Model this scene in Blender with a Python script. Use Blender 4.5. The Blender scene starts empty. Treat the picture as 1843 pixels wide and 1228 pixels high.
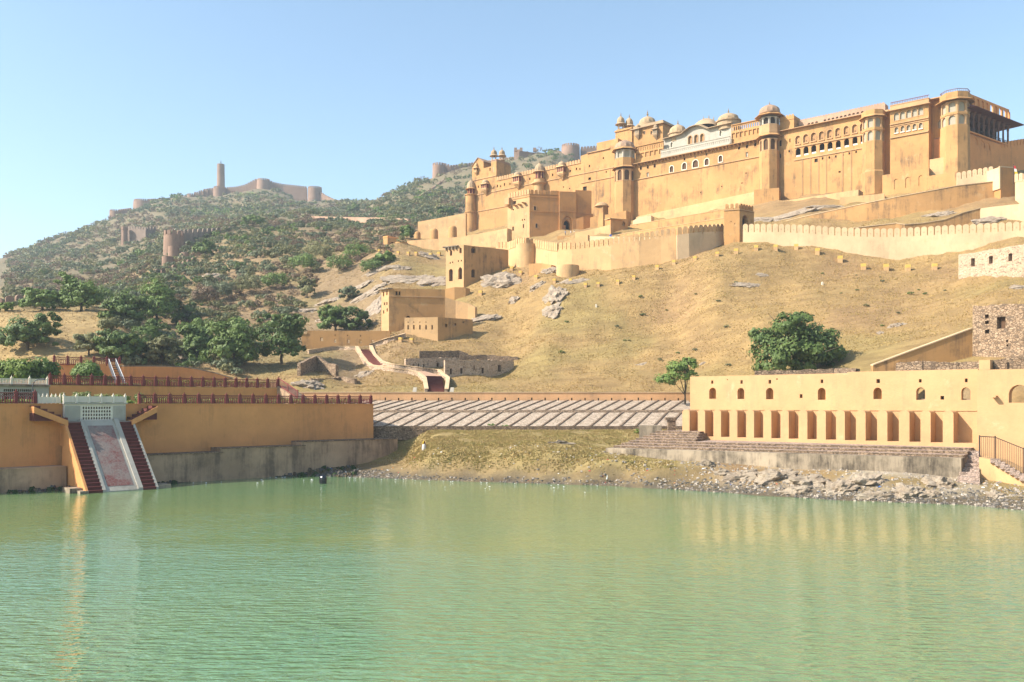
import bpy, bmesh, math, random
import numpy as np
from mathutils import Vector, noise
from mathutils.geometry import delaunay_2d_cdt
random.seed(7); RNG = np.random.default_rng(11)
R = math.radians; HAZE = .00019; ALB = .94
scene = bpy.context.scene
COL = scene.collection

# ---------------------------------------------------------------- camera, sky, sun, exposure
F, CX, HY, HC = 1600.0, 921.5, 728.0, 10.0
cam_d = bpy.data.cameras.new("camera"); cam = bpy.data.objects.new("camera", cam_d); COL.objects.link(cam)
cam.location = (0, 0, HC); cam.rotation_euler = (R(90), 0, 0)
cam_d.sensor_width = 36.0; cam_d.lens = 36.0 * F / 1843.0; cam_d.shift_y = (HY - 614.0) / 1843.0
cam_d.clip_start = 0.5; cam_d.clip_end = 20000
scene.camera = cam

SUN_EL = R(37); SUN_DIR = Vector((-0.967, -0.255, 0)).normalized()
world = bpy.data.worlds.new("World"); scene.world = world; world.use_nodes = True
wn = world.node_tree.nodes; wl = world.node_tree.links
sky = wn.new("ShaderNodeTexSky"); sky.sky_type = 'NISHITA'; sky.sun_disc = False
sky.sun_elevation = SUN_EL; sky.sun_rotation = math.atan2(SUN_DIR.x, SUN_DIR.y)
sky.altitude = 450; sky.air_density = 1.0; sky.dust_density = 2.0; sky.ozone_density = 0.4
bg = wn["Background"]; bg.inputs["Strength"].default_value = 0.13
tint = wn.new('ShaderNodeMix'); tint.data_type = 'RGBA'; tint.blend_type = 'MULTIPLY'; tint.inputs[0].default_value = 1.0; tint.inputs[7].default_value = (.93, 1.04, 1.03, 1)
wl.new(sky.outputs[0], tint.inputs[6]); wl.new(tint.outputs[2], bg.inputs[0])
sun_d = bpy.data.lights.new("sun", 'SUN'); sun = bpy.data.objects.new("sun", sun_d); COL.objects.link(sun)
sun_d.energy = 5.0; sun_d.angle = R(0.5); sun_d.color = (1.0, 0.94, 0.84)
sd = Vector((SUN_DIR.x * math.cos(SUN_EL), SUN_DIR.y * math.cos(SUN_EL), math.sin(SUN_EL)))
sun.rotation_euler = sd.to_track_quat('Z', 'Y').to_euler(); sun.location = (-300, -30, 300)
vs = scene.view_settings; vs.view_transform = 'Standard'; vs.look = 'None'; vs.exposure = 1.0; vs.gamma = 1.0
scene.cycles.use_denoising = True
scene.cycles.max_bounces = 6; scene.cycles.volume_bounces = 0; scene.cycles.transparent_max_bounces = 8
scene.cycles.sample_clamp_indirect = 8

# ---------------------------------------------------------------- helpers
WL = {}                                   # world location of every object's origin
def P(px, py, Y): return Vector(((px - CX) / F * Y, Y, HC + (HY - py) / F * Y))

def tag(o, label=None, cat=None, group=None, kind=None):
    if label: o["label"] = label
    if cat: o["category"] = cat
    if group: o["group"] = group
    if kind: o["kind"] = kind
    return o

def thing(name, label, cat, loc, group=None):
    o = bpy.data.objects.new(name, None); COL.objects.link(o)
    o.empty_display_size = 0.5
    o.location = loc; WL[o.name] = Vector(loc)
    return tag(o, label, cat, group)

class MB:
    def __init__(self): self.v = []; self.f = []; self.m = []; self.sm = False
    def add(self, vs, fs, mi=0):
        n = len(self.v); self.v += [tuple(x) for x in vs]
        for f in fs: self.f.append(tuple(i + n for i in f)); self.m.append(mi)
    def quad(self, a, b, c, d, mi=0): self.add([a, b, c, d], [(0, 1, 2, 3)], mi)
    def hexa(self, p, mi=0):              # p: 4 bottom (ccw) + 4 top
        self.add(p, [(3, 2, 1, 0), (4, 5, 6, 7), (0, 1, 5, 4), (1, 2, 6, 5), (2, 3, 7, 6), (3, 0, 4, 7)], mi)
    def box(self, fr, s0, s1, w0, w1, z0, z1, mi=0):
        self.hexa([fr.pt(s0, w1, z0), fr.pt(s1, w1, z0), fr.pt(s1, w0, z0), fr.pt(s0, w0, z0),
                   fr.pt(s0, w1, z1), fr.pt(s1, w1, z1), fr.pt(s1, w0, z1), fr.pt(s0, w0, z1)], mi)
    def lathe(self, cx, cy, prof, seg=16, rot=0.0, mi=0, caps=True):
        n = len(prof); vs = []
        for r, z in prof:
            for k in range(seg):
                a = rot + 2 * math.pi * k / seg
                vs.append((cx + r * math.cos(a), cy + r * math.sin(a), z))
        fs = []
        for i in range(n - 1):
            for k in range(seg):
                k2 = (k + 1) % seg
                fs.append((i * seg + k, i * seg + k2, (i + 1) * seg + k2, (i + 1) * seg + k))
        if caps:
            fs.append(tuple(range(seg))[::-1]); fs.append(tuple((n - 1) * seg + k for k in range(seg)))
        self.add(vs, fs, mi)
    def tube(self, pts, rad, seg=6, mi=0):
        pts = [Vector(p) for p in pts]; n = len(pts); vs = []
        for i, p in enumerate(pts):
            t = (pts[min(i + 1, n - 1)] - pts[max(i - 1, 0)]).normalized()
            a = t.orthogonal().normalized() if abs(t.z) < .95 else Vector((1, 0, 0)).cross(t).normalized()
            b = t.cross(a); r = rad[i] if isinstance(rad, (list, tuple)) else rad
            for k in range(seg):
                th = 2 * math.pi * k / seg
                vs.append(p + (a * math.cos(th) + b * math.sin(th)) * r)
        fs = [(i * seg + k, i * seg + (k + 1) % seg, (i + 1) * seg + (k + 1) % seg, (i + 1) * seg + k)
              for i in range(n - 1) for k in range(seg)]
        fs.append(tuple(range(seg))[::-1]); fs.append(tuple((n - 1) * seg + k for k in range(seg)))
        self.add(vs, fs, mi)
    def build(self, name, mat, parent=None, loc=None, label=None, smooth=None):
        org = Vector(loc) if loc is not None else (WL[parent.name].copy() if parent else Vector((0, 0, 0)))
        me = bpy.data.meshes.new(name)
        me.from_pydata([(x - org.x, y - org.y, z - org.z) for x, y, z in self.v], [], self.f)
        for m in (mat if isinstance(mat, (list, tuple)) else [mat]): me.materials.append(m)
        if max(self.m, default=0) > 0: me.polygons.foreach_set("material_index", self.m)
        me.update(); o = bpy.data.objects.new(name, me); COL.objects.link(o)
        if smooth or (smooth is None and self.sm):
            bm = bmesh.new(); bm.from_mesh(me); bmesh.ops.remove_doubles(bm, verts=bm.verts, dist=.001)
            for f in bm.faces: f.smooth = True
            for e in bm.edges:
                if len(e.link_faces) == 2 and e.calc_face_angle(0) > R(38): e.smooth = False
            bm.to_mesh(me); bm.free()
        if parent: o.parent = parent; o.location = org - WL[parent.name]
        else: o.location = org
        WL[o.name] = org
        if label: o["label"] = label
        return o

class Fr:                                  # vertical plane: s along, w outwards, z up
    def __init__(self, ox, oy, dx, dy):
        l = math.hypot(dx, dy); self.ox, self.oy, self.dx, self.dy = ox, oy, dx / l, dy / l
        self.nx, self.ny = self.dy, -self.dx
    def pt(self, s, w, z): return Vector((self.ox + self.dx * s + self.nx * w, self.oy + self.dy * s + self.ny * w, z))
    def s(self, px, w=0):
        k = (px - CX) / F; x, y = self.ox + self.nx * w, self.oy + self.ny * w
        return (k * y - x) / (self.dx - k * self.dy)
    def Y(self, px, w=0): return self.oy + self.ny * w + self.dy * self.s(px, w)
    def z(self, px, py, w=0): return HC + (HY - py) / F * self.Y(px, w)
    def sz(self, px, py, w=0): return (self.s(px, w), self.z(px, py, w))

def arch(c, zb, w, h, n=7, point=0.0):
    r = w / 2; zs = zb + h - r * (1 + point)
    pts = [(c - r, zb), (c + r, zb)]
    for i in range(n + 1):
        a = math.pi * i / n
        pts.append((c + r * math.cos(a), zs + r * math.sin(a) * (1 + point * (1 - abs(math.cos(a))))))
    return pts
def rect(c, zb, w, h): return [(c - w / 2, zb), (c + w / 2, zb), (c + w / 2, zb + h), (c - w / 2, zb + h)]
def wpoly(fr, w, cx, cy, wp, hp, kind='a'):
    s0, s1 = fr.s(cx - wp / 2, w), fr.s(cx + wp / 2, w); Y = fr.Y(cx, w)
    zb = HC + (HY - (cy + hp / 2)) / F * Y; h = hp * Y / F; c = (s0 + s1) / 2
    if kind == 'r': return rect(c, zb, s1 - s0, h)
    return arch(c, zb, s1 - s0, h, point=.35 if kind == 'p' else 0.0)

def panel(mb, fr, w, outer, holes=(), wins=(), depth=.5, back=True, thick=0.0, mi=0, mid=None):
    """front face with real holes; holes get their own back, wins are left open for a part behind"""
    hs = list(holes) + list(wins)
    rings = [list(outer)] + [list(h) for h in hs]
    vv, ed = [], []
    for r in rings:
        n0 = len(vv); vv += [Vector(p) for p in r]; ed += [(n0 + i, n0 + (i + 1) % len(r)) for i in range(len(r))]
    flat, _, tris, *_r = delaunay_2d_cdt(vv, ed, [], 0, 1e-5)
    def inside(px_, py_, poly):
        c = False; j = len(poly) - 1
        for i in range(len(poly)):
            (xi, yi), (xj, yj) = poly[i], poly[j]
            if (yi > py_) != (yj > py_) and px_ < (xj - xi) * (py_ - yi) / (yj - yi) + xi: c = not c
            j = i
        return c
    fs = []
    for t in tris:
        a, b, c = (flat[i] for i in t)
        cr = (b.x - a.x) * (c.y - a.y) - (b.y - a.y) * (c.x - a.x)
        if abs(cr) < 1e-9: continue
        mx, my = (a.x + b.x + c.x) / 3, (a.y + b.y + c.y) / 3
        if not inside(mx, my, rings[0]) or any(inside(mx, my, r) for r in rings[1:]): continue
        fs.append(tuple(t) if cr > 0 else tuple(reversed(t)))
    mb.add([fr.pt(p.x, w, p.y) for p in flat], fs, mi)
    for k, h in enumerate(hs):
        n = len(h); isw = k >= len(holes); m = mi
        A = [fr.pt(a, w, b) for a, b in h]; B = [fr.pt(a, w - depth, b) for a, b in h]
        mb.add(A + B, [(i, (i + 1) % n, n + (i + 1) % n, n + i) for i in range(n)], m)
        if back and not isw: mb.add(B, [tuple(range(n))], m if mid is None else mid)
    if thick:
        n = len(outer); A = [fr.pt(a, w, b) for a, b in outer]; B = [fr.pt(a, w - thick, b) for a, b in outer]
        mb.add(A + B, [(n + i, n + (i + 1) % n, (i + 1) % n, i) for i in range(n)], mi)

def pane_part(fr, w, poly, parent, mat, depth=.5, name='window', frame=None, fw=.14, proud=.07, sill=None, label=None):
    mb = MB(); n = len(poly)
    mb.add([fr.pt(a, w - depth + .01, b) for a, b in poly], [tuple(range(n))])
    o = mb.build(name, mat, parent, label=label)
    if frame:
        c = (sum(a for a, b in poly) / n, sum(b for a, b in poly) / n); m2 = MB()
        ss = [a for a, b in poly]; zz = [b for a, b in poly]; hw, hh = (max(ss) - min(ss)) / 2, (max(zz) - min(zz)) / 2
        cs, cz = min(ss) + hw, min(zz) + hh
        out = [(cs + (a - cs) * (1 + fw / hw), cz + (b - cz) * (1 + fw / hh)) for a, b in poly]
        I = [fr.pt(a, w + proud, b) for a, b in poly]; O = [fr.pt(a, w + proud, b) for a, b in out]
        I0 = [fr.pt(a, w - .1, b) for a, b in poly]; O0 = [fr.pt(a, w - .02, b) for a, b in out]
        fs = []
        for i in range(n):
            j = (i + 1) % n
            fs += [(i, j, n + j, n + i), (2 * n + j, 2 * n + i, i, j), (n + i, n + j, 3 * n + j, 3 * n + i)]
        m2.add(I + O + I0 + O0, fs); m2.build('frame', frame, o)
    if sill:
        ss = [a for a, b in poly]; zb = min(b for a, b in poly)
        m3 = MB(); m3.box(fr, min(ss) - .12, max(ss) + .12, w - .1, w + .25, zb - .22, zb + .05); m3.build('sill', sill, o)
    return o

def dome_prof(r, h, z, n=8, bulge=0.06):
    p = []
    for i in range(n + 1):
        a = math.pi / 2 * i / n
        p.append((max(r * math.cos(a) * (1 + bulge * math.sin(2 * a)), .02), z + h * math.sin(a)))
    return p
def finial(mb, x, y, z, h, seg=8):
    mb.lathe(x, y, [(h * .16, z - h * .08), (h * .2, z), (h * .07, z + h * .14), (h * .15, z + h * .3), (h * .05, z + h * .45),
                    (h * .1, z + h * .55), (h * .03, z + h * .7), (.015, z + h)], seg)
def add_dome(parent, x, y, z, r, h, mat, fmat, fin=1.2, seg=20, ring=True, name='dome'):
    mb = MB(); mb.sm = True
    if ring: mb.lathe(x, y, [(r * 1.06, z - r * .12), (r * 1.08, z - r * .02), (r * 1.0, z)], seg)
    # lobed ribs
    pr = dome_prof(r, h, z); vs = []; n = len(pr)
    for i, (rr, zz) in enumerate(pr):
        for k in range(seg):
            a = 2 * math.pi * k / seg; q = rr * (1 + .035 * math.cos(a * seg / 2))
            vs.append((x + q * math.cos(a), y + q * math.sin(a), zz))
    fs = [(i * seg + k, i * seg + (k + 1) % seg, (i + 1) * seg + (k + 1) % seg, (i + 1) * seg + k) for i in range(n - 1) for k in range(seg)]
    fs.append(tuple((n - 1) * seg + k for k in range(seg)))
    mb.add(vs, fs)
    mb.lathe(x, y, [(r * .34, z + h * .93), (r * .3, z + h * 1.0), (r * .1, z + h * 1.06)], 10)
    o = mb.build(name, mat, parent)
    if fin:
        m2 = MB(); finial(m2, x, y, z + h * 1.03, fin); m2.build('finial', fmat, o, smooth=True)
    return o

# ---------------------------------------------------------------- materials
class NT:
    def __init__(self, name):
        self.mat = bpy.data.materials.new(name); self.mat.use_nodes = True
        self.t = self.mat.node_tree; self.n = self.t.nodes; self.l = self.t.links
        self.b = self.n["Principled BSDF"]; self.b.inputs["Roughness"].default_value = .9
        self.b.inputs["Specular IOR Level"].default_value = .2
        self.pos = self.n.new("ShaderNodeNewGeometry").outputs["Position"]
    def map(self, scale, rot=0.0, src=None):
        m = self.n.new("ShaderNodeMapping"); m.inputs["Scale"].default_value = scale; m.inputs["Rotation"].default_value = (0, 0, rot)
        self.l.new(src or self.pos, m.inputs["Vector"]); return m.outputs[0]
    def noise(self, scale, detail=4, rough=.6, vec=None):
        m = self.n.new("ShaderNodeTexNoise"); m.inputs["Scale"].default_value = scale; m.inputs["Detail"].default_value = detail
        m.inputs["Roughness"].default_value = rough; self.l.new(vec or self.pos, m.inputs["Vector"]); return m.outputs["Fac"]
    def vor(self, scale, feature='F1', vec=None, out="Distance"):
        m = self.n.new("ShaderNodeTexVoronoi"); m.feature = feature; m.inputs["Scale"].default_value = scale
        self.l.new(vec or self.pos, m.inputs["Vector"]); return m.outputs[out]
    def ramp(self, fac, a, b, lo=0.0, hi=1.0):
        m = self.n.new("ShaderNodeMapRange"); m.inputs[1].default_value = a; m.inputs[2].default_value = b
        m.inputs[3].default_value = lo; m.inputs[4].default_value = hi; self.l.new(fac, m.inputs[0]); return m.outputs[0]
    def mix(self, fac, a, b, mode='MIX'):
        m = self.n.new("ShaderNodeMix"); m.data_type = 'RGBA'; m.blend_type = mode
        for sock, v in ((0, fac), (6, a), (7, b)):
            if hasattr(v, "is_output"): self.l.new(v, m.inputs[sock])
            elif sock == 0: m.inputs[0].default_value = v
            else: m.inputs[sock].default_value = (*v, 1)
        return m.outputs[2]
    def math(self, op, a, b=0.0):
        m = self.n.new("ShaderNodeMath"); m.operation = op
        for i, v in enumerate((a, b)):
            if hasattr(v, "is_output"): self.l.new(v, m.inputs[i])
            else: m.inputs[i].default_value = v
        return m.outputs[0]
    def color(self, c): self.l.new(c, self.b.inputs["Base Color"])
    def bump(self, h, strength=.4, dist=.1):
        m = self.n.new("ShaderNodeBump"); m.inputs["Strength"].default_value = strength; m.inputs["Distance"].default_value = dist
        self.l.new(h, m.inputs["Height"]); self.l.new(m.outputs[0], self.b.inputs["Normal"])

def plaster(name, c, var=.22, stain=.5, sc=(.16, .12, .09), patch=None, big=.12, bumps=.25, st_lo=.51):
    c = tuple(x * ALB for x in c); sc = tuple(x * ALB for x in sc); patch = patch and tuple(x * ALB for x in patch)
    t = NT(name); lo = tuple(x * (1 - var) for x in c); hi = tuple(min(1, x * (1 + var * .6)) for x in c)
    col = t.mix(t.ramp(t.noise(big, 5, .65), .3, .7), lo, hi)
    if patch: col = t.mix(t.ramp(t.noise(.33, 6, .7), .6, .68, 0, .6), col, patch)
    col = t.mix(t.ramp(t.noise(1.3, 5, .7), .35, .75, 0, .25), col, tuple(x * .8 for x in c))
    st = t.math('ADD', t.math('MULTIPLY', t.noise(1.0, 6, .75, t.map((.8, .8, .09))), .5), t.math('MULTIPLY', t.noise(.22, 6, .7), .5))
    col = t.mix(t.ramp(st, st_lo, st_lo + .13, 0, stain), col, sc)
    sp = t.noise(2.2, 6, .8)
    col = t.mix(t.ramp(sp, .66, .78, 0, stain * .8), col, tuple(x * .7 for x in sc))
    t.color(col); t.bump(t.noise(3.0, 5, .7), bumps, .12); return t.mat

def rubble(name, c1, c2, mortar, scale=2.2, zs=1.6, dark=(.05, .04, .035)):
    t = NT(name); vec = t.map((1, 1, zs))
    cell = t.vor(scale, out="Color", vec=vec); e = t.vor(scale, 'DISTANCE_TO_EDGE', vec=vec)
    sep = t.n.new("ShaderNodeSeparateColor"); t.l.new(cell, sep.inputs[0])
    col = t.mix(sep.outputs[0], c1, c2)
    col = t.mix(t.ramp(sep.outputs[1], .78, .9, 0, .6), col, dark)
    col = t.mix(t.ramp(e, .02, .09, 1, 0), col, mortar)
    col = t.mix(t.ramp(t.noise(.6, 5, .7), .45, .75, 0, .5), col, tuple(x * .6 for x in c1))
    t.color(col); t.bump(t.ramp(e, 0, .12), .7, .15); return t.mat

def flat(name, c, rough=.85, var=.2, scale=2.0, spec=.2, metal=0):
    t = NT(name); t.b.inputs["Roughness"].default_value = rough; t.b.inputs["Specular IOR Level"].default_value = spec
    t.b.inputs["Metallic"].default_value = metal
    t.color(t.mix(t.noise(scale, 4), tuple(x * (1 - var) for x in c), tuple(min(1, x * (1 + var)) for x in c))); return t.mat

M = {}
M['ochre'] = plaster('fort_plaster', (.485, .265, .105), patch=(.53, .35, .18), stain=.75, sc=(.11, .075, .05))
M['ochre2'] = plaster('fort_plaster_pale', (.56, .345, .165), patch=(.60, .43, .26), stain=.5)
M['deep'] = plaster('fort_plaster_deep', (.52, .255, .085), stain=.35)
M['gate'] = plaster('shade_tone_plaster', (.48, .235, .085), stain=.5)  # deeper ochre for faces turned from the sun: shade put into the colour
M['band'] = plaster('cornice_plaster', (.50, .30, .15), stain=.3)
M['cream'] = plaster('lakeside_plaster', (.53, .315, .155), var=.13, stain=.22, patch=(.60, .42, .24), big=.2, bumps=.35)
M['pale'] = plaster('rampart_limewash', (.63, .44, .26), stain=.25, patch=(.66, .38, .2))
M['garden'] = plaster('garden_plaster', (.70, .305, .11), var=.18, stain=.32, sc=(.1, .06, .04))
M['brickw'] = plaster('lower_wall_plaster', (.70, .385, .19), stain=.3)
M['red'] = flat('red_sandstone', (.19, .048, .042), var=.3)
M['stained'] = plaster('stained_drain_plaster', (.40, .235, .11), stain=1.0, sc=(.09, .06, .04))
M['pillar'] = flat('dark_pillar_stone', (.17, .085, .065), var=.35)
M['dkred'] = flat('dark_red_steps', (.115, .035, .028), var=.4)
M['pinkw'] = plaster('pink_sandstone', (.46, .285, .19), stain=.45)
M['white'] = plaster('white_marble', (.78, .68, .55), var=.08, stain=.3, sc=(.35, .28, .2))
M['greyw'] = plaster('weathered_marble', (.43, .385, .315), var=.15, stain=.55, sc=(.22, .18, .14))
M['lattice'] = flat('stone_lattice', (.33, .29, .22), var=.35, scale=9)
M['blind'] = plaster('brick_infill', (.40, .22, .10), stain=.4)
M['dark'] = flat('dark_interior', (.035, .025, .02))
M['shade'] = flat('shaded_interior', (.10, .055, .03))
M['maroon'] = flat('maroon_lattice', (.16, .045, .04), var=.5, scale=12)
M['dome'] = plaster('dome_plaster', (.43, .30, .18), stain=.5, sc=(.2, .14, .1))
M['domed'] = plaster('stained_dome', (.40, .26, .17), stain=.75, sc=(.12, .08, .07))
M['brass'] = flat('finial_metal', (.25, .16, .08), rough=.5)
M['far'] = plaster('hill_fort_stone', (.30, .19, .135), var=.3, stain=.6, sc=(.12, .08, .06), big=.04)
M['conc'] = plaster('weathered_concrete', (.36, .285, .20), var=.35, stain=.95, sc=(.07, .055, .04), st_lo=.45)
M['plinth'] = plaster('plinth_concrete', (.46, .30, .185), var=.4, stain=.75, sc=(.10, .07, .05), st_lo=.47)
M['ghat'] = rubble('ghat_stone', (.40, .28, .22), (.50, .38, .31), (.30, .22, .16), 3.4, 2.0)
M['rubpink'] = rubble('pink_rubble', (.50, .335, .22), (.62, .46, .33), (.42, .30, .19), 2.8)
M['rubgrey'] = rubble('grey_rubble', (.29, .19, .115), (.41, .29, .19), (.17, .11, .07), 2.3)
M['rubdark'] = rubble('dark_rubble', (.21, .14, .09), (.33, .23, .15), (.11, .075, .05), 2.8)
M['cobble'] = rubble('pale_cobble', (.46, .345, .25), (.60, .475, .36), (.30, .22, .155), 3.2, 1.0, (.18, .14, .10))
M['ramp'] = None
def ramp_mat():
    t = NT('worn_brick_ramp'); 
    col = t.mix(t.ramp(t.noise(.45, 5, .7), .40, .58), (.19, .07, .06), (.23, .175, .15))
    e = t.vor(2.2, 'DISTANCE_TO_EDGE'); col = t.mix(t.ramp(e, .02, .08, .55, 0), col, (.26, .205, .175))
    t.color(t.mix(t.ramp(t.noise(.8, 5, .7), .6, .75, 0, .6), col, (.12, .10, .08))); t.bump(e, .5, .05); return t.mat
M['ramp'] = ramp_mat()
M['yellow'] = flat('yellow_paint', (.55, .36, .09))
M['metal'] = flat('dark_iron', (.05, .03, .025), rough=.6)
M['slate'] = flat('slate_rail', (.08, .085, .10), rough=.5)
M['steel'] = flat('pale_rail', (.55, .55, .55), rough=.4)
M['black'] = flat('black_plastic', (.012, .012, .016), rough=.25, spec=.5)
def rock_mat(name, c1, c2):
    t = NT(name); vec = t.map((1, 1, 2.2), .5)
    col = t.mix(t.ramp(t.noise(.5, 8, .75, vec), .35, .65), c1, c2)
    col = t.mix(t.ramp(t.noise(1.8, 6, .75, vec), .55, .7, 0, .7), col, tuple(x * .42 for x in c1))
    t.color(col); t.bump(t.noise(1.4, 8, .75, vec), 1.0, .5); return t.mat
M['rock'] = rock_mat('pale_rock', (.26, .19, .135), (.45, .355, .26))
M['rockw'] = rock_mat('chalky_rock', (.30, .22, .15), (.48, .39, .29))
# ---------------------------------------------------------------- terrain
def pchip_slopes(x, y):
    h = np.diff(x); d = np.diff(y) / h; m = np.zeros_like(y)
    for i in range(1, len(x) - 1):
        if d[i - 1] * d[i] > 0:
            w1, w2 = 2 * h[i] + h[i - 1], h[i] + 2 * h[i - 1]
            m[i] = (w1 + w2) / (w1 / d[i - 1] + w2 / d[i])
    m[0] = d[0]; m[-1] = d[-1]; return m
def pchip(x, y, q):
    x = np.asarray(x, float); y = np.asarray(y, float); m = pchip_slopes(x, y)
    q = np.clip(q, x[0], x[-1]); i = np.clip(np.searchsorted(x, q) - 1, 0, len(x) - 2)
    h = x[i + 1] - x[i]; t = (q - x[i]) / h
    return ((2 * t**3 - 3 * t**2 + 1) * y[i] + (t**3 - 2 * t**2 + t) * h * m[i] + (-2 * t**3 + 3 * t**2) * y[i + 1] + (t**3 - t**2) * h * m[i + 1])
SHORE = [(-900, 92), (0, 100), (120, 103.5), (280, 110.5), (420, 121), (560, 124.5), (700, 120), (900, 114), (1100, 109.6), (1300, 101), (1500, 93), (1720, 89), (1843, 84), (2700, 60)]
def shoreY(px): return np.interp(px, [a for a, b in SHORE], [b for a, b in SHORE])
COLS = {   # px : (distance, image row of the ground there) beyond the water's edge
 -300: [(112, 790), (125, 770), (165, 715), (180, 690), (220, 600), (300, 575), (450, 545), (900, 520), (1300, 540)],
 0:   [(112, 800), (125, 775), (165, 700), (178, 650), (212, 564), (228, 558), (300, 548), (450, 515), (650, 490), (900, 468), (1300, 500)],
 100: [(113, 800), (128, 775), (165, 695), (177, 645), (210, 562), (226, 556), (300, 545), (450, 505), (650, 470), (950, 433), (1300, 480)],
 200: [(117, 800), (132, 775), (165, 690), (176, 655), (206, 573), (222, 562), (300, 540), (450, 495), (650, 448), (1000, 400), (1300, 450)],
 300: [(122, 800), (138, 775), (165, 690), (180, 660), (205, 622), (260, 560), (340, 497), (450, 455), (650, 418), (1050, 362), (1300, 420)],
 400: [(127, 800), (144, 760), (165, 692), (190, 652), (250, 572), (330, 498), (430, 430), (550, 408), (800, 388), (1080, 349), (1300, 400)],
 470: [(130, 800), (148, 760), (165, 693), (188, 655), (245, 575), (310, 500), (400, 430), (520, 402), (760, 384), (1080, 343), (1300, 400)],
 550: [(133, 800), (150, 755), (165, 694), (185, 657), (232, 592), (285, 520), (360, 452), (450, 412), (560, 392), (800, 380), (1080, 363), (1300, 420)],
 640: [(131, 838), (142, 765), (158, 712), (166, 698), (182, 680), (200, 632), (230, 582), (272, 512), (350, 442), (450, 410), (560, 399), (900, 374), (1000, 366), (1300, 440)],
 720: [(123, 846), (132, 836), (137.5, 800), (142, 768), (157, 712), (163, 703), (172, 690), (186, 645), (210, 592), (236, 540), (268, 482), (300, 447), (360, 427), (450, 402), (600, 372), (820, 345), (1200, 420)],
 790: [(121, 817), (138, 770), (157, 712), (163, 704), (175, 685), (192, 634), (215, 586), (240, 537), (265, 492), (300, 457), (330, 442), (450, 400), (650, 347), (790, 318), (1200, 420)],
 900: [(119, 815), (138, 770), (157, 712), (163, 704), (178, 680), (192, 642), (212, 590), (232, 530), (248, 492), (270, 470), (300, 445), (345, 412), (450, 385), (650, 330), (800, 293), (1200, 420)],
 1000: [(117, 812), (138, 770), (157, 712), (162, 704), (180, 650), (205, 570), (222, 505), (236, 484), (280, 440), (330, 405), (400, 385), (600, 320), (780, 277), (1200, 420)],
 1100: [(112, 828), (121, 817), (130, 796), (138, 772), (157, 712), (162, 704), (178, 650), (200, 578), (216, 506), (232, 482), (270, 430), (315, 400), (350, 390), (500, 370), (700, 360), (1200, 480)],
 1200: [(109, 834), (116, 829), (128, 800), (137, 774), (157, 712), (162, 702), (175, 653), (198, 575), (213, 492), (222, 474), (240, 458), (270, 425), (300, 395), (330, 380), (600, 420), (1200, 560)],
 1300: [(108, 842), (117, 825), (137, 775), (150, 712), (158, 690), (170, 630), (195, 524), (212, 454), (235, 432), (260, 402), (290, 378), (320, 365), (600, 460), (1200, 600)],
 1450: [(100, 860), (110, 838), (125, 790), (136, 712), (150, 660), (177, 564), (203, 494), (215, 443), (228, 424), (245, 387), (275, 352), (300, 348), (600, 500), (1200, 600)],
 1600: [(95, 868), (104, 843), (118, 790), (126, 705), (140, 648), (167, 574), (192, 513), (208, 472), (212, 456), (226, 410), (245, 366), (262, 345), (290, 338), (600, 520), (1200, 620)],
 1720: [(92, 880), (98, 860), (112, 800), (118, 695), (132, 648), (152, 584), (180, 514), (202, 465), (207, 440), (217, 400), (235, 358), (250, 324), (280, 312), (600, 540), (1200, 640)],
 1843: [(88, 893), (94, 875), (106, 810), (111, 695), (127, 645), (150, 560), (170, 503), (188, 458), (200, 420), (215, 388), (230, 350), (250, 315), (290, 305), (600, 560), (1200, 640)],
 2300: [(70, 910), (80, 870), (95, 800), (103, 700), (120, 640), (150, 555), (170, 500), (188, 455), (200, 418), (215, 385), (230, 350), (250, 320), (290, 310), (600, 560), (1200, 640)],
}
NR, UMIN, UMAX = 300, math.log(7.0), math.log(1700.0)
US = np.linspace(UMIN, UMAX, NR); YS = np.exp(US)
ckeys = sorted(COLS); prof = []
for k in ckeys:
    ys = float(shoreY(k)); L = [(6.5, -2.2), (40, -2.2), (ys - 12, -1.6), (ys - 3, -.5)]
    pts = [(y, HY - (z - HC) * F / y) for y, z in L] + [(ys, HY + HC * F / ys)] + COLS[k]
    pts.append((1750, 640 if k > 1050 else pts[-1][1] + 120))
    prof.append(pchip([math.log(a) for a, b in pts], [b for a, b in pts], US))
prof = np.array(prof)
PXS = np.arange(-780, 2640, 11.0); NC = len(PXS)
PY = np.zeros((NC, NR))
kk = [-900] + ckeys + [2800]
for j in range(NR):
    PY[:, j] = pchip(kk, [prof[0, j]] + list(prof[:, j]) + [prof[-1, j]], PXS)
XX = (PXS[:, None] - CX) / F * YS[None, :]; YY = np.repeat(YS[None, :], NC, 0)
ZZ = HC + (HY - PY) / F * YS[None, :]
# natural roughness of the ground, stronger far off on the scrub hills
fz = np.zeros_like(ZZ); fb = np.zeros_like(ZZ)
for i in range(NC):
    for j in range(NR):
        Y = YS[j]
        if Y < 60: continue
        x = XX[i, j]
        k = .035 if Y > 380 else .09
        fz[i, j] = noise.fractal((x * k, Y * k, 3.7), .8, 2.1, 4)
        fb[i, j] = noise.fractal((x * .03 + 9, Y * .03, 1.1), .8, 2.1, 3)
amp = np.interp(YS, [60, 100, 150, 170, 260, 420, 800, 1700], [.05, .16, .3, 1.0, 1.5, 2.4, 4.5, 9])
ampm = np.where((PXS[:, None] > 1240) & (YY < 125), .45, 1.0)
land = np.clip((YY - shoreY(PXS)[:, None]) / 8, 0, 1)
hardp = 1 - np.exp(-((YY - 148) / 14) ** 2) * ((PXS[:, None] > 600) & (PXS[:, None] < 1260)) * .9
ZZ = ZZ + fz * amp[None, :] * ampm * land * hardp
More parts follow.
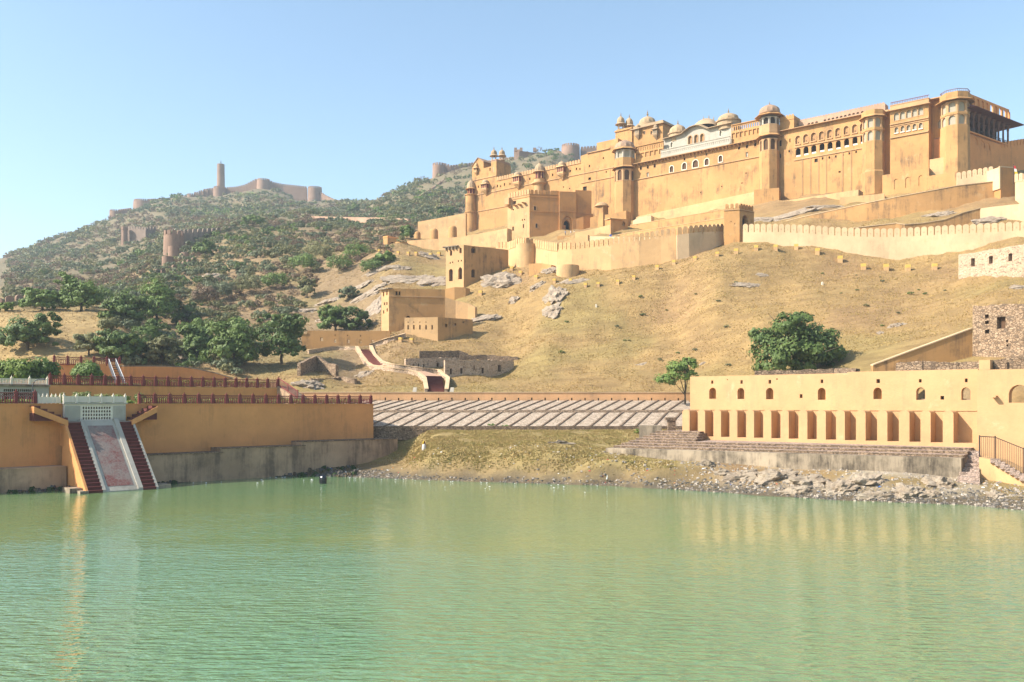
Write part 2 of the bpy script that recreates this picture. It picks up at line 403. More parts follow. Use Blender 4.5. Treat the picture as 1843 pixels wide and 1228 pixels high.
pave = np.interp(YS, [124, 136, 138, 146.3, 146.9, 156.6, 158, 161], [4.6, 6.0, 5.9, 8.0, 8.4, 10.1, 10.9, 12.4])
pm_ = (np.repeat(PXS[:, None], NR, 1) > 600) & (np.repeat(PXS[:, None], NR, 1) < 1305) & (YY > 124) & (YY < 161)
ZZ = np.where(pm_, np.minimum(ZZ, pave[None, :] + fz * .12), ZZ)
def tz_grid(px, Y):
    a = (px - PXS[0]) / 11.0; b = (math.log(max(Y, 7.01)) - UMIN) / (UMAX - UMIN) * (NR - 1)
    i = min(max(int(a), 0), NC - 2); j = min(max(int(b), 0), NR - 2); a = min(max(a - i, 0), 1); b = min(max(b - j, 0), 1)
    return ZZ[i, j] * (1 - a) * (1 - b) + ZZ[i + 1, j] * a * (1 - b) + ZZ[i, j + 1] * (1 - a) * b + ZZ[i + 1, j + 1] * a * b
def gz(x, y): return tz_grid(CX + x / y * F, y)
def ground(px, py, ymin=None):
    i = min(max((px - PXS[0]) / 11.0, 0), NC - 1.001); i0 = int(i); t = i - i0
    zc = ZZ[i0] * (1 - t) + ZZ[i0 + 1] * t
    pyc = HY - (zc - HC) * F / YS
    y0 = ymin or float(shoreY(px)) - 1
    for j in range(NR - 1):
        if YS[j + 1] < y0: continue
        if pyc[j + 1] <= py:
            d = pyc[j] - pyc[j + 1]; q = 0 if d <= 1e-6 else min(max((pyc[j] - py) / d, 0), 1)
            Y = YS[j] + (YS[j + 1] - YS[j]) * q
            return Vector(((px - CX) / F * Y, Y, HC + (HY - py) / F * Y)) if 0 < q else Vector(((px - CX) / F * Y, Y, zc[j]))
    return Vector(((px - CX) / F * y0, y0, tz_grid(px, y0)))

# soil and grass colours by place
pxg = np.repeat(PXS[:, None], NR, 1)
gold = np.array([.43, .270, .108]); olive = np.array([.31, .26, .085]); earth = np.array([.33, .22, .12]); mud = np.array([.12, .10, .075])
lawn = np.array([.41, .32, .125]); chalk = np.array([.58, .48, .36]); far = np.array([.19, .16, .095]); red = np.array([.24, .17, .105])
def sm(a, lo, hi): t = np.clip((a - lo) / (hi - lo), 0, 1); return t * t * (3 - 2 * t)
C = np.ones((NC, NR, 3)) * gold
gmask = sm(fb, .05, .45)[..., None]
C = C * (1 - gmask * .45) + olive * gmask * .45; bm_ = sm(-fb, .1, .5)[..., None] * .55; C = C * (1 - bm_) + np.array([.37, .215, .11]) * bm_
lm = (sm(760 - pxg, 0, 120) * sm(YY, 170, 185))[..., None]                     # left hill: brown earth under scrub
C = C * (1 - lm) + (earth * (1 - gmask * .5) + olive * gmask * .5) * lm
fm = sm(YY, 360, 520)[..., None]; C = C * (1 - fm) + (far * (1 - gmask * .4) + red * gmask * .4) * fm
fl = (sm(158 - YY, 0, 14) * sm(pxg, 500, 620) * sm(1330 - pxg, 0, 120))[..., None]; C = C * (1 - fl * .8) + (lawn * (1 - gmask * .35) + gold * gmask * .35) * fl * .8
lowz = (sm(2.9 - ZZ, 0, 1.6) * sm(pxg, 500, 620) * sm(1330 - pxg, 0, 120))[..., None] * .65; C = C * (1 - lowz) + np.array([.36, .235, .115]) * lowz
mound = (sm(YY, 168, 180) * sm(232 - YY, 0, 14) * sm(250 - pxg, 0, 60))[..., None]; C = C * (1 - mound) + np.array([.52, .35, .15]) * mound
ck = (sm(pxg, 1270, 1340) * sm(1800 - pxg, 0, 60) * sm(118 - YY, 0, 5) * sm(fz, -.5, .1))[..., None]; C = C * (1 - ck) + chalk * ck
zb = sm(ZZ, .25, 1.3)[..., None]; C = (mud * (1 - zb) + C * zb) * .76
me = bpy.data.meshes.new("terrain")
verts = np.stack([XX, YY, ZZ], -1).reshape(-1, 3)
idx = np.arange(NC * NR).reshape(NC, NR)
quads = np.stack([idx[:-1, :-1], idx[1:, :-1], idx[1:, 1:], idx[:-1, 1:]], -1).reshape(-1, 4)
me.from_pydata(verts.tolist(), [], quads.tolist()); me.update()
at = me.color_attributes.new("soil", 'FLOAT_COLOR', 'POINT')
at.data.foreach_set("color", np.concatenate([C.reshape(-1, 3), np.ones((NC * NR, 1))], 1).astype(np.float32).ravel())
me.polygons.foreach_set("use_smooth", [True] * len(me.polygons))
terr = bpy.data.objects.new("terrain", me); COL.objects.link(terr)
tag(terr, "dry golden and brown hillside rising from the lake shore to the ridge", kind="structure")
t = NT('soil_and_dry_grass'); ac = t.n.new("ShaderNodeVertexColor"); ac.layer_name = "soil"
n1 = t.noise(.9, 8, .75); n2 = t.noise(.22, 5, .65); n3 = t.noise(3.5, 5, .75)
c = t.mix(t.ramp(n1, .36, .66, 0, .6), ac.outputs[0], (.44, .32, .14), 'MIX')
c = t.mix(t.ramp(n1, .36, .66, 0, .75), ac.outputs[0], c)
c = t.mix(t.ramp(n2, .42, .66, 0, .6), c, t.mix(.5, ac.outputs[0], (.13, .085, .04)))
n4 = t.noise(.5, 5, .65, t.map((.22, .9, 1.1), R(-28))); c = t.mix(t.ramp(n4, .44, .62, 0, .75), c, t.mix(.5, ac.outputs[0], (.12, .075, .035)))
c = t.mix(t.ramp(n3, .56, .76, 0, .3), c, t.mix(.55, ac.outputs[0], (.10, .07, .035)))
t.color(c); t.bump(t.math('ADD', n1, t.math('MULTIPLY', n3, .3)), .8, .5); me.materials.append(t.mat)

g = MB(); g.quad((-9000, -3000, -3.2), (9000, -3000, -3.2), (9000, 12000, -3.2), (-9000, 12000, -3.2))
tag(g.build("ground", flat('plain_soil', (.26, .19, .1), scale=.05)), "flat brown plain around the lake and hills", kind="structure")

# ---------------------------------------------------------------- lake
w = MB(); w.quad((-420, -160, 0), (420, -160, 0), (420, 140, 0), (-420, 140, 0))
lake = w.build("lake", None, loc=(0, 0, 0)); tag(lake, "green rippled lake water filling the foreground", kind="structure")
t = NT('lake_water'); lake.data.materials.clear(); lake.data.materials.append(t.mat)
t.b.inputs["Roughness"].default_value = .04; t.b.inputs["IOR"].default_value = 2.0; t.b.inputs["Specular IOR Level"].default_value = .5
t.color(t.mix(t.ramp(t.noise(.03, 3), .35, .65), (.112, .21, .092), (.15, .22, .080)))
v1 = t.map((.55, 2.3, 1), R(9)); v2 = t.map((.9, 2.0, 1), R(-20)); v3 = t.map((.12, .3, 1), R(12))
h = t.math('ADD', t.noise(1.25, 2, .5, v1), t.math('MULTIPLY', t.noise(1.1, 3, .55, v2), .75))
sp_ = t.n.new('ShaderNodeSeparateXYZ'); t.l.new(t.pos, sp_.inputs[0]); calm = t.ramp(sp_.outputs[1], 38, 66, 1.0, .13)
gust = t.math('MULTIPLY', t.ramp(t.noise(.035, 3, .6), .35, .65, .45, 1.0), calm)
h = t.math('ADD', t.math('MULTIPLY', h, gust), t.math('MULTIPLY', t.math('MULTIPLY', t.noise(1.0, 2, .5, v3), calm), .7))
t.bump(h, 1.0, .34)
# ---------------------------------------------------------------- generic builders for masonry
def Z1(x, y): return (1000 + x / 4.1886, 140 + y / 4.1886)
def Z2(x, y): return (1400 + x / 4.1603, 140 + y / 4.1603)
def Z3(x, y): return (720 + x / 4.6075, 240 + y / 4.6075)
def ZL(x, y): return (830 + x / 7.444, 255 + y / 7.444)
def Z7(x, y): return (1090 + x / 6.136, 200 + y / 6.136)
def ZT(x, y): return (1680 + x / 7.2209, 150 + y / 7.2209)
def ZI(x, y): return (1430 + x / 9.447, 170 + y / 9.447)

MERLON = {}
def merlon_mesh(key, w, h, t, mat, point=False, loop=True):
    if key in MERLON: return MERLON[key]
    mb = MB(); fr = Fr(0, 0, 1, 0); fr.nx, fr.ny = 0, -1
    n = 7; r = w / 2; out = [(-r, -.4), (r, -.4)]
    for i in range(n + 1):
        a = math.pi * i / n; out.append((r * math.cos(a), h - r * .8 + r * .8 * math.sin(a)))
    holes = [rect(0, h * .3, w * .12, h * .1)] if loop else []
    panel(mb, fr, t / 2, out, holes, depth=.3, thick=t)
    me = bpy.data.meshes.new("merlon"); me.from_pydata([tuple(v) for v in mb.v], [], mb.f); me.materials.append(mat); me.update()
    MERLON[key] = me; return me

def polyline_pts(pts, pitch):
    out = []; acc = 0; tot = []
    for a, b in zip(pts[:-1], pts[1:]):
        L = (b - a).to_2d().length; tot.append(L)
    full = sum(tot); n = max(2, int(full / pitch)); st = full / n
    for k in range(n):
        q = (k + .5) * st
        for (a, b), L in zip(zip(pts[:-1], pts[1:]), tot):
            if q <= L: out.append((a.lerp(b, q / L), (b - a))); break
            q -= L
    return out

def put_merlons(parent, pts, pitch, h, t, mat, key, each=True, w=None):
    """pts: world points of the wall walk; one merlon object each, or one merged battlement"""
    me = merlon_mesh(key, w or pitch * .84, h, t, mat)
    lst = polyline_pts(pts, pitch)
    if each:
        for p, d in lst[:100]:
            o = bpy.data.objects.new("merlon", me); COL.objects.link(o); o.parent = parent
            o.location = p - WL[parent.name]; o.rotation_euler = (0, 0, math.atan2(d.y, d.x))
    else:
        mb = MB(); vv = [Vector(v.co) for v in me.vertices]; ff = [tuple(p.vertices) for p in me.polygons]
        for p, d in lst:
            a = math.atan2(d.y, d.x); c, s = math.cos(a), math.sin(a)
            mb.add([(p.x + v.x * c - v.y * s, p.y + v.x * s + v.y * c, p.z + v.z) for v in vv], ff)
        mb.build("battlement", mat, parent)

def strip(mb, pts, thick, cap=0.0, sub=1, batter=0.0):
    """wall along world points [(top Vector, bottom z)], front towards the camera"""
    n = len(pts); T = [p for p, _ in pts]; F0, B0, FT, BT = [], [], [], []
    for i in range(n):
        d = (T[min(i + 1, n - 1)] - T[max(i - 1, 0)]).to_2d().normalized(); nn = Vector((d.y, -d.x))
        p = T[i]; zb = pts[i][1]
        F0.append((p.x + nn.x * batter, p.y + nn.y * batter, zb)); FT.append(tuple(p))
        BT.append((p.x - nn.x * thick, p.y - nn.y * thick, p.z)); B0.append((p.x - nn.x * thick, p.y - nn.y * thick, zb))
    for i in range(n - 1):
        mb.add([F0[i], F0[i + 1], FT[i + 1], FT[i]], [(0, 1, 2, 3)])
        mb.add([FT[i], FT[i + 1], BT[i + 1], BT[i]], [(0, 1, 2, 3)])
        mb.add([B0[i + 1], B0[i], BT[i], BT[i + 1]], [(0, 1, 2, 3)])
    mb.quad(F0[0], FT[0], BT[0], B0[0]); mb.quad(F0[-1], B0[-1], BT[-1], FT[-1])

def densify(rows, step=14):
    out = []
    for a, b in zip(rows[:-1], rows[1:]):
        n = max(1, int(abs(b[0] - a[0]) / step))
        for k in range(n):
            t = k / n; out.append(tuple(a[i] + (b[i] - a[i]) * t for i in range(len(a))))
    out.append(rows[-1]); return out

def wall(name, label, rows, thick, mat, cat="wall", merl=None, group=None, drop=3.0, batter=0.0, parent=None, coping=None, pname='wall'):
    """rows: (px, row of the top edge, distance); the wall goes down into the ground"""
    rows = densify(rows); top = [P(*r) for r in rows]
    pts = [(p, min(gz(p.x, p.y), p.z - .5) - drop) for p in top]
    base = top[len(top) // 2]
    th = parent or thing(name, label, cat, (base.x, base.y, gz(base.x, base.y)), group)
    mb = MB(); strip(mb, pts, thick, batter=batter); mb.build(pname, mat, th)
    if merl:
        pitch, h, t, each = merl[:4]; put_merlons(th, [p + Vector((0, t * .5 + .05, 0)) for p in top], pitch, h, t, merl[4] if len(merl) > 4 else mat, name + str(id(rows)), each)
    if coping:
        mc = MB(); cp = [(p + Vector((0, -.12, .18)), p.z + .003) for p in top]; strip(mc, cp, thick + .3); mc.build('coping', coping, th)
    return th

FL = Fr(79, 285, .77, -.64)
def cornice(mb, s0, s1, z, h=.3, out=.25, fr=FL, w=0): mb.box(fr, s0, s1, w - .05, w + out, z, z + h)

def jharokha(parent, fr, px, top, eave, sill, bottom, wpx, mat, pane, proj=1.3, w=0, dome=None):
    s = fr.s(px, w); hw = (fr.s(px + wpx / 2, w) - fr.s(px - wpx / 2, w)) / 2
    zt, ze, zs, zb = (fr.z(px, y, w) for y in (top, eave, sill, bottom))
    mb = MB(); mb.box(fr, s - hw, s + hw, w, w + proj, zs - .25, zs + .35)                    # floor and dado
    for a in (-1, -.33, .33, 1):
        c = s + a * (hw - .1); mb.box(fr, c - .1, c + .1, w + proj - .2, w + proj, zs + .35, ze)
    for a in (-1, 1): mb.box(fr, s + a * (hw - .1) - .1, s + a * (hw - .1) + .1, w, w + .2, zs + .35, ze)
    o = mb.build('balcony', mat, parent)
    b = MB()                                                                                   # stepped corbel
    for k in range(5):
        f = 1 - k * .18; zz = zs - .25 - (zs - .25 - zb) * k / 5; z2 = zs - .25 - (zs - .25 - zb) * (k + 1) / 5
        b.box(fr, s - hw * f + .04, s + hw * f - .04, w, w + proj * (f - .08), z2, zz)
    b.build('bracket', mat, o)
    q = MB(); q.box(fr, s - hw + .1, s + hw - .1, w, w + proj - .12, zs + .3, ze - .02); q.build('lattice_window', pane, o)
    e = MB(); e.hexa([fr.pt(s - hw - .55, w + proj + .55, ze - .2), fr.pt(s + hw + .55, w + proj + .55, ze - .2), fr.pt(s + hw + .55, w, ze - .05), fr.pt(s - hw - .55, w, ze - .05),
                      fr.pt(s - hw, w + proj, ze + .35), fr.pt(s + hw, w + proj, ze + .35), fr.pt(s + hw, w, ze + .4), fr.pt(s - hw, w, ze + .4)]); e.build('eave', mat, o)
    c = fr.pt(s, w + proj * .35, 0); d = MB(); d.sm = True; r = hw * .95; h = zt - ze - .5
    d.lathe(c.x, c.y, [(r, ze + .36)] + dome_prof(r * .98, h * .75, ze + .5, 7, .1), 14); finial(d, c.x, c.y, ze + .5 + h * .72, h * .45)
    d.build('dome', dome or mat, o)
    return o

def round_turret(name, label, px, w, fr, r, prof_rows, kiosk, eave_row, dome_row, mat, pane, fin=1.4, ncol=8, base=None):
    """prof_rows: (radius, image row) from the ground upwards; kiosk: (row of sill, row of head)"""
    s = fr.s(px, w); c = fr.pt(s, w, 0); Y = c.y; zz = lambda py: HC + (HY - py) / F * Y
    t = thing(name, label, "turret", (c.x, c.y, zz(prof_rows[0][1])))
    mb = MB(); mb.sm = True; mb.lathe(c.x, c.y, [(a, zz(b)) for a, b in prof_rows], 24); mb.build('shaft', mat, t)
    z0, z1 = zz(kiosk[0]), zz(kiosk[1])
    q = MB(); q.lathe(c.x, c.y, [(r * .82, z0 - .02), (r * .82, z1)], 8, R(22.5)); q.build('lattice_window', pane, t)
    for k in range(ncol):
        a = 2 * math.pi * (k + .5) / ncol; m = MB(); m.lathe(c.x + r * .88 * math.cos(a), c.y + r * .88 * math.sin(a), [(.14, z0), (.11, (z0 + z1) / 2), (.14, z1)], 6); m.build('column', mat, t)
    e = MB(); e.lathe(c.x, c.y, [(r * .85, z1 - .01), (r * 1.35, z1 - .12), (r * 1.38, z1), (r * 1.02, z1 + .4)], 16); e.build('eave', mat, t)
    add_dome(t, c.x, c.y, z1 + .42, r * .98, zz(dome_row) - z1 - .4, M['dome'], M['brass'], fin)
    return t

def chhatri(name, label, c, z0, r, zcol, ztop, mat, n=4, fin=1.5, base_h=.25, group=None):
    t = thing(name, label, "pavilion", (c.x, c.y, z0), group)
    mb = MB(); mb.lathe(c.x, c.y, [(r * 1.15, z0), (r * 1.15, z0 + base_h)], n * 2 if n == 4 else n, R(22.5)); mb.build('base', mat, t)
    for k in range(n):
        a = 2 * math.pi * (k + .5) / n + R(5); m = MB(); m.lathe(c.x + r * .9 * math.cos(a), c.y + r * .9 * math.sin(a), [(.24, z0 + base_h), (.16, z0 + base_h + .2), (.16, zcol - .2), (.24, zcol)], 6); m.build('column', mat, t)
    e = MB(); e.lathe(c.x, c.y, [(r * .9, zcol - .01), (r * 1.55, zcol - .15), (r * 1.58, zcol - .02), (r * 1.05, zcol + .55), (r * 1.08, zcol + .9)], 16); e.build('eave', mat, t)
    add_dome(t, c.x, c.y, zcol + .9, r * 1.02, ztop - zcol - .9, M['dome'], M['brass'], fin, 16)
    return t

def octa(name, label, px, wc, r, zbase_row, levels, mat, cat="tower", rb=None):
    s = FL.s(px, wc); c = FL.pt(s, wc, 0); phi = math.atan2(FL.ny, FL.nx); ap = r * math.cos(R(22.5)); hb = r * math.sin(R(22.5))
    Yf = c.y - .8 * r; zz = lambda py: HC + (HY - py) / F * Yf
    t = thing(name, label, cat, (c.x, c.y, zz(zbase_row))); rot = phi + R(22.5)
    for lv in levels:
        k = lv[0]
        if k == 'shaft':
            mb = MB(); mb.lathe(c.x, c.y, [(r * q, zz(y)) for y, q in lv[1]], 8, rot); mb.build(lv[2] if len(lv) > 2 else 'shaft', lv[3] if len(lv) > 3 else mat, t)
        elif k == 'win':
            _, y0, y1, q, wf, hf, pane, fmat = lv; z0, z1 = zz(y0), zz(y1); body = MB(); polys = []
            for j in range(8):
                a = phi + j * math.pi / 4; nx, ny = math.cos(a), math.sin(a); fr = Fr(c.x + nx * ap * q, c.y + ny * ap * q, -ny, nx); h2 = hb * q
                wn_ = []
                if j in (6, 7, 0, 1, 2): wn_ = [arch(0, z0 + (z1 - z0) * .06, 2 * h2 * wf, (z1 - z0) * hf)]; polys.append((fr, wn_[0]))
                panel(body, fr, 0, [(-h2, z0), (h2, z0), (h2, z1), (-h2, z1)], [], wn_, depth=.4)
            body.build('arcade_storey', fmat, t)
            for fr, p in polys: pane_part(fr, 0, p, t, pane, depth=.4)
        elif k == 'eave':
            z = zz(lv[1]); q = lv[2]; mb = MB(); mb.lathe(c.x, c.y, [(r * .98, z - .05), (r * q, z - .35), (r * q, z - .2), (r * 1.0, z + .45)], 8, rot); mb.build('eave', lv[3] if len(lv) > 3 else mat, t)
        elif k == 'dome': add_dome(t, c.x, c.y, zz(lv[1]), r * lv[2], zz(lv[3]) - zz(lv[1]), lv[4], M['brass'], lv[5], 24)
        elif k == 'rail':
            z0, z1, q = zz(lv[1]), zz(lv[2]), lv[3]; mb = MB()
            mb.lathe(c.x, c.y, [(r * q, z1 - .12), (r * q, z1), (r * q - .12, z1), (r * q - .12, z1 - .12)], 8, rot, caps=False)
            for j in range(40):
                a = rot + 2 * math.pi * j / 40; cc = r * q * .94; mb.lathe(c.x + cc * math.cos(a), c.y + cc * math.sin(a), [(.05, z0), (.05, z1 - .1)], 4)
            mb.build('railing', M['maroon'], t)
    return t, c, zz

# ---------------------------------------------------------------- the palace: left wing
A = lambda px, py, w=0: FL.sz(px, py, w)
base = FL.pt(FL.s(960), 0, 76)
lw = thing("palace_wing", "tall plain ochre palace wing with jutting balconies left of the gate bastion", "palace", base)
zlow = 66
outer = [(FL.s(848), zlow), (FL.s(1106), zlow), A(1106, 268), A(1076, 270.5), A(1045, 281), A(1045, 291.5), A(893.4, 323), A(893.4, 290), A(884, 291.5), A(884, 299.5), A(870.3, 303), A(870, 291), A(860.6, 284.5), A(849.8, 299.7), (FL.s(849.8), zlow)]
wins = []
for x, y, a, b in [(231, 606, 2, 4.4), (437, 617, 2, 4), (484, 597, 2.2, 5), (529, 600, 2, 3.6), (580, 576, 2.2, 5), (654, 568, 2, 4), (919, 500, 2.6, 4.8), (1225, 447, 2.4, 4.6), (387, 372, 2.2, 5.6), (431, 360, 2, 5), (431, 396, 1.8, 2.4)]:
    wins.append(wpoly(FL, 0, *ZL(x, y), a, b, 'r'))
for x, y, a, b in [(1413, 312, 2.2, 3.4), (1463, 296, 2.4, 4.6), (1492, 297, 2.2, 4), (1570, 272, 2.4, 4.2), (1572, 377, 4.6, 4.6), (1355, 446, 2, 2.2), (1407, 458, 2, 2.4), (1686, 206, 2.2, 3.2), (1710, 320, 2.2, 3), (1532, 460, 7, 8)]:
    wins.append(wpoly(FL, 0, *Z3(x, y), a, b, 'r'))
mb = MB(); panel(mb, FL, 0, outer, [], wins, depth=.6, thick=9.0); mb.build('wall', M['ochre'], lw)
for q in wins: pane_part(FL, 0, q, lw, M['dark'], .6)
mb = MB()
s0, s1 = FL.s(862), FL.s(1104)
cornice(mb, FL.s(850.5), s1, FL.z(900, 343.5)); cornice(mb, FL.s(850.5), FL.s(1010), FL.z(900, 374), .25)
cornice(mb, FL.s(850.5), FL.s(893), FL.z(870, 322)); cornice(mb, FL.s(894), FL.s(1045), FL.z(970, 310), .22)
cornice(mb, FL.s(1046), FL.s(1104), FL.z(1075, 325), .25)
mb.build('string_course', M['band'], lw)
mb = MB()
for px_, ya, yb in ((1097, 300, 366), (1072, 308, 368), (1051, 300, 330), (1085, 330, 352)): mb.box(FL, FL.s(px_), FL.s(px_) + .45, 0, .07, FL.z(px_, yb), FL.z(px_, ya))
mb.build('drain_channel', M['stained'], lw)
put_merlons(lw, [FL.pt(FL.s(894), .02, FL.z(894, 323)), FL.pt(FL.s(1044.5), .02, FL.z(1044.5, 291.5))], 1.25, .95, .35, M['band'], 'lw', each=False)
# pitched roof and square stair tower behind the gable
mb = MB(); q = [FL.pt(*[(FL.s(849), 0.35, FL.z(849.8, 299.7) + .1), (FL.s(860.6), .35, FL.z(860.6, 284.0) + .1), (FL.s(871), .35, FL.z(870, 291) + .1)][i]) for i in range(3)]
bk = Vector((-FL.nx * 9, -FL.ny * 9, 0))
for a, b in ((0, 1), (1, 2)):
    mb.hexa([q[a] - Vector((0, 0, .25)), q[b] - Vector((0, 0, .25)), q[b] + bk - Vector((0, 0, .25)), q[a] + bk - Vector((0, 0, .25)), q[a], q[b], q[b] + bk, q[a] + bk])
mb.build('roof', M['domed'], lw)
mb = MB(); mb.box(FL, FL.s(884) + .02, FL.s(893.3) - .02, -8.4, -.01, FL.z(889, 330), FL.z(889, 289)); mb.box(FL, FL.s(883.3), FL.s(894), -8.6, .15, FL.z(889, 289), FL.z(889, 287.6)); mb.build('stair_tower', M['pinkw'], lw)
jharokha(lw, FL, 858, 291, 303, 309.5, 316, 5, M['ochre2'], M['dark'], 1.0)
jharokha(lw, FL, 875.5, 322, 332.5, 341.5, 352, 9.5, M['ochre2'], M['maroon'], 1.8, dome=M['dome'])
jharokha(lw, FL, 933.5, 308, 319, 330, 341, 11, M['ochre2'], M['maroon'], 1.9, dome=M['dome'])
jharokha(lw, FL, 1013, 289, 301.5, 313, 324.5, 11.5, M['ochre2'], M['maroon'], 1.9, dome=M['dome'])
# upper block set back above the right end of the wing
mb = MB(); ww = -7; mb.box(FL, FL.s(1074, ww), FL.s(1112, ww), ww - 8, ww, 84, FL.z(1090, 254, ww)); mb.build('upper_block', M['ochre'], lw)
mb = MB(); mb.box(FL, FL.s(1060, -1), FL.s(1100, -1), -1, .5, FL.z(1080, 272), FL.z(1080, 270.8)); mb.build('coping', M['band'], lw)

round_turret("round_turret", "slim round turret with lattice kiosk at the far left end of the palace", 848, .6, FL, 1.75,
             [(2.7, 436), (2.55, 400), (2.5, 384.5), (2.75, 384), (2.75, 382.5), (2.35, 382), (2.25, 353), (2.6, 352.6), (2.6, 351), (1.9, 350.8)], (351, 341), 340, 325.5, M['ochre'], M['maroon'], 1.0)
round_turret("round_turret", "stout domed turret bulging from the middle of the long wing wall", 971, .9, FL, 1.9,
             [(1.9, 372), (2.0, 336), (2.1, 334), (3.0, 331.5), (3.0, 329.5), (2.2, 329), (2.15, 323.5), (2.35, 323)], (323.5, 310.5), 309, 295, M['ochre2'], M['maroon'], 1.6)
for px, w_, lab in ((893, -3.0, "slender domed rooftop pavilion on the square stair tower, larger and nearer the gable"), (909.5, -7.5, "smaller domed rooftop pavilion on the back corner of the square stair tower")):
    s_ = FL.s(px - (6 if px > 900 else 4), w_); c = FL.pt(s_, w_, 0); zz = lambda y: HC + (HY - y) / F * c.y
    chhatri("rooftop_pavilion", lab, c, zz(290), 1.15, zz(281), zz(270), M['dome'], 4, 1.6, group="domed pavilions on the stair tower")

# ---------------------------------------------------------------- main wall with white pavilion above
mw = thing("palace_wall", "huge bare ochre palace wall below the white rooftop pavilion", "palace", FL.pt(FL.s(1255), 0, 74))
za = 94.9
wins, frames = [], []
for x, y, a, b in [(874, 690, 28, 50), (970, 668, 32, 52), (1054, 650, 42, 58), (1139, 636, 32, 52), (1243, 612, 28, 50)]: frames.append(wpoly(FL, 0, *Z1(x, y), a / 4.19, b / 4.19))
for x, y, a, b in [(643, 680, 16, 30), (695, 672, 16, 28), (747, 664, 16, 28), (972, 613, 13, 22), (1137, 579, 12, 20), (1383, 529, 16, 26), (1443, 517, 18, 28), (1505, 503, 18, 28)]: wins.append(wpoly(FL, 0, *Z1(x, y), a / 4.19, b / 4.19))
sq = [wpoly(FL, 0, *Z1(x, y), a / 4.19, b / 4.19, 'r') for x, y, a, b in [(695, 733, 17, 36), (1442, 580, 18, 36), (1053, 598, 12, 14)]]
holes = [wpoly(FL, 0, *Z1(x, y), 2, 2.4, 'r') for x, y in [(1252, 820), (1405, 795), (1436, 720), (1095, 865), (1405, 1010 - 215), (1620, 600)]]
mb = MB(); panel(mb, FL, 0, [(FL.s(1130), 62), (FL.s(1385), 62), (FL.s(1385), za), (FL.s(1130), za)], holes, wins + frames + sq, depth=.6, thick=8.0); mb.build('wall', M['ochre'], mw)
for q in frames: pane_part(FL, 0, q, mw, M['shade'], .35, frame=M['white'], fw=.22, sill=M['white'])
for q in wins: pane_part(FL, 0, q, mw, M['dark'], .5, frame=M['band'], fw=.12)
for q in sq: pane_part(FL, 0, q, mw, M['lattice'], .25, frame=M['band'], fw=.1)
mb = MB(); cornice(mb, FL.s(1130), FL.s(1385), 89.25, .28, .3); mb.build('string_course', M['band'], mw)
mb = MB()                                             # battered foot of the wall in two sloping courses
for (xa, ya, xb, yb, o) in ((1146, 391, 1372, 343, .7), (1146, 399, 1372, 357, 1.7), (1146, 404, 1372, 372, 2.8)):
    a, b = FL.s(xa), FL.s(xb); z0, z1 = FL.z(xa, ya, o), FL.z(xb, yb, o)
    mb.hexa([FL.pt(a, o + 1.2, 60), FL.pt(b, o + 1.2, 60), FL.pt(b, -.5, 60), FL.pt(a, -.5, 60), FL.pt(a, o, z0), FL.pt(b, o, z1), FL.pt(b, -.5, z1 + .5), FL.pt(a, -.5, z0 + .5)])
mb.build('battered_foot', M['ochre2'], mw)
mb = MB(); s0, s1 = FL.s(1141), FL.s(1369)               # eave on brackets along the whole front
mb.hexa([FL.pt(s0, 1.5, za - .25), FL.pt(s1, 1.5, za - .25), FL.pt(s1, -.2, za + .05), FL.pt(s0, -.2, za + .05), FL.pt(s0, 1.5, za - .1), FL.pt(s1, 1.5, za - .1), FL.pt(s1, -.2, za + .35), FL.pt(s0, -.2, za + .35)])
mb.build('eave', M['band'], mw)
mb = MB(); k = s0 + .5
while k < s1:
    mb.hexa([FL.pt(k, .15, za - 1.1), FL.pt(k + .3, .15, za - 1.1), FL.pt(k + .3, 0, za - 1.1), FL.pt(k, 0, za - 1.1), FL.pt(k, 1.2, za - .22), FL.pt(k + .3, 1.2, za - .22), FL.pt(k + .3, 0, za - .22), FL.pt(k, 0, za - .22)]); k += 1.35
mb.build('bracket_row', M['band'], mw)
# solid and pierced parapets left and right of the pavilion
for xa, xb, ytop_a, ytop_b, n in ((1143, 1193, 265, 254.5, 6), (1315.5, 1369, 225.5, 216, 7)):
    a, b = FL.s(xa), FL.s(xb); zt = FL.z((xa + xb) / 2, (ytop_a + ytop_b) / 2)
    hs = []; L = b - a; zm = za + (zt - za) * .52
    for i in range(2 * n):
        c = a + L * (i + .5) / (2 * n); hs.append(rect(c, zt - 1.75, L / (2 * n) * .62, 1.25))
    for i in range(n): hs.append(rect(a + L * (i + .5) / n, zm - 1.2, L / n * .78, 1.7))
    mb = MB(); panel(mb, FL, -.3, [(a, za + .2), (b, za + .2), (b, zt), (a, zt)], [h for h in hs[2 * n:]], hs[:2 * n], depth=.35, thick=.4); mb.box(FL, a, b, -.75, .05, zt, zt + .22)
    mb.build('pierced_parapet', M['ochre'], mw)
    mb = MB(); mb.box(FL, a - 1, b + 1, -9, -5.5, za - 2, zt - .2); mb.build('back_room', M['ochre'], mw)
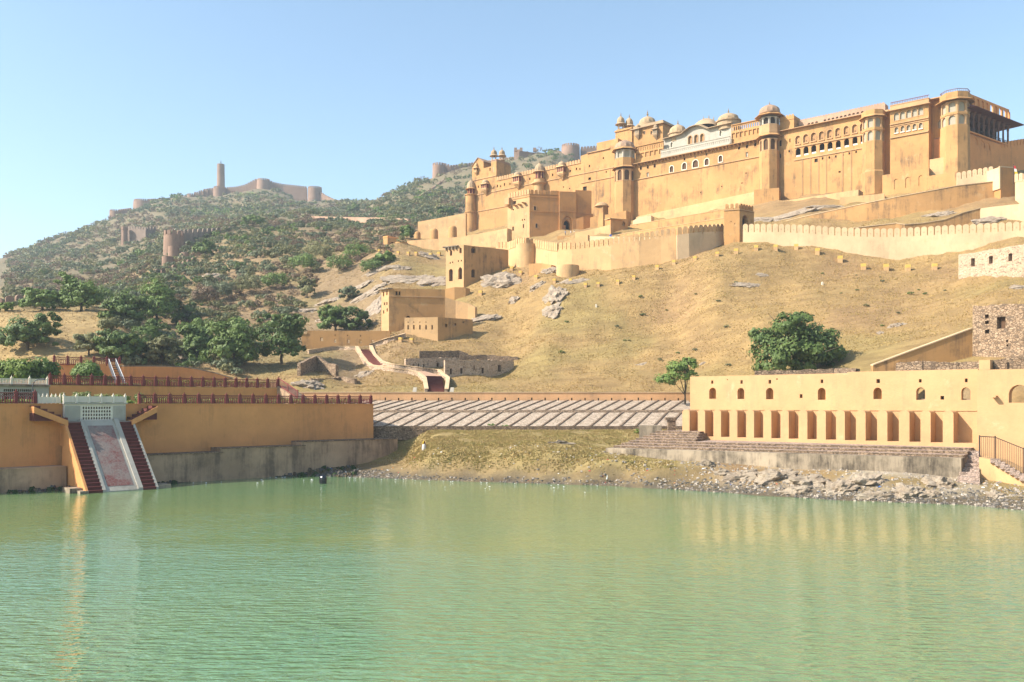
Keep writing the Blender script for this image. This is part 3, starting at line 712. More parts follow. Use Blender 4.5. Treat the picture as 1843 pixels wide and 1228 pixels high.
# white balcony
pv_ = thing("white_pavilion", "weathered white rooftop pavilion with curved bangla roof and three domes", "pavilion", FL.pt(FL.s(1255), -3, za))
a, b = FL.s(1191.5), FL.s(1316); L = b - a; zt = za + 2.6
mb = MB(); hs = [rect(a + L * (i + .5) / 34, za + 1.0, L / 34 * .7, .9) for i in range(34)]
panel(mb, FL, .9, [(a, za + .25), (b, za + .25), (b, zt), (a, zt)], hs, depth=.12, thick=.3); mb.box(FL, a, b, .5, 1.05, zt, zt + .15); mb.box(FL, a, b, .3, 1.1, za + .1, za + .5)
mb.quad(FL.pt(a, .9, za + .25), FL.pt(a, -3, za + .25), FL.pt(a, -3, zt), FL.pt(a, .9, zt))
mb.build('balcony_wall', M['greyw'], pv_)
mb = MB(); k = a + .3
while k < b: mb.hexa([FL.pt(k, .1, za - .9), FL.pt(k + .35, .1, za - .9), FL.pt(k + .35, 0, za - .9), FL.pt(k, 0, za - .9), FL.pt(k, .85, za + .1), FL.pt(k + .35, .85, za + .1), FL.pt(k + .35, 0, za + .1), FL.pt(k, 0, za + .1)]); k += 1.9
mb.build('bracket_row', M['band'], pv_)
W2 = -2.0
A2 = lambda x, y: FL.sz(*Z1(x, y), W2)
zr = FL.z(*Z1(812, 463), W2)
curve = [(812, 463), (880, 446), (955, 424), (985, 398), (1020, 373), (1060, 359), (1090, 358), (1120, 370), (1150, 384), (1200, 371), (1338, 338)]
top = [A2(x, y) for x, y in curve]
o3 = [wpoly(FL, W2, *Z1(x, y), 26 / 4.19, 60 / 4.19) for x, y in ((1013, 470), (1059, 462), (1104, 454))]
sm_ = [wpoly(FL, W2, *Z1(x, y), 18 / 4.19, 40 / 4.19) for x, y in ((875, 506), (1244, 421))]
mb = MB(); panel(mb, FL, W2, [(top[0][0], za), (top[-1][0], za)] + top[::-1], [], o3 + sm_, depth=.5, thick=6); mb.build('wall', M['greyw'], pv_)
for q in o3: pane_part(FL, W2, q, pv_, M['blind'], .5, frame=M['band'], fw=.25)
for q in sm_: pane_part(FL, W2, q, pv_, M['lattice'], .4, frame=M['white'], fw=.15)
mb = MB()
for (sa, z0), (sb, z1) in zip(top[:-1], top[1:]):
    mb.hexa([FL.pt(sa, W2 + 1.3, z0 - .3), FL.pt(sb, W2 + 1.3, z1 - .3), FL.pt(sb, W2 - .4, z1), FL.pt(sa, W2 - .4, z0), FL.pt(sa, W2 + 1.3, z0 - .12), FL.pt(sb, W2 + 1.3, z1 - .12), FL.pt(sb, W2 - .4, z1 + .45), FL.pt(sa, W2 - .4, z0 + .45)])
mb.build('curved_eave', M['dome'], pv_)
# bangla vault behind the arch, and two domes
sa, sb = FL.s(Z1(1030, 0)[0], -6), FL.s(Z1(1232, 0)[0], -6); zv = FL.z(*Z1(1130, 372), -6); zp = FL.z(*Z1(1140, 304), -6)
mb = MB(); mb.sm = True; n, m_ = 14, 8; vs_ = []
for i in range(n + 1):
    u = -1 + 2 * i / n
    for j in range(m_ + 1):
        v = -1 + 2 * j / m_; vs_.append(FL.pt((sa + sb) / 2 + u * (sb - sa) / 2, -6.5 + v * 4.2, zv - 1 + (zp - zv + 1) * (1 - u * u) ** .8 * (1 - .75 * v * v)))
mb.add(vs_, [(i * (m_ + 1) + j, (i + 1) * (m_ + 1) + j, (i + 1) * (m_ + 1) + j + 1, i * (m_ + 1) + j + 1) for i in range(n) for j in range(m_)])
for u in (-.55, -.2, .2, .55):
    p = FL.pt((sa + sb) / 2 + u * (sb - sa) / 2, -6.5, zv - 1 + (zp - zv + 1) * (1 - u * u) ** .8 - .1); finial(mb, p.x, p.y, p.z, 1.5)
mb.build('vault', M['dome'], pv_)
for x, yb, yt, hw, w_ in ((922, 418, 358, 62, -5), (1303, 325, 272, 77, -5)):
    px, pb = Z1(x, yb); c = FL.pt(FL.s(px, w_), w_, FL.z(px, pb, w_)); r = hw / 4.19 * c.y / F
    mb = MB(); mb.lathe(c.x, c.y, [(r * 1.12, c.z - 3.5), (r * 1.12, c.z - .6), (r * 1.25, c.z - .6), (r * 1.25, c.z - .2), (r * 1.05, c.z)], 16); mb.build('drum', M['dome'], pv_)
    add_dome(pv_, c.x, c.y, c.z, r, FL.z(px, Z1(0, yt)[1], w_) - c.z, M['dome'], M['brass'], 2.0)

# domed hall and chhatris rising behind the left end of the main wall
WB = -10.0
hall = thing("domed_hall", "square ochre rooftop hall with large dome and corner kiosks behind the left tower", "hall", FL.pt(FL.s(1165, WB), WB, 94))
B = lambda x, y: FL.sz(*Z7(x, y), WB)
s0, s1 = B(303, 0)[0], B(632, 0)[0]; zt = B(470, 175)[1]
wn3 = [wpoly(FL, WB, *Z7(x, y), 3.2, 5.5, 'r') for x, y in ((427, 240), (506, 240))]
mb = MB(); panel(mb, FL, WB, [(s0, 86), (s1, 86), (s1, zt), (s0, zt)], [], wn3, depth=.5, thick=9); mb.build('wall', M['ochre'], hall)
for q in wn3: pane_part(FL, WB, q, hall, M['lattice'], .4, frame=M['band'])
mb = MB(); mb.box(FL, s0 - .9, s1 + .9, WB - 9.5, WB + .9, zt, zt + .3); mb.box(FL, s0 - .1, s1 + .1, WB - 9, WB + .1, zt + .3, zt + 1.3); mb.build('eave', M['dome'], hall)
for x in (362, 560): jharokha(hall, FL, Z7(x, 0)[0], Z7(0, 140)[1], Z7(0, 205)[1], Z7(0, 262)[1], Z7(0, 318)[1], 7.5, M['dome'], M['lattice'], 1.2, w=WB, dome=M['dome'])
sD, zd = FL.sz(*Z7(463, 143), WB - 4.5); c = FL.pt(sD, WB - 4.5, 0); zt9 = FL.z(*Z7(463, 66), WB - 4.5)
mb = MB(); mb.lathe(c.x, c.y, [(3.5, zt + 1), (3.5, zd - .1), (3.3, zd)], 24); mb.build('drum', M['dome'], hall, smooth=True)
add_dome(hall, c.x, c.y, zd, 2.95, zt9 - zd, M['dome'], M['brass'], 2.8, 24)
mb = MB(); mb.box(FL, B(118, 0)[0], B(300, 0)[0], WB - 7, WB + .6, 86, B(150, 212)[1]); mb.box(FL, B(112, 0)[0], B(300, 0)[0], WB - 7, WB + 1.0, B(150, 235)[1], B(150, 222)[1]); mb.build('side_block', M['ochre'], hall)
for x, yt, yc, yb, dw, lab in ((168, 62, 150, 214, -1.2, "open domed pavilion on four columns, leftmost beside the large domed hall"), (262, 78, 172, 222, -3.5, "open domed pavilion on four columns between its left twin and the large dome")):
    px = Z7(x, 0)[0]; w_ = WB + dw; c = FL.pt(FL.s(px, w_), w_, 0); zz = lambda y: HC + (HY - Z7(0, y)[1]) / F * c.y
    chhatri("rooftop_pavilion", lab, c, zz(yb), 1.35, zz(yc), zz(yt), M['dome'], 4, 1.6, group="domed pavilions beside the hall")

# ---------------------------------------------------------------- octagonal towers
d = 6.136; y7 = lambda y: 200 + y / d; y1 = lambda y: 140 + y / 4.1886; y2 = lambda y: 140 + y / 4.1603
octa("octagonal_tower", "octagonal tower with stained brown dome left of the bare palace wall", 1124.5, .8, 3.75, 385,
     [('shaft', [(400, 1.05), (y7(1000), 1.0), (y7(772), 1.0)]), ('win', y7(768), y7(636), .97, .62, .86, M['shade'], M['band']), ('eave', y7(610), 1.25), ('shaft', [(y7(612), .98), (y7(590), 1.02), (y7(512), 1.0)], 'band'),
      ('win', y7(512), y7(424), .95, .66, .86, M['lattice'], M['greyw']), ('eave', y7(408), 1.28), ('shaft', [(y7(410), .95), (y7(388), .93)], 'drum', M['domed']), ('dome', y7(388), .93, y7(302), M['domed'], .8)], M['ochre'])
octa("octagonal_tower", "octagonal domed tower between the bare wall and the arched gallery", 1385, .9, 3.2, 345,
     [('shaft', [(380, 1.05), (y1(830), 1.0), (y1(548), 1.0)]), ('win', y1(546), y1(455), .97, .62, .9, M['shade'], M['band']), ('eave', y1(428), 1.3), ('shaft', [(y1(430), .98), (y1(410), 1.02), (y1(348), 1.0)], 'band', M['band']),
      ('win', y1(349), y1(290), .95, .66, .86, M['dark'], M['greyw']), ('eave', y1(272), 1.45), ('shaft', [(y1(276), .98), (y1(250), .95)], 'drum', M['domed']), ('dome', y1(250), .98, y1(188), M['domed'], 1.3)], M['ochre'])
octa("octagonal_tower", "flat topped octagonal tower at the right end of the arched gallery", 1572, 1.0, 3.15, 320,
     [('shaft', [(350, 1.14), (y2(702), 1.1), (y2(690), 1.0), (y2(472), 1.0)]), ('win', y2(472), y2(388), .97, .66, .84, M['lattice'], M['band']), ('shaft', [(y2(392), 1.03), (y2(372), 1.03)], 'band'), ('win', y2(374), y2(290), .97, .66, .84, M['lattice'], M['band']),
      ('eave', y2(282), 1.3), ('shaft', [(y2(285), 1.05), (y2(238), 1.05)], 'parapet')], M['ochre'])
octa("octagonal_tower", "tallest flat topped octagonal corner tower at the right end of the palace", 1719, .6, 3.75, 313,
     [('shaft', [(330, 1.02), (y2(352), 1.0)]), ('win', y2(352), y2(270), .96, .66, .84, M['lattice'], M['band']), ('shaft', [(y2(274), 1.0), (y2(256), 1.0)], 'band'), ('win', y2(258), y2(170), .96, .66, .84, M['lattice'], M['band']),
      ('eave', y2(158), 1.35), ('shaft', [(y2(162), 1.05), (y2(104), 1.05)], 'parapet'), ('rail', y2(104), y2(84), 1.02)], M['ochre'])

# ---------------------------------------------------------------- gallery wing
gw = thing("gallery_wing", "palace wing with two rows of arched openings and a long cornice", "palace", FL.pt(FL.s(1480), 0, 75))
up = [wpoly(FL, 0, *Z2(x, y), 9, 15.5) for x, y in ((150, 467), (209, 456), (267, 444), (327, 435), (388, 422), (449, 409), (512, 395), (575, 382), (634, 372))]
lo = [wpoly(FL, 0, *Z2(x, y), 9, 15.5) for x, y in ((151, 560), (210, 548), (268, 536), (330, 523), (390, 513), (452, 503), (514, 488), (577, 474), (637, 460))]
sm_ = [wpoly(FL, 0, *Z2(x, y), a, b, k) for x, y, a, b, k in [(19, 490, 4.4, 11, 'a'), (90, 470, 2, 7, 'r'), (85, 551, 3, 4, 'r'), (14, 585, 5, 8, 'a'), (286, 620, 6, 6.5, 'r'), (335, 605, 3, 4, 'r'), (385, 598, 3, 4, 'r'), (434, 590, 3, 4, 'r'), (486, 579, 3, 4, 'r'), (535, 567, 3, 4, 'r'), (586, 556, 3, 4, 'r'), (462, 705, 4, 3, 'r')]]
zc = FL.z(*Z2(380, 330))
mb = MB(); panel(mb, FL, 0, [(FL.s(1398), 62), (FL.s(1564), 62), (FL.s(1564), zc), (FL.s(1398), zc)], [], up + lo + sm_, depth=.55, thick=1.0); mb.build('wall', M['ochre'], gw)
for q in up:
    o = pane_part(FL, 0, q, gw, M['blind'], .45, frame=M['band'], fw=.16, sill=M['band'])
    c_ = (q[0][0] + q[1][0]) / 2; m2 = MB(); m2.box(FL, c_ - .13, c_ + .13, -.46, -.4, q[0][1] + .5, q[0][1] + .85); m2.build('peephole', M['dark'], o)
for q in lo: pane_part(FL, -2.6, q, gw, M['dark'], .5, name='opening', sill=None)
for q in lo:
    m2 = MB(); m2.box(FL, q[0][0] + .02, q[1][0] - .02, -.5, -.2, q[0][1], q[0][1] + .55); m2.build('balustrade', M['white'], gw)
for q in sm_: pane_part(FL, 0, q, gw, M['dark'], .4)
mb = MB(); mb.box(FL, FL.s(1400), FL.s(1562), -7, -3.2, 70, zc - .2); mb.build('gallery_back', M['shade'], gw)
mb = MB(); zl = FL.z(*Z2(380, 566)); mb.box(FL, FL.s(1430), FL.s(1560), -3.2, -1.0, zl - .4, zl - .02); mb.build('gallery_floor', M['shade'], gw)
mb = MB(); s0, s1 = FL.s(1402), FL.s(1560)
mb.box(FL, FL.s(1430), s1, -.05, .28, FL.z(*Z2(380, 475)) - .2, FL.z(*Z2(380, 475)) + .12); mb.box(FL, FL.s(1429), s1, -.05, .25, zl - .45, zl - .1)
mb.hexa([FL.pt(s0, 1.2, zc - .2), FL.pt(s1, 1.2, zc - .2), FL.pt(s1, -.5, zc), FL.pt(s0, -.5, zc), FL.pt(s0, 1.2, zc - .05), FL.pt(s1, 1.2, zc - .05), FL.pt(s1, -.5, zc + .5), FL.pt(s0, -.5, zc + .5)])
mb.build('cornice', M['band'], gw)
mb = MB()                                             # projecting buttress strips that carry the drain stains
for x in (180, 240, 300, 358, 480, 545): mb.box(FL, FL.s(1400 + x / 4.16), FL.s(1400 + x / 4.16) + .35, 0, .12, zl - 14, zl - .5)
mb.build('buttress_strip', M['stained'], gw)
wp = -3.0
hp = [wpoly(FL, wp, *ZI(x, y), 5, 3.4) for x, y in ((244, 502), (305, 488), (376, 472), (517, 440), (585, 424), (653, 410), (723, 395), (792, 380), (863, 365), (934, 346), (1005, 330), (1076, 316), (1152, 300))]
za_, zb_ = zc - .2, FL.z(*ZI(700, 330), wp)
mb = MB(); panel(mb, FL, wp, [(FL.s(1437, wp), za_), (FL.s(1593, wp), za_), (FL.s(1593, wp), zb_), (FL.s(1437, wp), zb_)], [], hp, depth=.6, thick=3); mb.build('attic', M['pinkw'], gw)
for q in hp: pane_part(FL, wp, q, gw, M['lattice'], .5)
put_merlons(gw, [FL.pt(FL.s(1438, wp), wp - .2, zb_ - .1), FL.pt(FL.s(1592, wp), wp - .2, zb_ - .1)], .8, .6, .3, M['pinkw'], 'gw', each=False)
mb = MB(); zq = FL.z(*Z2(60, 292)); mb.box(FL, FL.s(1403), FL.s(1428.5), -7, -.2, zc - .5, zq); mb.box(FL, FL.s(1403) - .1, FL.s(1428.5) + .1, -7.1, -.05, zq - 1.1, zq - .9); mb.build('corner_block', M['ochre'], gw)
put_merlons(gw, [FL.pt(FL.s(1403), -.4, zq - .05), FL.pt(FL.s(1428.5), -.4, zq - .05)], .8, .6, .3, M['band'], 'gw', each=False)

# ---------------------------------------------------------------- end block with arched windows
eb = thing("end_block", "projecting ochre palace block with two rows of five arched windows", "palace", FL.pt(FL.s(1638), 2, 78))
WE = 2.2
r1 = [wpoly(FL, WE, *Z2(x, y), 8.8, 13.5) for x, y in ((888, 292), (934, 283), (980, 272), (1024, 262), (1070, 252))]
r2 = [wpoly(FL, WE, *Z2(x, y), 6.5, 10.5) for x, y in ((888, 393), (934, 384), (978, 377), (1023, 368), (1070, 360))]
s0, s1 = FL.s(1602, WE), FL.s(1671.5, WE); zt = FL.z(*Z2(985, 222), WE)
mb = MB(); panel(mb, FL, WE, [(s0, 64), (s1, 64), (s1, zt), (s0, zt)], [], r1 + r2, depth=.45, thick=9); mb.build('wall', M['ochre'], eb)
for q in r1: pane_part(FL, WE, q, eb, M['lattice'], .3, frame=M['band'], fw=.18)
for q in r2: pane_part(FL, WE, q, eb, M['lattice'], .4, frame=M['band'], fw=.2, sill=M['white'])
mb = MB()
for y, h_, o in ((330, .25, .3), (345, .2, .2), (432, .3, .35)): cornice(mb, s0, s1, FL.z(*Z2(985, y), WE), h_, o, w=WE)
mb.hexa([FL.pt(s0 - .6, WE + 1.1, zt - .2), FL.pt(s1 + .6, WE + 1.1, zt - .2), FL.pt(s1 + .6, WE - 9, zt), FL.pt(s0 - .6, WE - 9, zt), FL.pt(s0 - .6, WE + 1.1, zt - .05), FL.pt(s1 + .6, WE + 1.1, zt - .05), FL.pt(s1, WE - 9, zt + .5), FL.pt(s0, WE - 9, zt + .5)])
zp = FL.z(*Z2(985, 184), WE); mb.box(FL, s0, s1, WE - 8.5, WE, zt + .3, zp); mb.box(FL, s0 - .1, s1 + .1, WE - 8.6, WE + .12, zp, zp + .2); mb.build('cornice', M['band'], eb)
mb = MB(); k = s0 + .1; mb.box(FL, s0, s1, WE - .5, WE - .38, zp + 1.0, zp + 1.15)
while k < s1: mb.box(FL, k, k + .1, WE - .5, WE - .4, zp + .2, zp + 1.0); k += .45
mb.build('railing', M['maroon'], eb)
lk = thing("link_wall", "recessed ochre wall joining the end block and the corner tower", "palace", FL.pt(FL.s(1640), -1.5, 78))
q1 = [wpoly(FL, -1.2, *Z2(x, y), a, b, k) for x, y, a, b, k in [(1224, 263, 3, 4, 'r'), (1218, 348, 9, 14, 'a'), (1140, 352, 4, 9, 'r')]]
mb = MB(); zt = FL.z(*Z2(1190, 165), -1.2); panel(mb, FL, -1.2, [(FL.s(1555, -1.2), 64), (FL.s(1722, -1.2), 64), (FL.s(1722, -1.2), zt), (FL.s(1555, -1.2), zt)], [], q1, depth=.4, thick=8); mb.build('wall', M['deep'], lk)
for q in q1: pane_part(FL, -1.2, q, lk, M['lattice'], .35, frame=M['band'])
mb = MB(); s0, s1 = FL.s(1673, -1.2), FL.s(1712, -1.2)
mb.hexa([FL.pt(s0, 1.0, zt - .2), FL.pt(s1, 1.0, zt - .2), FL.pt(s1, -2, zt), FL.pt(s0, -2, zt), FL.pt(s0, 1.0, zt - .05), FL.pt(s1, 1.0, zt - .05), FL.pt(s1, -2, zt + .5), FL.pt(s0, -2, zt + .5)])
zp = FL.z(*Z2(1190, 146), -1.2); mb.box(FL, s0, s1, -8, -1.1, zt + .3, zp); mb.box(FL, FL.s(1588, -1.2), FL.s(1602, -1.2), -3, .5, zt - 1.0, zt - .5); mb.build('cornice', M['band'], lk)

# ---------------------------------------------------------------- pillared hall on the shaded end
c0 = FL.pt(FL.s(1741), -1.0, 0)
FS = Fr(c0.x, c0.y, .81, .587)
ph = thing("pillared_hall", "shaded open hall of dark columns under a wide sloping eave beside the corner tower", "hall", (c0.x + 12, c0.y + 9, 82))
S = lambda x, y, w=0: FS.sz(*ZT(x, y), w)
send = S(1003, 400)[0]; z1_, z2_ = S(432, 105)[1], S(760, 540)[1]
zf = S(455, 640)[1]; ze = S(480, 330)[1]; zpar = S(440, 250)[1]; ztop = S(430, 105)[1]
bl = [wpoly(FS, 0, *ZT(x, y), 11, 13) for x, y in ((540, 745), (632, 790), (700, 815))]
mb = MB(); panel(mb, FS, 0, [(-2, 62), (send, 62), (send, zf), (-2, zf)], bl, [], depth=.15, thick=10); mb.box(FS, -2, send + .3, -.1, .5, zf, zf + .35); mb.build('base_wall', M['garden'], ph)
mb = MB(); mb.box(FS, -2, send + .3, -10, 0, zf - .3, zf - .01); mb.build('floor_slab', M['pinkw'], ph)
ncol = 9
for row in (-.4, -4.6):
    for i in range(ncol):
        c = FS.pt(.8 + (send - 1.6) * i / (ncol - 1), row, 0); m = MB()
        m.lathe(c.x, c.y, [(.5, zf + .35), (.5, zf + .8), (.3, zf + 1.0), (.26, ze - 2.2), (.36, ze - 2.0), (.36, ze - 1.6), (.75, ze - .8), (.85, ze)], 8); m.build('column', M['pillar'], ph)
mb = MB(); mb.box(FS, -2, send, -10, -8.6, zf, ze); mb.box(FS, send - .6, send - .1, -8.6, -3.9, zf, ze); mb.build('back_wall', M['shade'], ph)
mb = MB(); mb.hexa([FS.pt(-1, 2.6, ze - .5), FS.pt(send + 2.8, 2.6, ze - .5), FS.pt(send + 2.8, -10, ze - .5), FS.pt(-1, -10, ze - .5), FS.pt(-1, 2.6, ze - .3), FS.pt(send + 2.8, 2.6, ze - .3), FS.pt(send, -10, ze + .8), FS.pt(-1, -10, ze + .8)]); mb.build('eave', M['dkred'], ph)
mb = MB(); mb.box(FS, -1, send, -9.5, -.05, ze + .3, zpar); mb.build('frieze', M['maroon'], ph)
ar = [arch(send * (i + .6) / 9.5 + 2.2, zpar + .35, send / 9.5 * .62, (ztop - zpar) * .7) for i in range(9)]
mb = MB(); panel(mb, FS, -.4, [(-2, zpar), (send, zpar), (send, ztop), (-2, ztop)], ar[:4] + ar[5:6], ar[4:5] + ar[6:], depth=.35, thick=.5); mb.build('parapet_arcade', M['garden'], ph)
mb = MB(); m = 24
for i in range(m): c = FS.pt(.2 + (send - .4) * i / (m - 1), .35, 0); mb.lathe(c.x, c.y, [(.05, zf + .35), (.05, zf + 1.25)], 4)
mb.box(FS, 0, send, .3, .4, zf + 1.25, zf + 1.35); mb.build('railing', M['metal'], ph)
# ---------------------------------------------------------------- bastions, ramparts and outworks below the palace
def Z5(x, y): return (960 + x / 4.1886, 360 + y / 4.1886)
def Z4(x, y): return (540 + x / 4.093, 420 + y / 4.093)
def Z6(x, y): return (1400 + x / 4.0926, 360 + y / 4.0926)
def ZG(x, y): return (990 + x / 10.231, 360 + y / 10.231)

# gate bastion with crenellated top: left face coloured as lit, right face with the great arch coloured as shaded
cx_, cy_ = 953, 302
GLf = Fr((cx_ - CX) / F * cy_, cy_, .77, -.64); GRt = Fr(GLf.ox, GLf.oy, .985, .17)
gb = thing("gate_bastion", "crenellated square bastion with pointed entrance arch and two visitors below", "bastion", (GLf.ox + 5, cy_ + 5, 63))
gl = lambda x, y: GLf.sz(*ZL(x, y)); gr = lambda x, y: GRt.sz(*ZL(x, y))
sl = GLf.s(913.5); zt = GLf.z(953, 349)
ws = [wpoly(GLf, 0, *ZL(x, y), a, b, k) for x, y, a, b, k in [(820, 1050, 2, 3, 'r'), (849, 1045, 2, 3, 'r'), (833, 1132, 2.2, 7, 'r'), (695, 1166, 3, 8, 'a'), (700, 915, 2, 2, 'r'), (712, 818, 6.5, 6, 'r')]]
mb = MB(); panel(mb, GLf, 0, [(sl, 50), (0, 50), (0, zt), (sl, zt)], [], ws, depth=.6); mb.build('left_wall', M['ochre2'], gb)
for q in ws: pane_part(GLf, 0, q, gb, M['shade'], .6)
G2 = lambda x, y: GRt.sz(*Z3(x, y))
sr1, sr2, sr3 = GRt.s(1006), GRt.s(1036), GRt.s(1065)
zr2, zr3 = GRt.z(1020, 346), GRt.z(1050, 342.5)
wr = [wpoly(GRt, 0, *Z3(x, y), a, b, k) for x, y, a, b, k in [(1119, 622, 4.2, 7, 'r'), (1132, 765, 4, 8.5, 'p')]]
gate = wpoly(GRt, 0.0, *ZG(305, 510), 117 / 10.2, 285 / 10.2, 'p')
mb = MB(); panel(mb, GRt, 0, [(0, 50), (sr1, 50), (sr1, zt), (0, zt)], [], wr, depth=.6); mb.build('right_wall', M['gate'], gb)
for q in wr: pane_part(GRt, 0, q, gb, M['shade'], .6, frame=M['band'])
big = wpoly(GRt, .7, *ZG(318, 470), 190 / 10.2, 365 / 10.2, 'p')
mb = MB(); panel(mb, GRt, .7, [(sr1, 50), (sr2, 50), (sr2, zr2), (sr1, zr2)], [], [big], depth=.45, thick=8)
panel(mb, GRt, .25, [(min(a for a, b in big) - .3, 50), (max(a for a, b in big) + .3, 50), (max(a for a, b in big) + .3, max(b for a, b in big) + .3), (min(a for a, b in big) - .3, max(b for a, b in big) + .3)], [], [gate], depth=2.0)
panel(mb, GRt, -.3, [(sr2 - .02, 50), (sr3, 50), (sr3, zr3), (sr2 - .02, zr3)], [], depth=.3, thick=8); mb.build('gate_block', M['gate'], gb)
go = pane_part(GRt, .25, gate, gb, M['dark'], 1.9, name='gateway')
q = [(a, b) for a, b in gate]; c0_ = min(a for a, b in q); c1_ = max(a for a, b in q); zb_ = min(b for a, b in q)
mb = MB(); mb.box(GRt, c0_, c0_ + (c1_ - c0_) * .42, -1.2, -.9, zb_, zb_ + 3.6); mb.build('door_leaf', M['garden'], go)
mb = MB()                                             # row of stepped niches over the arch, string courses
zq = G2(1390, 655)[1]
for i in range(5): sx = sr1 + (sr2 - sr1) * (.2 + i * .15); mb.box(GRt, sx - .09, sx + .09, .7, .78, zq + .4, zq + 2.0)
mb.box(GRt, sr1, sr2, .7, .95, zq, zq + .3)
mb.box(GRt, 0, sr1 - .02, 0, .15, G2(1190, 655)[1], G2(1190, 655)[1] + .25); mb.box(GLf, sl, -.02, 0, .15, zt - 1.0, zt - .75); mb.box(GRt, .02, sr1 - .02, 0, .15, zt - 1.0, zt - .75)
mb.box(GRt, sr2 + .02, sr3, -.3, -.1, G2(1500, 668)[1], G2(1500, 668)[1] + .25); mb.build('string_course', M['gate'], gb)
mb = MB(); mb.hexa([GLf.pt(sl, 0, zt - .5), GLf.pt(0, 0, zt - .5), GRt.pt(sr1, 0, zt - .5), GLf.pt(sl, -14, zt - .5), GLf.pt(sl, 0, zt - .02), GLf.pt(0, 0, zt - .02), GRt.pt(sr1, 0, zt - .02), GLf.pt(sl, -14, zt - .02)])
mb.quad(GLf.pt(sl, 0, 50), GLf.pt(sl, 0, zt), GLf.pt(sl, -14, zt), GLf.pt(sl, -14, 50)); mb.build('roof_deck', M['gate'], gb)
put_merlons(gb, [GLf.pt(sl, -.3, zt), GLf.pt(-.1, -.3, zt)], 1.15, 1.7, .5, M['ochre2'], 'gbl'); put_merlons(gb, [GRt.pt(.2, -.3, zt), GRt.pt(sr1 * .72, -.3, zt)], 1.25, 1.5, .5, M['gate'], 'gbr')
mb = MB(); mb.box(GRt, sr1 * .72, sr1, -.6, -.02, zt - .01, zt + 1.4); mb.build('parapet', M['gate'], gb)
mb = MB()                                             # small corner machicolation and corbels at the left
s9 = GLf.s(ZL(655, 0)[0]); mb.box(GLf, sl - .3, sl + 1.6, 0, 1.3, gl(655, 850)[1], gl(655, 760)[1]); mb.build('machicolation', M['band'], gb)
mb = MB()
for x, y in ((655, 870), (730, 855), (790, 845), (850, 822)): sx, sz_ = gl(x, y); mb.hexa([GLf.pt(sx, .1, sz_ - .6), GLf.pt(sx + .5, .1, sz_ - .6), GLf.pt(sx + .5, 0, sz_ - .6), GLf.pt(sx, 0, sz_ - .6), GLf.pt(sx - .4, 1.5, sz_), GLf.pt(sx + .7, 1.5, sz_), GLf.pt(sx + .7, 0, sz_), GLf.pt(sx - .4, 0, sz_)])
mb.build('corbel_row', M['band'], gb)

# outer wall left of the palace, on a lower terrace wall with small round bastions
t_ = wall("outer_wall", "pale upper wall running left from the palace turret", [(752, 399.5, 352), (800, 391, 347), (838, 383.5, 343)], 1.2, M['ochre2'], drop=10)
for px, pt, Y, r, lab in ((751.5, 421, 346, 1.2, "smallest round buttress at the far left end of the pale wall"), (781, 416, 342, 1.6, "middle round buttress on the pale wall"), (814.5, 411, 338, 1.6, "tallest round buttress on the pale wall nearest the turret")):
    p = P(px, pt, Y); th = thing("round_buttress", lab, "buttress", (p.x, p.y, p.z - 8), group="round buttresses on the pale wall")
    mb = MB(); mb.sm = True; mb.lathe(p.x, p.y, [(r * 1.1, p.z - 9), (r, p.z), (r * .85, p.z + .5), (r * .4, p.z + .9), (.05, p.z + 1.0)], 14); mb.build('shaft', M['ochre'], th)
wall("terrace_wall", "long pale terrace wall under the left end of the palace", [(733, 434, 318), (745, 432.5, 317), (790, 430, 314), (830, 426, 310), (870, 419, 306), (913, 411, 301)], 3.0, M['ochre2'], drop=9, batter=.8)
p = P(722, 437, 318); th = thing("round_bastion", "low round bastion between the small gatehouse and pale terrace wall", "bastion", (p.x, p.y, p.z - 4))
mb = MB(); mb.sm = True; mb.lathe(p.x, p.y, [(2.4, p.z - 9), (2.2, p.z), (2.0, p.z + .05)], 18); mb.build('drum', M['ochre'], th)
wall("low_wall", "low stepped pale wall leading left from the small round bastion to the gatehouse", [(679, 449, 316), (700, 444, 317), (719, 440, 317)], 1.0, M['ochre2'], drop=6)
gh = thing("gatehouse", "little cubic gatehouse with an arched doorway at the left end of the ramparts", "gatehouse", P(705, 445, 322))
G0 = P(697.5, 0, 322); ga = Fr(G0.x, 322, .77, -.64); gbf = Fr(G0.x, 322, .96, .28)
zt_ = HC + (HY - 427) / F * 322; mb = MB(); mb.box(ga, ga.s(690), 0, -4, 0, 62, zt_)
dq = wpoly(gbf, 0, 706.5, 440, 9, 9, 'a'); e_ = gbf.s(717.5); panel(mb, gbf, .01, [(.01, 62), (e_, 62), (e_, zt_ - .3), (.01, zt_ - .3)], [], [dq], depth=.8, thick=4); mb.build('wall', M['ochre'], gh); pane_part(gbf, .01, dq, gh, M['shade'], .8, name='doorway')
mb = MB(); mb.box(ga, ga.s(690) - .1, .1, -4, .1, zt_, zt_ + .5); mb.box(gbf, .15, e_, -.5, .12, zt_ - .3, zt_ + .1); mb.build('parapet', M['garden'], gh)

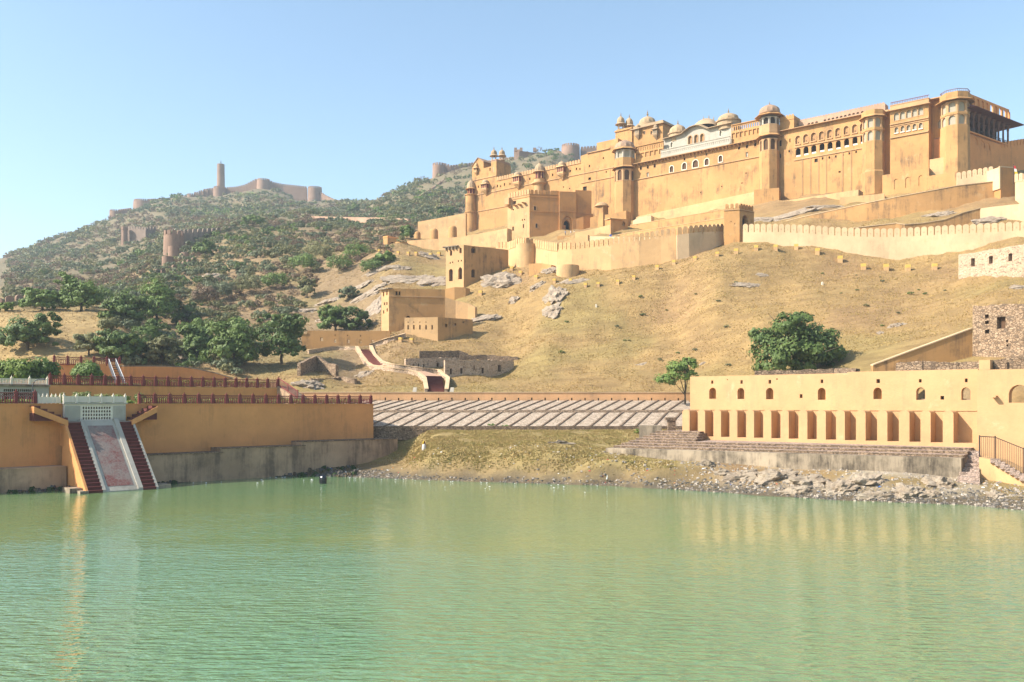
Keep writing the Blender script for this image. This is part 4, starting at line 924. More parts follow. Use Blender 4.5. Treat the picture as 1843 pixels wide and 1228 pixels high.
# crenellated rampart: left run, round bastions and right run
C2 = [(893, 447, 262), (916, 447, 259), (931, 441, 253), (946, 439, 249), (960, 442, 250), (985, 447, 243), (1003, 449.5, 236), (1030, 449, 233), (1060, 446, 231), (1100, 441, 228), (1150, 433.5, 226), (1190, 427, 225), (1217, 423, 224)]
wall("crenellated_rampart", "weathered crenellated rampart curving across the hill below the entrance ramp", C2, 1.2, M['ochre2'], merl=(1.3, 1.9, .5, True, M['ochre2']), drop=6, batter=.5)
wall("crenellated_rampart", "short pale crenellated rampart section just left of the square gate tower", [(1218.5, 423, 223), (1240, 420, 223), (1262, 418, 224), (1285, 417, 226), (1302, 416, 228)], 1.2, M['pale'], merl=(1.35, 1.9, .5, True, M['ochre2']), drop=6, batter=.4)
C1 = [(1337, 418, 222), (1400, 418, 218.5), (1450, 420, 216), (1500, 424, 213.5), (1560, 426.5, 211), (1600, 427, 209.5), (1640, 425.5, 207.8), (1700, 422, 205), (1760, 419, 202.5), (1843, 415, 199), (1960, 410, 194)]
wall("crenellated_rampart", "long whitewashed crenellated rampart right of the square gate tower", C1, 1.2, M['pale'], merl=(1.42, 2.1, .5, True, M['pale']), drop=6, batter=.3)
for (px, pt, Y, r, h, lab) in ((948, 441, 251, 3.0, 12, "tall round bastion where the left rampart turns the corner"), (1022, 479, 229, 2.9, 5, "squat round drum bastion at the foot of the curved rampart")):
    p = P(px, pt, Y); th = thing("round_bastion", lab, "bastion", (p.x, p.y, p.z - h))
    mb = MB(); mb.sm = True; mb.lathe(p.x, p.y, [(r * 1.12, p.z - h - 3), (r, p.z), (r * .96, p.z + .02)], 22); mb.build('drum', M['ochre2'], th)
wall("low_wall", "low stepped retaining wall at the left foot of the round corner bastion", [(952, 475, 239), (975, 474, 237), (992, 477, 235)], 2.0, M['ochre'], drop=3)

# square gate tower on the rampart
Yt = 224; T0 = P(1331, 0, Yt); tl = Fr(T0.x, Yt, .94, -.34); tr = Fr(T0.x, Yt, .80, .60)
gt = thing("gate_tower", "square crenellated gate tower with arched doorway in its shaded right side", "tower", (T0.x, Yt + 2, 47))
zt_ = HC + (HY - 377) / F * Yt; sl = tl.s(1303.5); sr = tr.s(1357)
mb = MB(); panel(mb, tl, 0, [(sl, 40), (0, 40), (0, zt_), (sl, zt_)], [wpoly(tl, 0, 1316, 399, 1.6, 2, 'r'), wpoly(tl, 0, 1322, 403, 1.4, 2, 'r')], [], depth=.4)
dq = wpoly(tr, 0, 1341, 400, 10, 27, 'p'); panel(mb, tr, 0, [(0, 40), (sr, 40), (sr, zt_), (0, zt_)], [], [dq], depth=1.2, thick=.5)
mb.hexa([tl.pt(sl, 0, zt_ - .3), tl.pt(0, 0, zt_ - .3), tr.pt(sr, 0, zt_ - .3), tl.pt(sl, -8, zt_ - .3), tl.pt(sl, 0, zt_ - .01), tl.pt(0, 0, zt_ - .01), tr.pt(sr, 0, zt_ - .01), tl.pt(sl, -8, zt_ - .01)]); mb.build('wall', M['ochre'], gt)
o = pane_part(tr, 0, dq, gt, M['dark'], 1.2, name='doorway')
mb = MB(); mb.box(tl, sl - .08, .1, -.05, .14, zt_ - .1, zt_ + .15); mb.box(tr, .1, sr, -.05, .14, zt_ - .1, zt_ + .15); mb.build('string_course', M['band'], gt)
put_merlons(gt, [tl.pt(sl + .05, -.25, zt_ + .1), tl.pt(-.05, -.25, zt_ + .1)], .95, 1.5, .45, M['ochre'], 'gtl'); put_merlons(gt, [tr.pt(.3, -.25, zt_ + .1), tr.pt(sr - .1, -.25, zt_ + .1)], .98, 1.5, .45, M['gate'], 'gtr')

# terraces between the rampart and the main wall
wall("terrace_wall", "upper ochre terrace wall under the bare palace wall", [(1134, 406, 290), (1200, 395, 280), (1260, 385, 271), (1306, 377, 266)], 8, M['ochre'], drop=8, batter=.6, coping=M['ochre2'])
wall("terrace_wall", "lower ochre terrace wall between the upper terrace and crenellated rampart", [(1106, 424, 281), (1180, 412, 270), (1250, 401, 261), (1306, 393, 255)], 5, M['ochre'], drop=8, batter=.6, coping=M['ochre2'])
wall("ramp_wall", "pale ramp parapet climbing from the gate bastion toward the right", [(1035, 419, 286), (1070, 412, 283), (1099, 404, 280)], 2.0, M['ochre2'], drop=8)
wall("ramp_wall", "bright limewashed ramp wall behind the crenellated rampart", [(1062, 425, 262), (1100, 426, 258), (1150, 427, 252), (1190, 428, 248)], 3.5, M['pale'], drop=8)
wall("ramp_wall", "wedge shaped plaster parapet sloping down left of the entrance ramp", [(1001, 441, 270), (1030, 431, 268), (1058, 422.5, 266)], 1.5, M['ochre2'], drop=6)
wall("low_wall", "shaded low parapet in front of the great arch", [(1003, 424.5, 290), (1030, 424.5, 289), (1050, 425, 287)], 1.5, M['ochre'], drop=6)
wall("terrace_wall", "ochre retaining wall with doorway below the small domed turret", [(1062, 392, 300), (1078, 387.5, 299), (1098, 386, 297), (1127, 379, 294)], 4, M['ochre'], drop=12)
wall("terrace_wall", "shaded stair wall right of the great arch", [(1037, 394, 304), (1050, 390, 304), (1068, 385, 305)], 3, M['gate'], drop=12)
p = P(1083, 383, 300); th = thing("domed_turret", "small square turret with pale pyramidal dome beside the left octagonal tower", "turret", (p.x, p.y, p.z - 4))
frt = Fr(p.x, p.y, .77, -.64); mb = MB(); mb.box(frt, -1.6, 1.6, -1.6, 1.6, p.z - 8, HC + (HY - 372.5) / F * 300); mb.build('wall', M['ochre'], th)
mb = MB(); mb.sm = True; zt_ = HC + (HY - 372.5) / F * 300; mb.lathe(p.x, p.y, [(2.5, zt_ + .01), (2.3, zt_ + .4), (1.6, zt_ + 1.1), (.7, zt_ + 1.5), (.05, zt_ + 1.6)], 14); mb.build('dome', M['band'], th)
p0 = P(1099, 0, 284); bx = Fr(p0.x, 284, .97, .22); th = thing("guard_room", "small shaded flat roofed guard room with blue sign by the ramp", "hut", (p0.x + 3, 285, 63))
mb = MB(); aq = wpoly(bx, 0, 1122.5, 403, 5, 8, 'a'); e_ = bx.s(1130); zt_ = bx.z(1110, 395); panel(mb, bx, 0, [(0, 55), (e_, 55), (e_, zt_ + .3), (0, zt_)], [], [aq], depth=.8, thick=5); mb.build('wall', M['gate'], th); pane_part(bx, 0, aq, th, M['ochre2'], .8, name='opening')
mb = MB(); mb.hexa([bx.pt(-.4, .5, zt_ + .05), bx.pt(e_ * .62, .5, zt_ - .1), bx.pt(e_ * .62, -5, zt_ + .6), bx.pt(-.4, -5, zt_ + .6), bx.pt(-.4, .5, zt_ + .25), bx.pt(e_ * .62, .5, zt_ + .1), bx.pt(e_ * .62, -5, zt_ + .85), bx.pt(-.4, -5, zt_ + .85)]); mb.build('roof', M['ochre2'], th)
mb = MB(); sg = bx.sz(1102, 413); mb.box(bx, sg[0] - .35, sg[0] + .35, .01, .08, sg[1] - .35, sg[1] + .4); mb.build('sign_board', flat('blue_sign', (.06, .07, .25)), th)
p = P(1099, 423, 270); mb = MB(); fb_ = Fr(p.x, p.y, 1, 0); mb.box(fb_, -.3, .3, -.3, .3, p.z - 1.2, p.z + .1); o = mb.build('water_drum', flat('blue_plastic', (.08, .13, .4)), loc=(p.x, p.y, p.z - .8)); tag(o, "small bright blue drum at the foot of the guard room", "drum")
wall("white_slab", "tilted whitewashed slab roof at the left foot of the bare wall", [(1139, 398, 292), (1150, 391, 291), (1172, 388, 289)], 3, M['pale'], drop=2)

# plinths and walls under the right half
def block(name, label, pxa, pxb, top, Yc, mat, fr=None, depth=8, cat="plinth", arches=(), group=None, zb=55):
    f = Fr((pxa - CX) / F * Yc, Yc, *(fr or (.77, -.64))); s1 = f.s(pxb); z = f.z((pxa + pxb) / 2, top)
    th = thing(name, label, cat, f.pt(s1 / 2, -depth / 2, z - 6), group); mb = MB()
    hs = [wpoly(f, 0, *a) for a in arches]; panel(mb, f, 0, [(0, zb), (s1, zb), (s1, z), (0, z)], hs, [], depth=.18, thick=depth); mb.quad(f.pt(0, 0, z), f.pt(s1, 0, z), f.pt(s1, -depth, z), f.pt(0, -depth, z))
    mb.build('body', mat, th); return th, f, s1, z
block("stone_plinth", "stepped ochre block around the foot of the middle octagonal tower", 1357, 1402, 340, 276, M['ochre'], (.93, -.36), 9)
block("stone_plinth", "lower ochre block projecting in front of the middle octagonal tower", 1358, 1398, 375, 268, M['ochre'], (.93, -.36), 10)
block("stone_plinth", "broad ochre block under the gallery end tower", 1545, 1586, 324, 263, M['ochre'], (.93, -.36), 10)
block("stone_plinth", "narrow ochre plinth stepping up against the gallery end tower", 1556, 1580, 309, 266, M['ochre'], (.93, -.36), 8)
block("retaining_wall", "ochre retaining wall with three blind arches below the end block", 1588, 1672, 309, FL.Y(1588, 5.0), M['ochre'], None, 14, "wall",
      arches=[(*Z2(886, 797), 8, 19, 'a'), (*Z2(972, 783), 9, 19, 'a'), (*Z2(1070, 770), 8, 19, 'a')])
block("retaining_wall", "stained ochre retaining block between the blind arches and corner tower", 1673, 1703, 285, FL.Y(1673, 3.2), M['ochre2'], None, 10, "wall")
block("retaining_wall", "lower ochre retaining block at the foot of the corner tower", 1672, 1723, 313, FL.Y(1672, 6.2), M['ochre'], None, 12, "wall")
block("stone_plinth", "long low pale terrace step in front of the gallery wing", 1511, 1592, 352, 254, M['ochre2'], (.9, -.43), 5)
block("stone_plinth", "pale sloping foot course along the gallery wing", 1405, 1545, 352, 270, M['ochre2'], (.77, -.64), 4)
wall("ramp_wall", "long ochre ramp wall rising to the right below the gallery wing", [(1357, 412, 249), (1400, 402, 246), (1450, 390, 242), (1500, 379, 239), (1560, 366, 235), (1620, 354, 232), (1680, 343, 230), (1722, 335, 229), (1800, 326, 228)], 1.4, M['ochre'], drop=8, coping=M['pale'])
wall("crenellated_wall", "short pale crenellated wall below the pillared hall", [(1721.5, 324, 233), (1750, 318.5, 231.5), (1789, 312, 229.5)], 1.0, M['pale'], merl=(1.22, 1.9, .45, True), drop=8)
b_, f_, s1_, z_ = block("square_bastion", "shaded square bastion with white edge at the upper end of the ramp wall", 1801, 1827, 302, 226, M['gate'], (.97, .22), 8, "bastion")
mb = MB(); mb.box(f_, -.35, -.01, -8, .05, z_ - 5.5, z_ + .02); mb.box(f_, -.35, s1_, -.3, .06, z_ + .01, z_ + .25); mb.build('coping', M['pale'], b_)
wall("crenellated_wall", "pale crenellated wall at the right edge beyond the square bastion", [(1827, 325, 224), (1843, 323, 222), (1950, 318, 210)], 1.0, M['pale'], merl=(1.15, 1.7, .45, True), drop=8)
wall("crenellated_wall", "big shaded crenellated wall right of the corner tower", [(1744, 279, 251), (1790, 269, 256), (1843, 260, 263), (1960, 244, 275)], 2, M['garden'], merl=(1.55, 1.75, .5, True), drop=20)
wall("curved_low_wall", "winding ochre low wall on the slope above the long rampart", [(1536, 411, 218), (1580, 406, 217), (1612, 402.5, 216), (1628, 405, 215), (1660, 402.5, 215), (1700, 396, 215), (1735, 383, 215), (1764, 375.5, 215)], 1.0, M['ochre'], drop=2.2, coping=M['pale'])
wall("curved_low_wall", "sunlit low wall at the right above the long rampart", [(1764, 375.5, 215), (1790, 372, 213), (1843, 366, 209), (1930, 358, 203)], 1.0, M['pale'], drop=2.5)

# flag on a pole over the right bastion
p = P(1824, 303, 224); th = thing("flag", "small drooping flag striped red white yellow and green on the square bastion", "flag", (p.x, p.y, p.z - 4))
mb = MB(); mb.tube([(p.x, p.y, p.z - 4), (p.x, p.y, p.z + 1)], .06); mb.build('pole', M['metal'], th)
cols = [flat('flag_red', (.45, .03, .03)), flat('flag_white', (.7, .7, .65)), flat('flag_yellow', (.6, .4, .03)), flat('flag_green', (.03, .22, .05)), M['black']]
mb = MB()
for k in range(5):
    z0, z1 = p.z + .6 - k * .72, p.z + .6 - (k + 1) * .72; x0, x1 = p.x + .06 + k * .1, p.x + .06 + (k + 1) * .1; wd = .35 + k * .12
    mb.add([(x0, p.y - .05, z0), (x0 + wd, p.y - .25, z0 - .12), (x1 + wd + .1, p.y - .12, z1 - .12), (x1, p.y - .05, z1)], [(0, 1, 2, 3)], k)
    mb.add([(x0, p.y, z0), (x0 + wd, p.y - .2, z0 - .12), (x1 + wd + .1, p.y - .07, z1 - .12), (x1, p.y, z1)], [(3, 2, 1, 0)], k)
mb.build('cloth', cols, th)

# ---------------------------------------------------------------- outworks down the slope
def two_face(name, label, pxl, pxc, pxr, Yc, ytop, zb, mat, matr, dl, dr, lw_=(), rw=(), cat="tower", depth=6):  # sunny left walls take paler plaster than right ones: light put into the colour
    o = P(pxc, 0, Yc); fl = Fr(o.x, Yc, *dl); fr_ = Fr(o.x, Yc, *dr); th = thing(name, label, cat, (o.x + 2, Yc + 2, zb + 3))
    sl, sr, z = fl.s(pxl), fr_.s(pxr), HC + (HY - ytop) / F * Yc; mb = MB()
    ql = [wpoly(fl, 0, *a) for a in lw_]; qr = [wpoly(fr_, 0, *a) for a in rw]
    panel(mb, fl, 0, [(sl, zb), (0, zb), (0, z), (sl, z)], [], ql, depth=.7); mb.build('left_wall', mat, th)
    mb = MB(); panel(mb, fr_, 0, [(0, zb), (sr, zb), (sr, z), (0, z)], [], qr, depth=.7); mb.build('right_wall', matr, th)
    a, b, c = fl.pt(sl, 0, z), fl.pt(0, 0, z), fr_.pt(sr, 0, z); d_ = a + (c - b); mb = MB(); up = Vector((0, 0, -.6))
    mb.add([a + up, b + up, c + up, d_ + up], [(0, 1, 2, 3)])
    for u, v in ((c, d_), (d_, a)): mb.quad(u, v, (v.x, v.y, zb), (u.x, u.y, zb))
    i_ = .5; 
    for u, v in ((a, b), (b, c)):
        dd = (v - u).normalized(); nn = Vector((-dd.y, dd.x, 0)) * .5; mb.quad(u + nn, v + nn, v + nn + up, u + nn + up); mb.quad(u, v, v + nn, u + nn)
    mb.build('rear_walls', matr, th)
    for q in ql: pane_part(fl, 0, q, th, M['shade'] if (q[2][1] - q[0][1]) > 2 else M['dark'], .7)
    for q in qr: pane_part(fr_, 0, q, th, M['shade'], .7)
    return th, fl, fr_, sl, sr, z
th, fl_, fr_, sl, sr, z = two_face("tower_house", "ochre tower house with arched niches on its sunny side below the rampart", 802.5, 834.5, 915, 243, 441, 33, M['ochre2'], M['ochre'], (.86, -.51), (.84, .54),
    [(*Z4(1111, 308), 7, 22, 'a'), (*Z4(1180, 294), 7, 22, 'p'), (*Z4(1106, 219), 2, 3, 'r'), (*Z4(1125, 214), 2, 3, 'r'), (*Z4(1166, 205), 2, 3, 'r'), (*Z4(1188, 202), 2, 3, 'r'), (*Z4(1182, 127), 4, 10, 'a'), (*Z4(1112, 145), 4, 10, 'a')],
    [(*Z4(1276, 295), 7, 15, 'a'), (*Z4(1277, 123), 8, 11, 'a')])
mb = MB(); mb.box(fl_, sl - .8, sl + 4.2, -1, .6, z - .25, z + .02)
for k in range(4): mb.box(fl_, sl + k * 1.1, sl + k * 1.1 + .25, 0, .5, z - 1.0, z - .26)
mb.build('broken_eave', M['conc'], th)
p = P(828, 519, 238); wall("low_wall", "ochre forecourt wall with rounded end at the foot of the tower house", [(783, 524, 238), (818, 517, 236), (838, 517.5, 236), (846, 520, 237)], 2.0, M['ochre'], drop=4)
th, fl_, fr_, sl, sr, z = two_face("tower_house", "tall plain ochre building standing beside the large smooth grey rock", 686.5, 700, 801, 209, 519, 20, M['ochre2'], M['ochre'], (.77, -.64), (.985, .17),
    [(*Z4(622, 520), 2.2, 5, 'r'), (*Z4(640, 518), 2.2, 5, 'r'), (*Z4(616, 580), 2.2, 6, 'r'), (*Z4(642, 565), 2.2, 6, 'r'), (*Z4(615, 450), 2.4, 8, 'r'), (*Z4(640, 440), 2.4, 8, 'r')], [(*Z4(797, 624), 8, 8, 'a'), (*Z4(712, 442), 3.4, 7, 'r'), (*Z4(733, 442), 3, 7, 'r')])
mb = MB(); mb.box(fr_, .1, sr - .1, 0, .18, z - 2.0, z - 1.75); mb.build('string_course', M['band'], th)
mb = MB(); mb.box(fl_, sl - .5, .5, -1, .7, z - .2, z + .05); mb.build('broken_eave', M['conc'], th)
wall("terrace_wall", "pink tinged wall end stepping down right of the tall plain building", [(800, 535, 221), (820, 541, 221), (842, 546, 220), (855, 553, 219)], 1.0, M['ochre2'], drop=3)
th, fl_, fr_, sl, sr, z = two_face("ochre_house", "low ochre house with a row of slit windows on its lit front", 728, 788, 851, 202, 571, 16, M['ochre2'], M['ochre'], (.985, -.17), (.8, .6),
    [(540 + x / 4.093, 420 + 693 / 4.093, 2.6, 8, 'r') for x in (796, 838, 883, 928, 973)] + [(540 + x / 4.093, 420 + 655 / 4.093, 1.6, 2.2, 'r') for x in (796, 838, 883, 928)], [(*Z4(1077, 680), 4, 6, 'r'), (*Z4(1145, 672), 3, 4, 'r'), (*Z4(1205, 655), 3, 3, 'r')])
# long wall with square windows
o_ = P(550, 0, 203); fw_ = Fr(o_.x, 203, 1.0, .03); th = thing("windowed_wall", "long flat ochre wall pierced by square windows behind the stairway", "wall", (o_.x + 8, 203.5, 20))
e_ = fw_.s(702); zt_ = fw_.z(620, 595.5)
sqs = [wpoly(fw_, 0, *Z4(x, y), 4.6, 6.6, 'r') for x, y in ((159, 781), (259, 793), (357, 796), (444, 797), (535, 797))]; sml = [wpoly(fw_, 0, *Z4(x, y), 1.8, 2.4, 'r') for x, y in ((258, 750), (350, 753), (446, 756))]
mb = MB(); panel(mb, fw_, 0, [(.35, 12), (e_, 12), (e_, zt_), (.35, zt_)], sml, sqs, depth=.8, thick=.8); mb.box(fw_, -.9, .345, -3, .0, 12, zt_ - .8); mb.build('wall', M['ochre'], th)
mb = MB(); mb.box(fw_, -1.2, .345, -3.1, .15, zt_ - .8, zt_ - .5); mb.build('pier_cap', M['ochre2'], th)

# stairway of dark steps between pale parapets
st = thing("stairway", "winding dark stone stairway between pale parapets climbing the slope", "stairs", P(700, 665, 182))
LFT = [(556, 633, 0), (600, 626, 0), (639, 626, 0), (648, 640, 0), (657, 654, 0), (666, 660, 0), (690, 664, 0), (735, 669, 0), (752, 674, 0), (761, 683, 0), (764, 704.5, 0)]
RGT = [(727, 603, 0), (664, 623, 0), (671, 640, 0), (684, 653, 0), (700, 658, 0), (760, 665, 0), (787, 669, 0), (803, 683, 0), (800, 704.5, 0)]
def gp(px, py, dz=0.0): g = ground(px, py); return Vector((g.x, g.y, gz(g.x, g.y) + dz))
def rail_wall(rows, nm):
    pts = []
    rr = densify([(a, b) for a, b, _ in rows], 9)
    for a, b in rr: g = gp(a, b + 4); pts.append((g + Vector((0, 0, .75)), g.z - 1.2))
    mb = MB(); strip(mb, pts, .55); mb.build(nm, M['rubpink'], st)
    mc = MB(); strip(mc, [(p + Vector((0, -.1, .14)), p.z + .01) for p, _ in pts], .75); mc.build('coping', M['pale'], st)
rail_wall(LFT[:3], 'parapet'); rail_wall(LFT[2:], 'parapet'); rail_wall(RGT[:2], 'parapet'); rail_wall(RGT[1:], 'parapet')
def flight(pl0, pr0, pl1, pr1, n):
    a0, b0, a1, b1 = gp(*pl0), gp(*pr0), gp(*pl1), gp(*pr1); mb = MB(); z0 = (a0.z + b0.z) / 2 + .35; z1 = (a1.z + b1.z) / 2 + .25
    for k in range(n):
        t0, t1 = k / n, (k + 1) / n; z = z0 + (z1 - z0) * (k + .5) / n
        la, lb, ra, rb = a0.lerp(a1, t0), a0.lerp(a1, t1 + .02), b0.lerp(b1, t0), b0.lerp(b1, t1 + .02)
        mb.hexa([(la.x, la.y, z - 1), (ra.x, ra.y, z - 1), (rb.x, rb.y, z - 1), (lb.x, lb.y, z - 1), (la.x, la.y, z), (ra.x, ra.y, z), (rb.x, rb.y, z), (lb.x, lb.y, z)])
    mb.build('step_flight', M['dkred'], st)
flight((765, 706), (799, 706), (763, 681), (796, 676), 12); flight((672, 661), (690, 657), (645, 632), (662, 629), 12)
mb = MB(); ctr = [(676, 661), (700, 664), (735, 668), (770, 673)]
L_ = [gp(a, b + 2, .12) for a, b in ((668, 661), (690, 665), (735, 670), (764, 682))]; R_ = [gp(a, b + 1, .12) for a, b in ((690, 656), (702, 660), (760, 667), (796, 677))]
for i in range(3): mb.quad(L_[i], L_[i + 1], R_[i + 1], R_[i])
mb.build('landing', M['pinkw'], st)

# roofless ruins
def ruin(name, label, rows, Yadd, mat, holes=(), thick=.7, h=None, group=None, cat="ruin"):
    """rows: (px, top row, base row); stands where its base meets the ground"""
    th = None; obs = []
    for (xa, ta, ba), (xb, tb, bb) in zip(rows[:-1], rows[1:]):
        ga_, gb_ = ground(xa, ba), ground(xb, bb)
        if Yadd: ga_, gb_ = P(xa, ba, Yadd[0]), P(xb, bb, Yadd[1])
        f = Fr(ga_.x, ga_.y, gb_.x - ga_.x, gb_.y - ga_.y); L = (gb_ - ga_).to_2d().length
        za, zb_ = HC + (HY - ta) / F * ga_.y, HC + (HY - tb) / F * gb_.y
        if th is None: th = thing(name, label, cat, ((ga_.x + gb_.x) / 2, (ga_.y + gb_.y) / 2, ga_.z), group)
        n = max(2, int(L / .5)); top = [(L * i / n, za + (zb_ - za) * i / n + random.uniform(-.1, .1)) for i in range(n + 1)]
        ws = [wpoly(f, 0, *q) for q in holes if min(xa, xb) + 1 < q[0] < max(xa, xb) - 1]
        mb = MB(); panel(mb, f, 0, [(0, min(ga_.z, gb_.z) - 2), (L, min(ga_.z, gb_.z) - 2)] + top[::-1], [], ws, depth=thick * .9, thick=thick); mb.build('wall', mat, th)
        for q in ws: pane_part(f, 0, q, th, M['shade'], thick * .85)
    return th
ruin("stone_ruin", "roofless pink stone ruin with slit windows, nearest the stairway foot on its right", [(801, 648, 681), (880.5, 648, 679), (925, 650, 662)], None, M['rubpink'],
     [(*Z4(1112, 1018), 4, 10, 'r'), (*Z4(1189, 1014), 4, 10, 'r'), (*Z4(1283, 990), 2.4, 8, 'r'), (*Z4(1346, 1012), 4, 10, 'r'), (*Z4(1470, 995), 6, 12, 'r')])
ruin("stone_ruin", "lower roofless stone ruin half hidden behind the pink one", [(730, 645, 664), (771, 645, 663), (803, 644, 659), (828, 644, 657)], None, M['rubpink'], [(*Z4(838, 975), 2.4, 7, 'r'), (*Z4(874, 975), 2.4, 7, 'r'), (*Z4(911, 977), 2.4, 7, 'r'), (*Z4(1016, 975), 5, 9, 'r')])
ruin("stone_ruin", "dark upper ruin walls behind the lower stone ruin", [(755, 632, 645), (812, 632, 645), (826, 630.5, 644), (843, 636, 643)], None, M['rubdark'])
ruin("stone_ruin", "crumbling dark wall stub behind the pink stone ruin", [(828, 640, 650), (877, 639, 649), (932, 642, 648)], None, M['rubdark'])
ruin("stone_ruin", "shaded roofless cell under the big tree left of the stairway", [(541, 655, 677), (570, 640, 668), (590, 654, 672), (604, 656, 680)], None, M['rubgrey'])
ruin("stone_ruin", "low broken foundation walls above the garden stair rail", [(560, 681, 690), (572, 682, 687), (608, 680, 684), (612, 678, 684), (638, 682, 692), (648, 687, 690)], None, M['rubgrey'])
# pink wall with slots at the right edge and the tall stone ruin below it
ruin("stone_ruin", "pink rubble wall with three slot windows at the right edge of the slope", [(1725, 459, 503), (1843, 440, 500), (1900, 430, 500)], None, M['rubpink'], [(*Z6(1437, 460), 7, 15, 'r'), (*Z6(1569, 441), 7, 14, 'r'), (*Z6(1712, 423), 7, 14, 'r')], 1.0)
ruin("stone_ruin", "tall grey brown rubble building shell with square openings at the right edge", [(1750.5, 551, 640), (1843, 546, 636), (1930, 542, 636)], (132, 126), M['rubgrey'],
     [(1776, 569.5, 7, 7, 'r'), (1776, 580.5, 7, 6, 'r'), (1776.5, 597, 8, 7, 'r'), (1802, 581, 15.5, 21, 'r'), (1812.5, 614, 4, 4, 'r'), (1813, 622, 3.5, 3.5, 'r')], .9)
wall("slope_wall", "straight ochre wall sloping down left from the tall rubble building", [(1571, 658, 131), (1620, 640, 131), (1680, 618, 131.5), (1750, 592, 132)], .7, M['ochre'], drop=1.5, coping=M['pale'])
ruin("rubble_terrace", "long rubble terrace wall behind the lakeside arcade roofline", [(1612, 653, 672), (1660, 650, 672), (1730, 652, 672), (1770, 650, 672), (1843, 641, 672), (1900, 640, 672)], (121, 119), M['rubgrey'], cat="wall")
ruin("rubble_terrace", "low dark rubble wall just behind the left part of the lakeside arcade", [(1358, 668, 682), (1500, 664, 682), (1540, 663, 680)], (133, 128), M['rubdark'], cat="wall")
# ---------------------------------------------------------------- lakeside arcade building on the right
def Z8(x, y): return (1150 + x / 4.7229, 620 + y / 4.7229)
def ZR(x, y): return (1480 + x / 3.9614, 620 + y / 3.9614)
LB = Fr(24.7, 129, .765, -.645); WW = -2.2
lb = thing("lakeside_arcade", "long cream lakeside wall with deep bays between buttresses and small arched windows above", "building", LB.pt(20, 0, 5))
zfl = 5.42
q_l = [wpoly(LB, WW, *Z8(x, y), a / 4.72, b / 4.72) for x, y, a, b in [(626, 415, 58, 95), (866, 417, 58, 95), (1111, 418, 62, 97), (1553, 420, 66, 103)]] + [wpoly(LB, WW, *ZR(x, y), a / 3.96, b / 3.96) for x, y, a, b in [(394, 349, 60, 82)]]
q_o = [wpoly(LB, WW, *ZR(x, y), a / 3.96, b / 3.96) for x, y, a, b in [(701, 351, 64, 90), (1024, 351, 66, 90)]]
q_s = [wpoly(LB, WW, *Z8(x, y), a / 4.72, b / 4.72, 'r') for x, y, a, b in [(623, 321, 19, 28), (872, 320, 20, 30), (1112, 318, 22, 32), (1555, 314, 22, 30), (1378, 440, 24, 32), (751, 299, 7, 10), (1173, 295, 12, 12)]] + [wpoly(LB, WW, *ZR(x, y), a / 3.96, b / 3.96, 'r') for x, y, a, b in [(398, 262, 25, 28), (698, 260, 20, 24), (1026, 257, 20, 27), (855, 381, 26, 26)]]
s0, sx, s1 = LB.s(1242, WW), LB.s(1525, WW), LB.s(1760, WW); zt0 = LB.z(1400, 674.5, WW); zt1 = LB.z(1640, 667, WW)
mb = MB(); panel(mb, LB, WW, [(s0, 3), (s1, 3), (s1, zt1), (sx, zt1), (sx, zt0), (s0, zt0)], [], q_l + q_o + q_s, depth=1.0, thick=1.3); mb.build('wall', M['cream'], lb)
for q in q_l: pane_part(LB, WW, q, lb, M['deep'], 1.0, name='window_niche')  # deeper ochre backs: warm bounced light of the niches put into the colour
for q in q_s: pane_part(LB, WW, q, lb, M['dark'], .9, name='vent_hole')
for q in q_o:
    m2 = MB(); m2.box(LB, q[0][0] + .02, q[1][0] - .02, WW - 1.0, WW - .6, q[0][1], q[0][1] + .12); m2.build('window_sill', M['conc'], lb)
mb = MB(); mb.box(LB, LB.s(1228), LB.s(1759), WW - .5, 0, 3, zfl); mb.build('base', M['cream'], lb)
bays = [(1241, 1255.9), (1269, 1284), (1297.6, 1313), (1327, 1342.9), (1357, 1373.6), (1388.2, 1404.7), (1419.5, 1437.1), (1453, 1469.9), (1486.2, 1504.7), (1520.4, 1540.6), (1557.8, 1578.7), (1597, 1617.8), (1636.8, 1656.7), (1674.9, 1696.8), (1716, 1758.4)]
edges = [1228] + [x for b in bays for x in b]
ztb = 9.25
for i in range(0, len(edges) - 1, 2):
    a, b = LB.s(edges[i]), LB.s(edges[i + 1]); r = min((b - a) / 2, .75); out = [(a, zfl), (b, zfl)]
    for k in range(6): t_ = math.pi / 2 * k / 5; out.append((b - r + r * math.cos(t_), ztb - r * .6 + r * .6 * math.sin(t_)))
    for k in range(6): t_ = math.pi / 2 * k / 5; out.append((a + r - r * math.sin(t_), ztb - r * .6 + r * .6 * math.cos(t_)))
    mb = MB(); panel(mb, LB, 0, out, thick=-WW + .2); mb.build('buttress', M['cream'], lb)
mb = MB(); mb.box(LB, LB.s(1244, WW), s1 - .1, WW - .1, WW + .10, ztb - .05, ztb + .05); mb.build('string_course', M['cream'], lb)
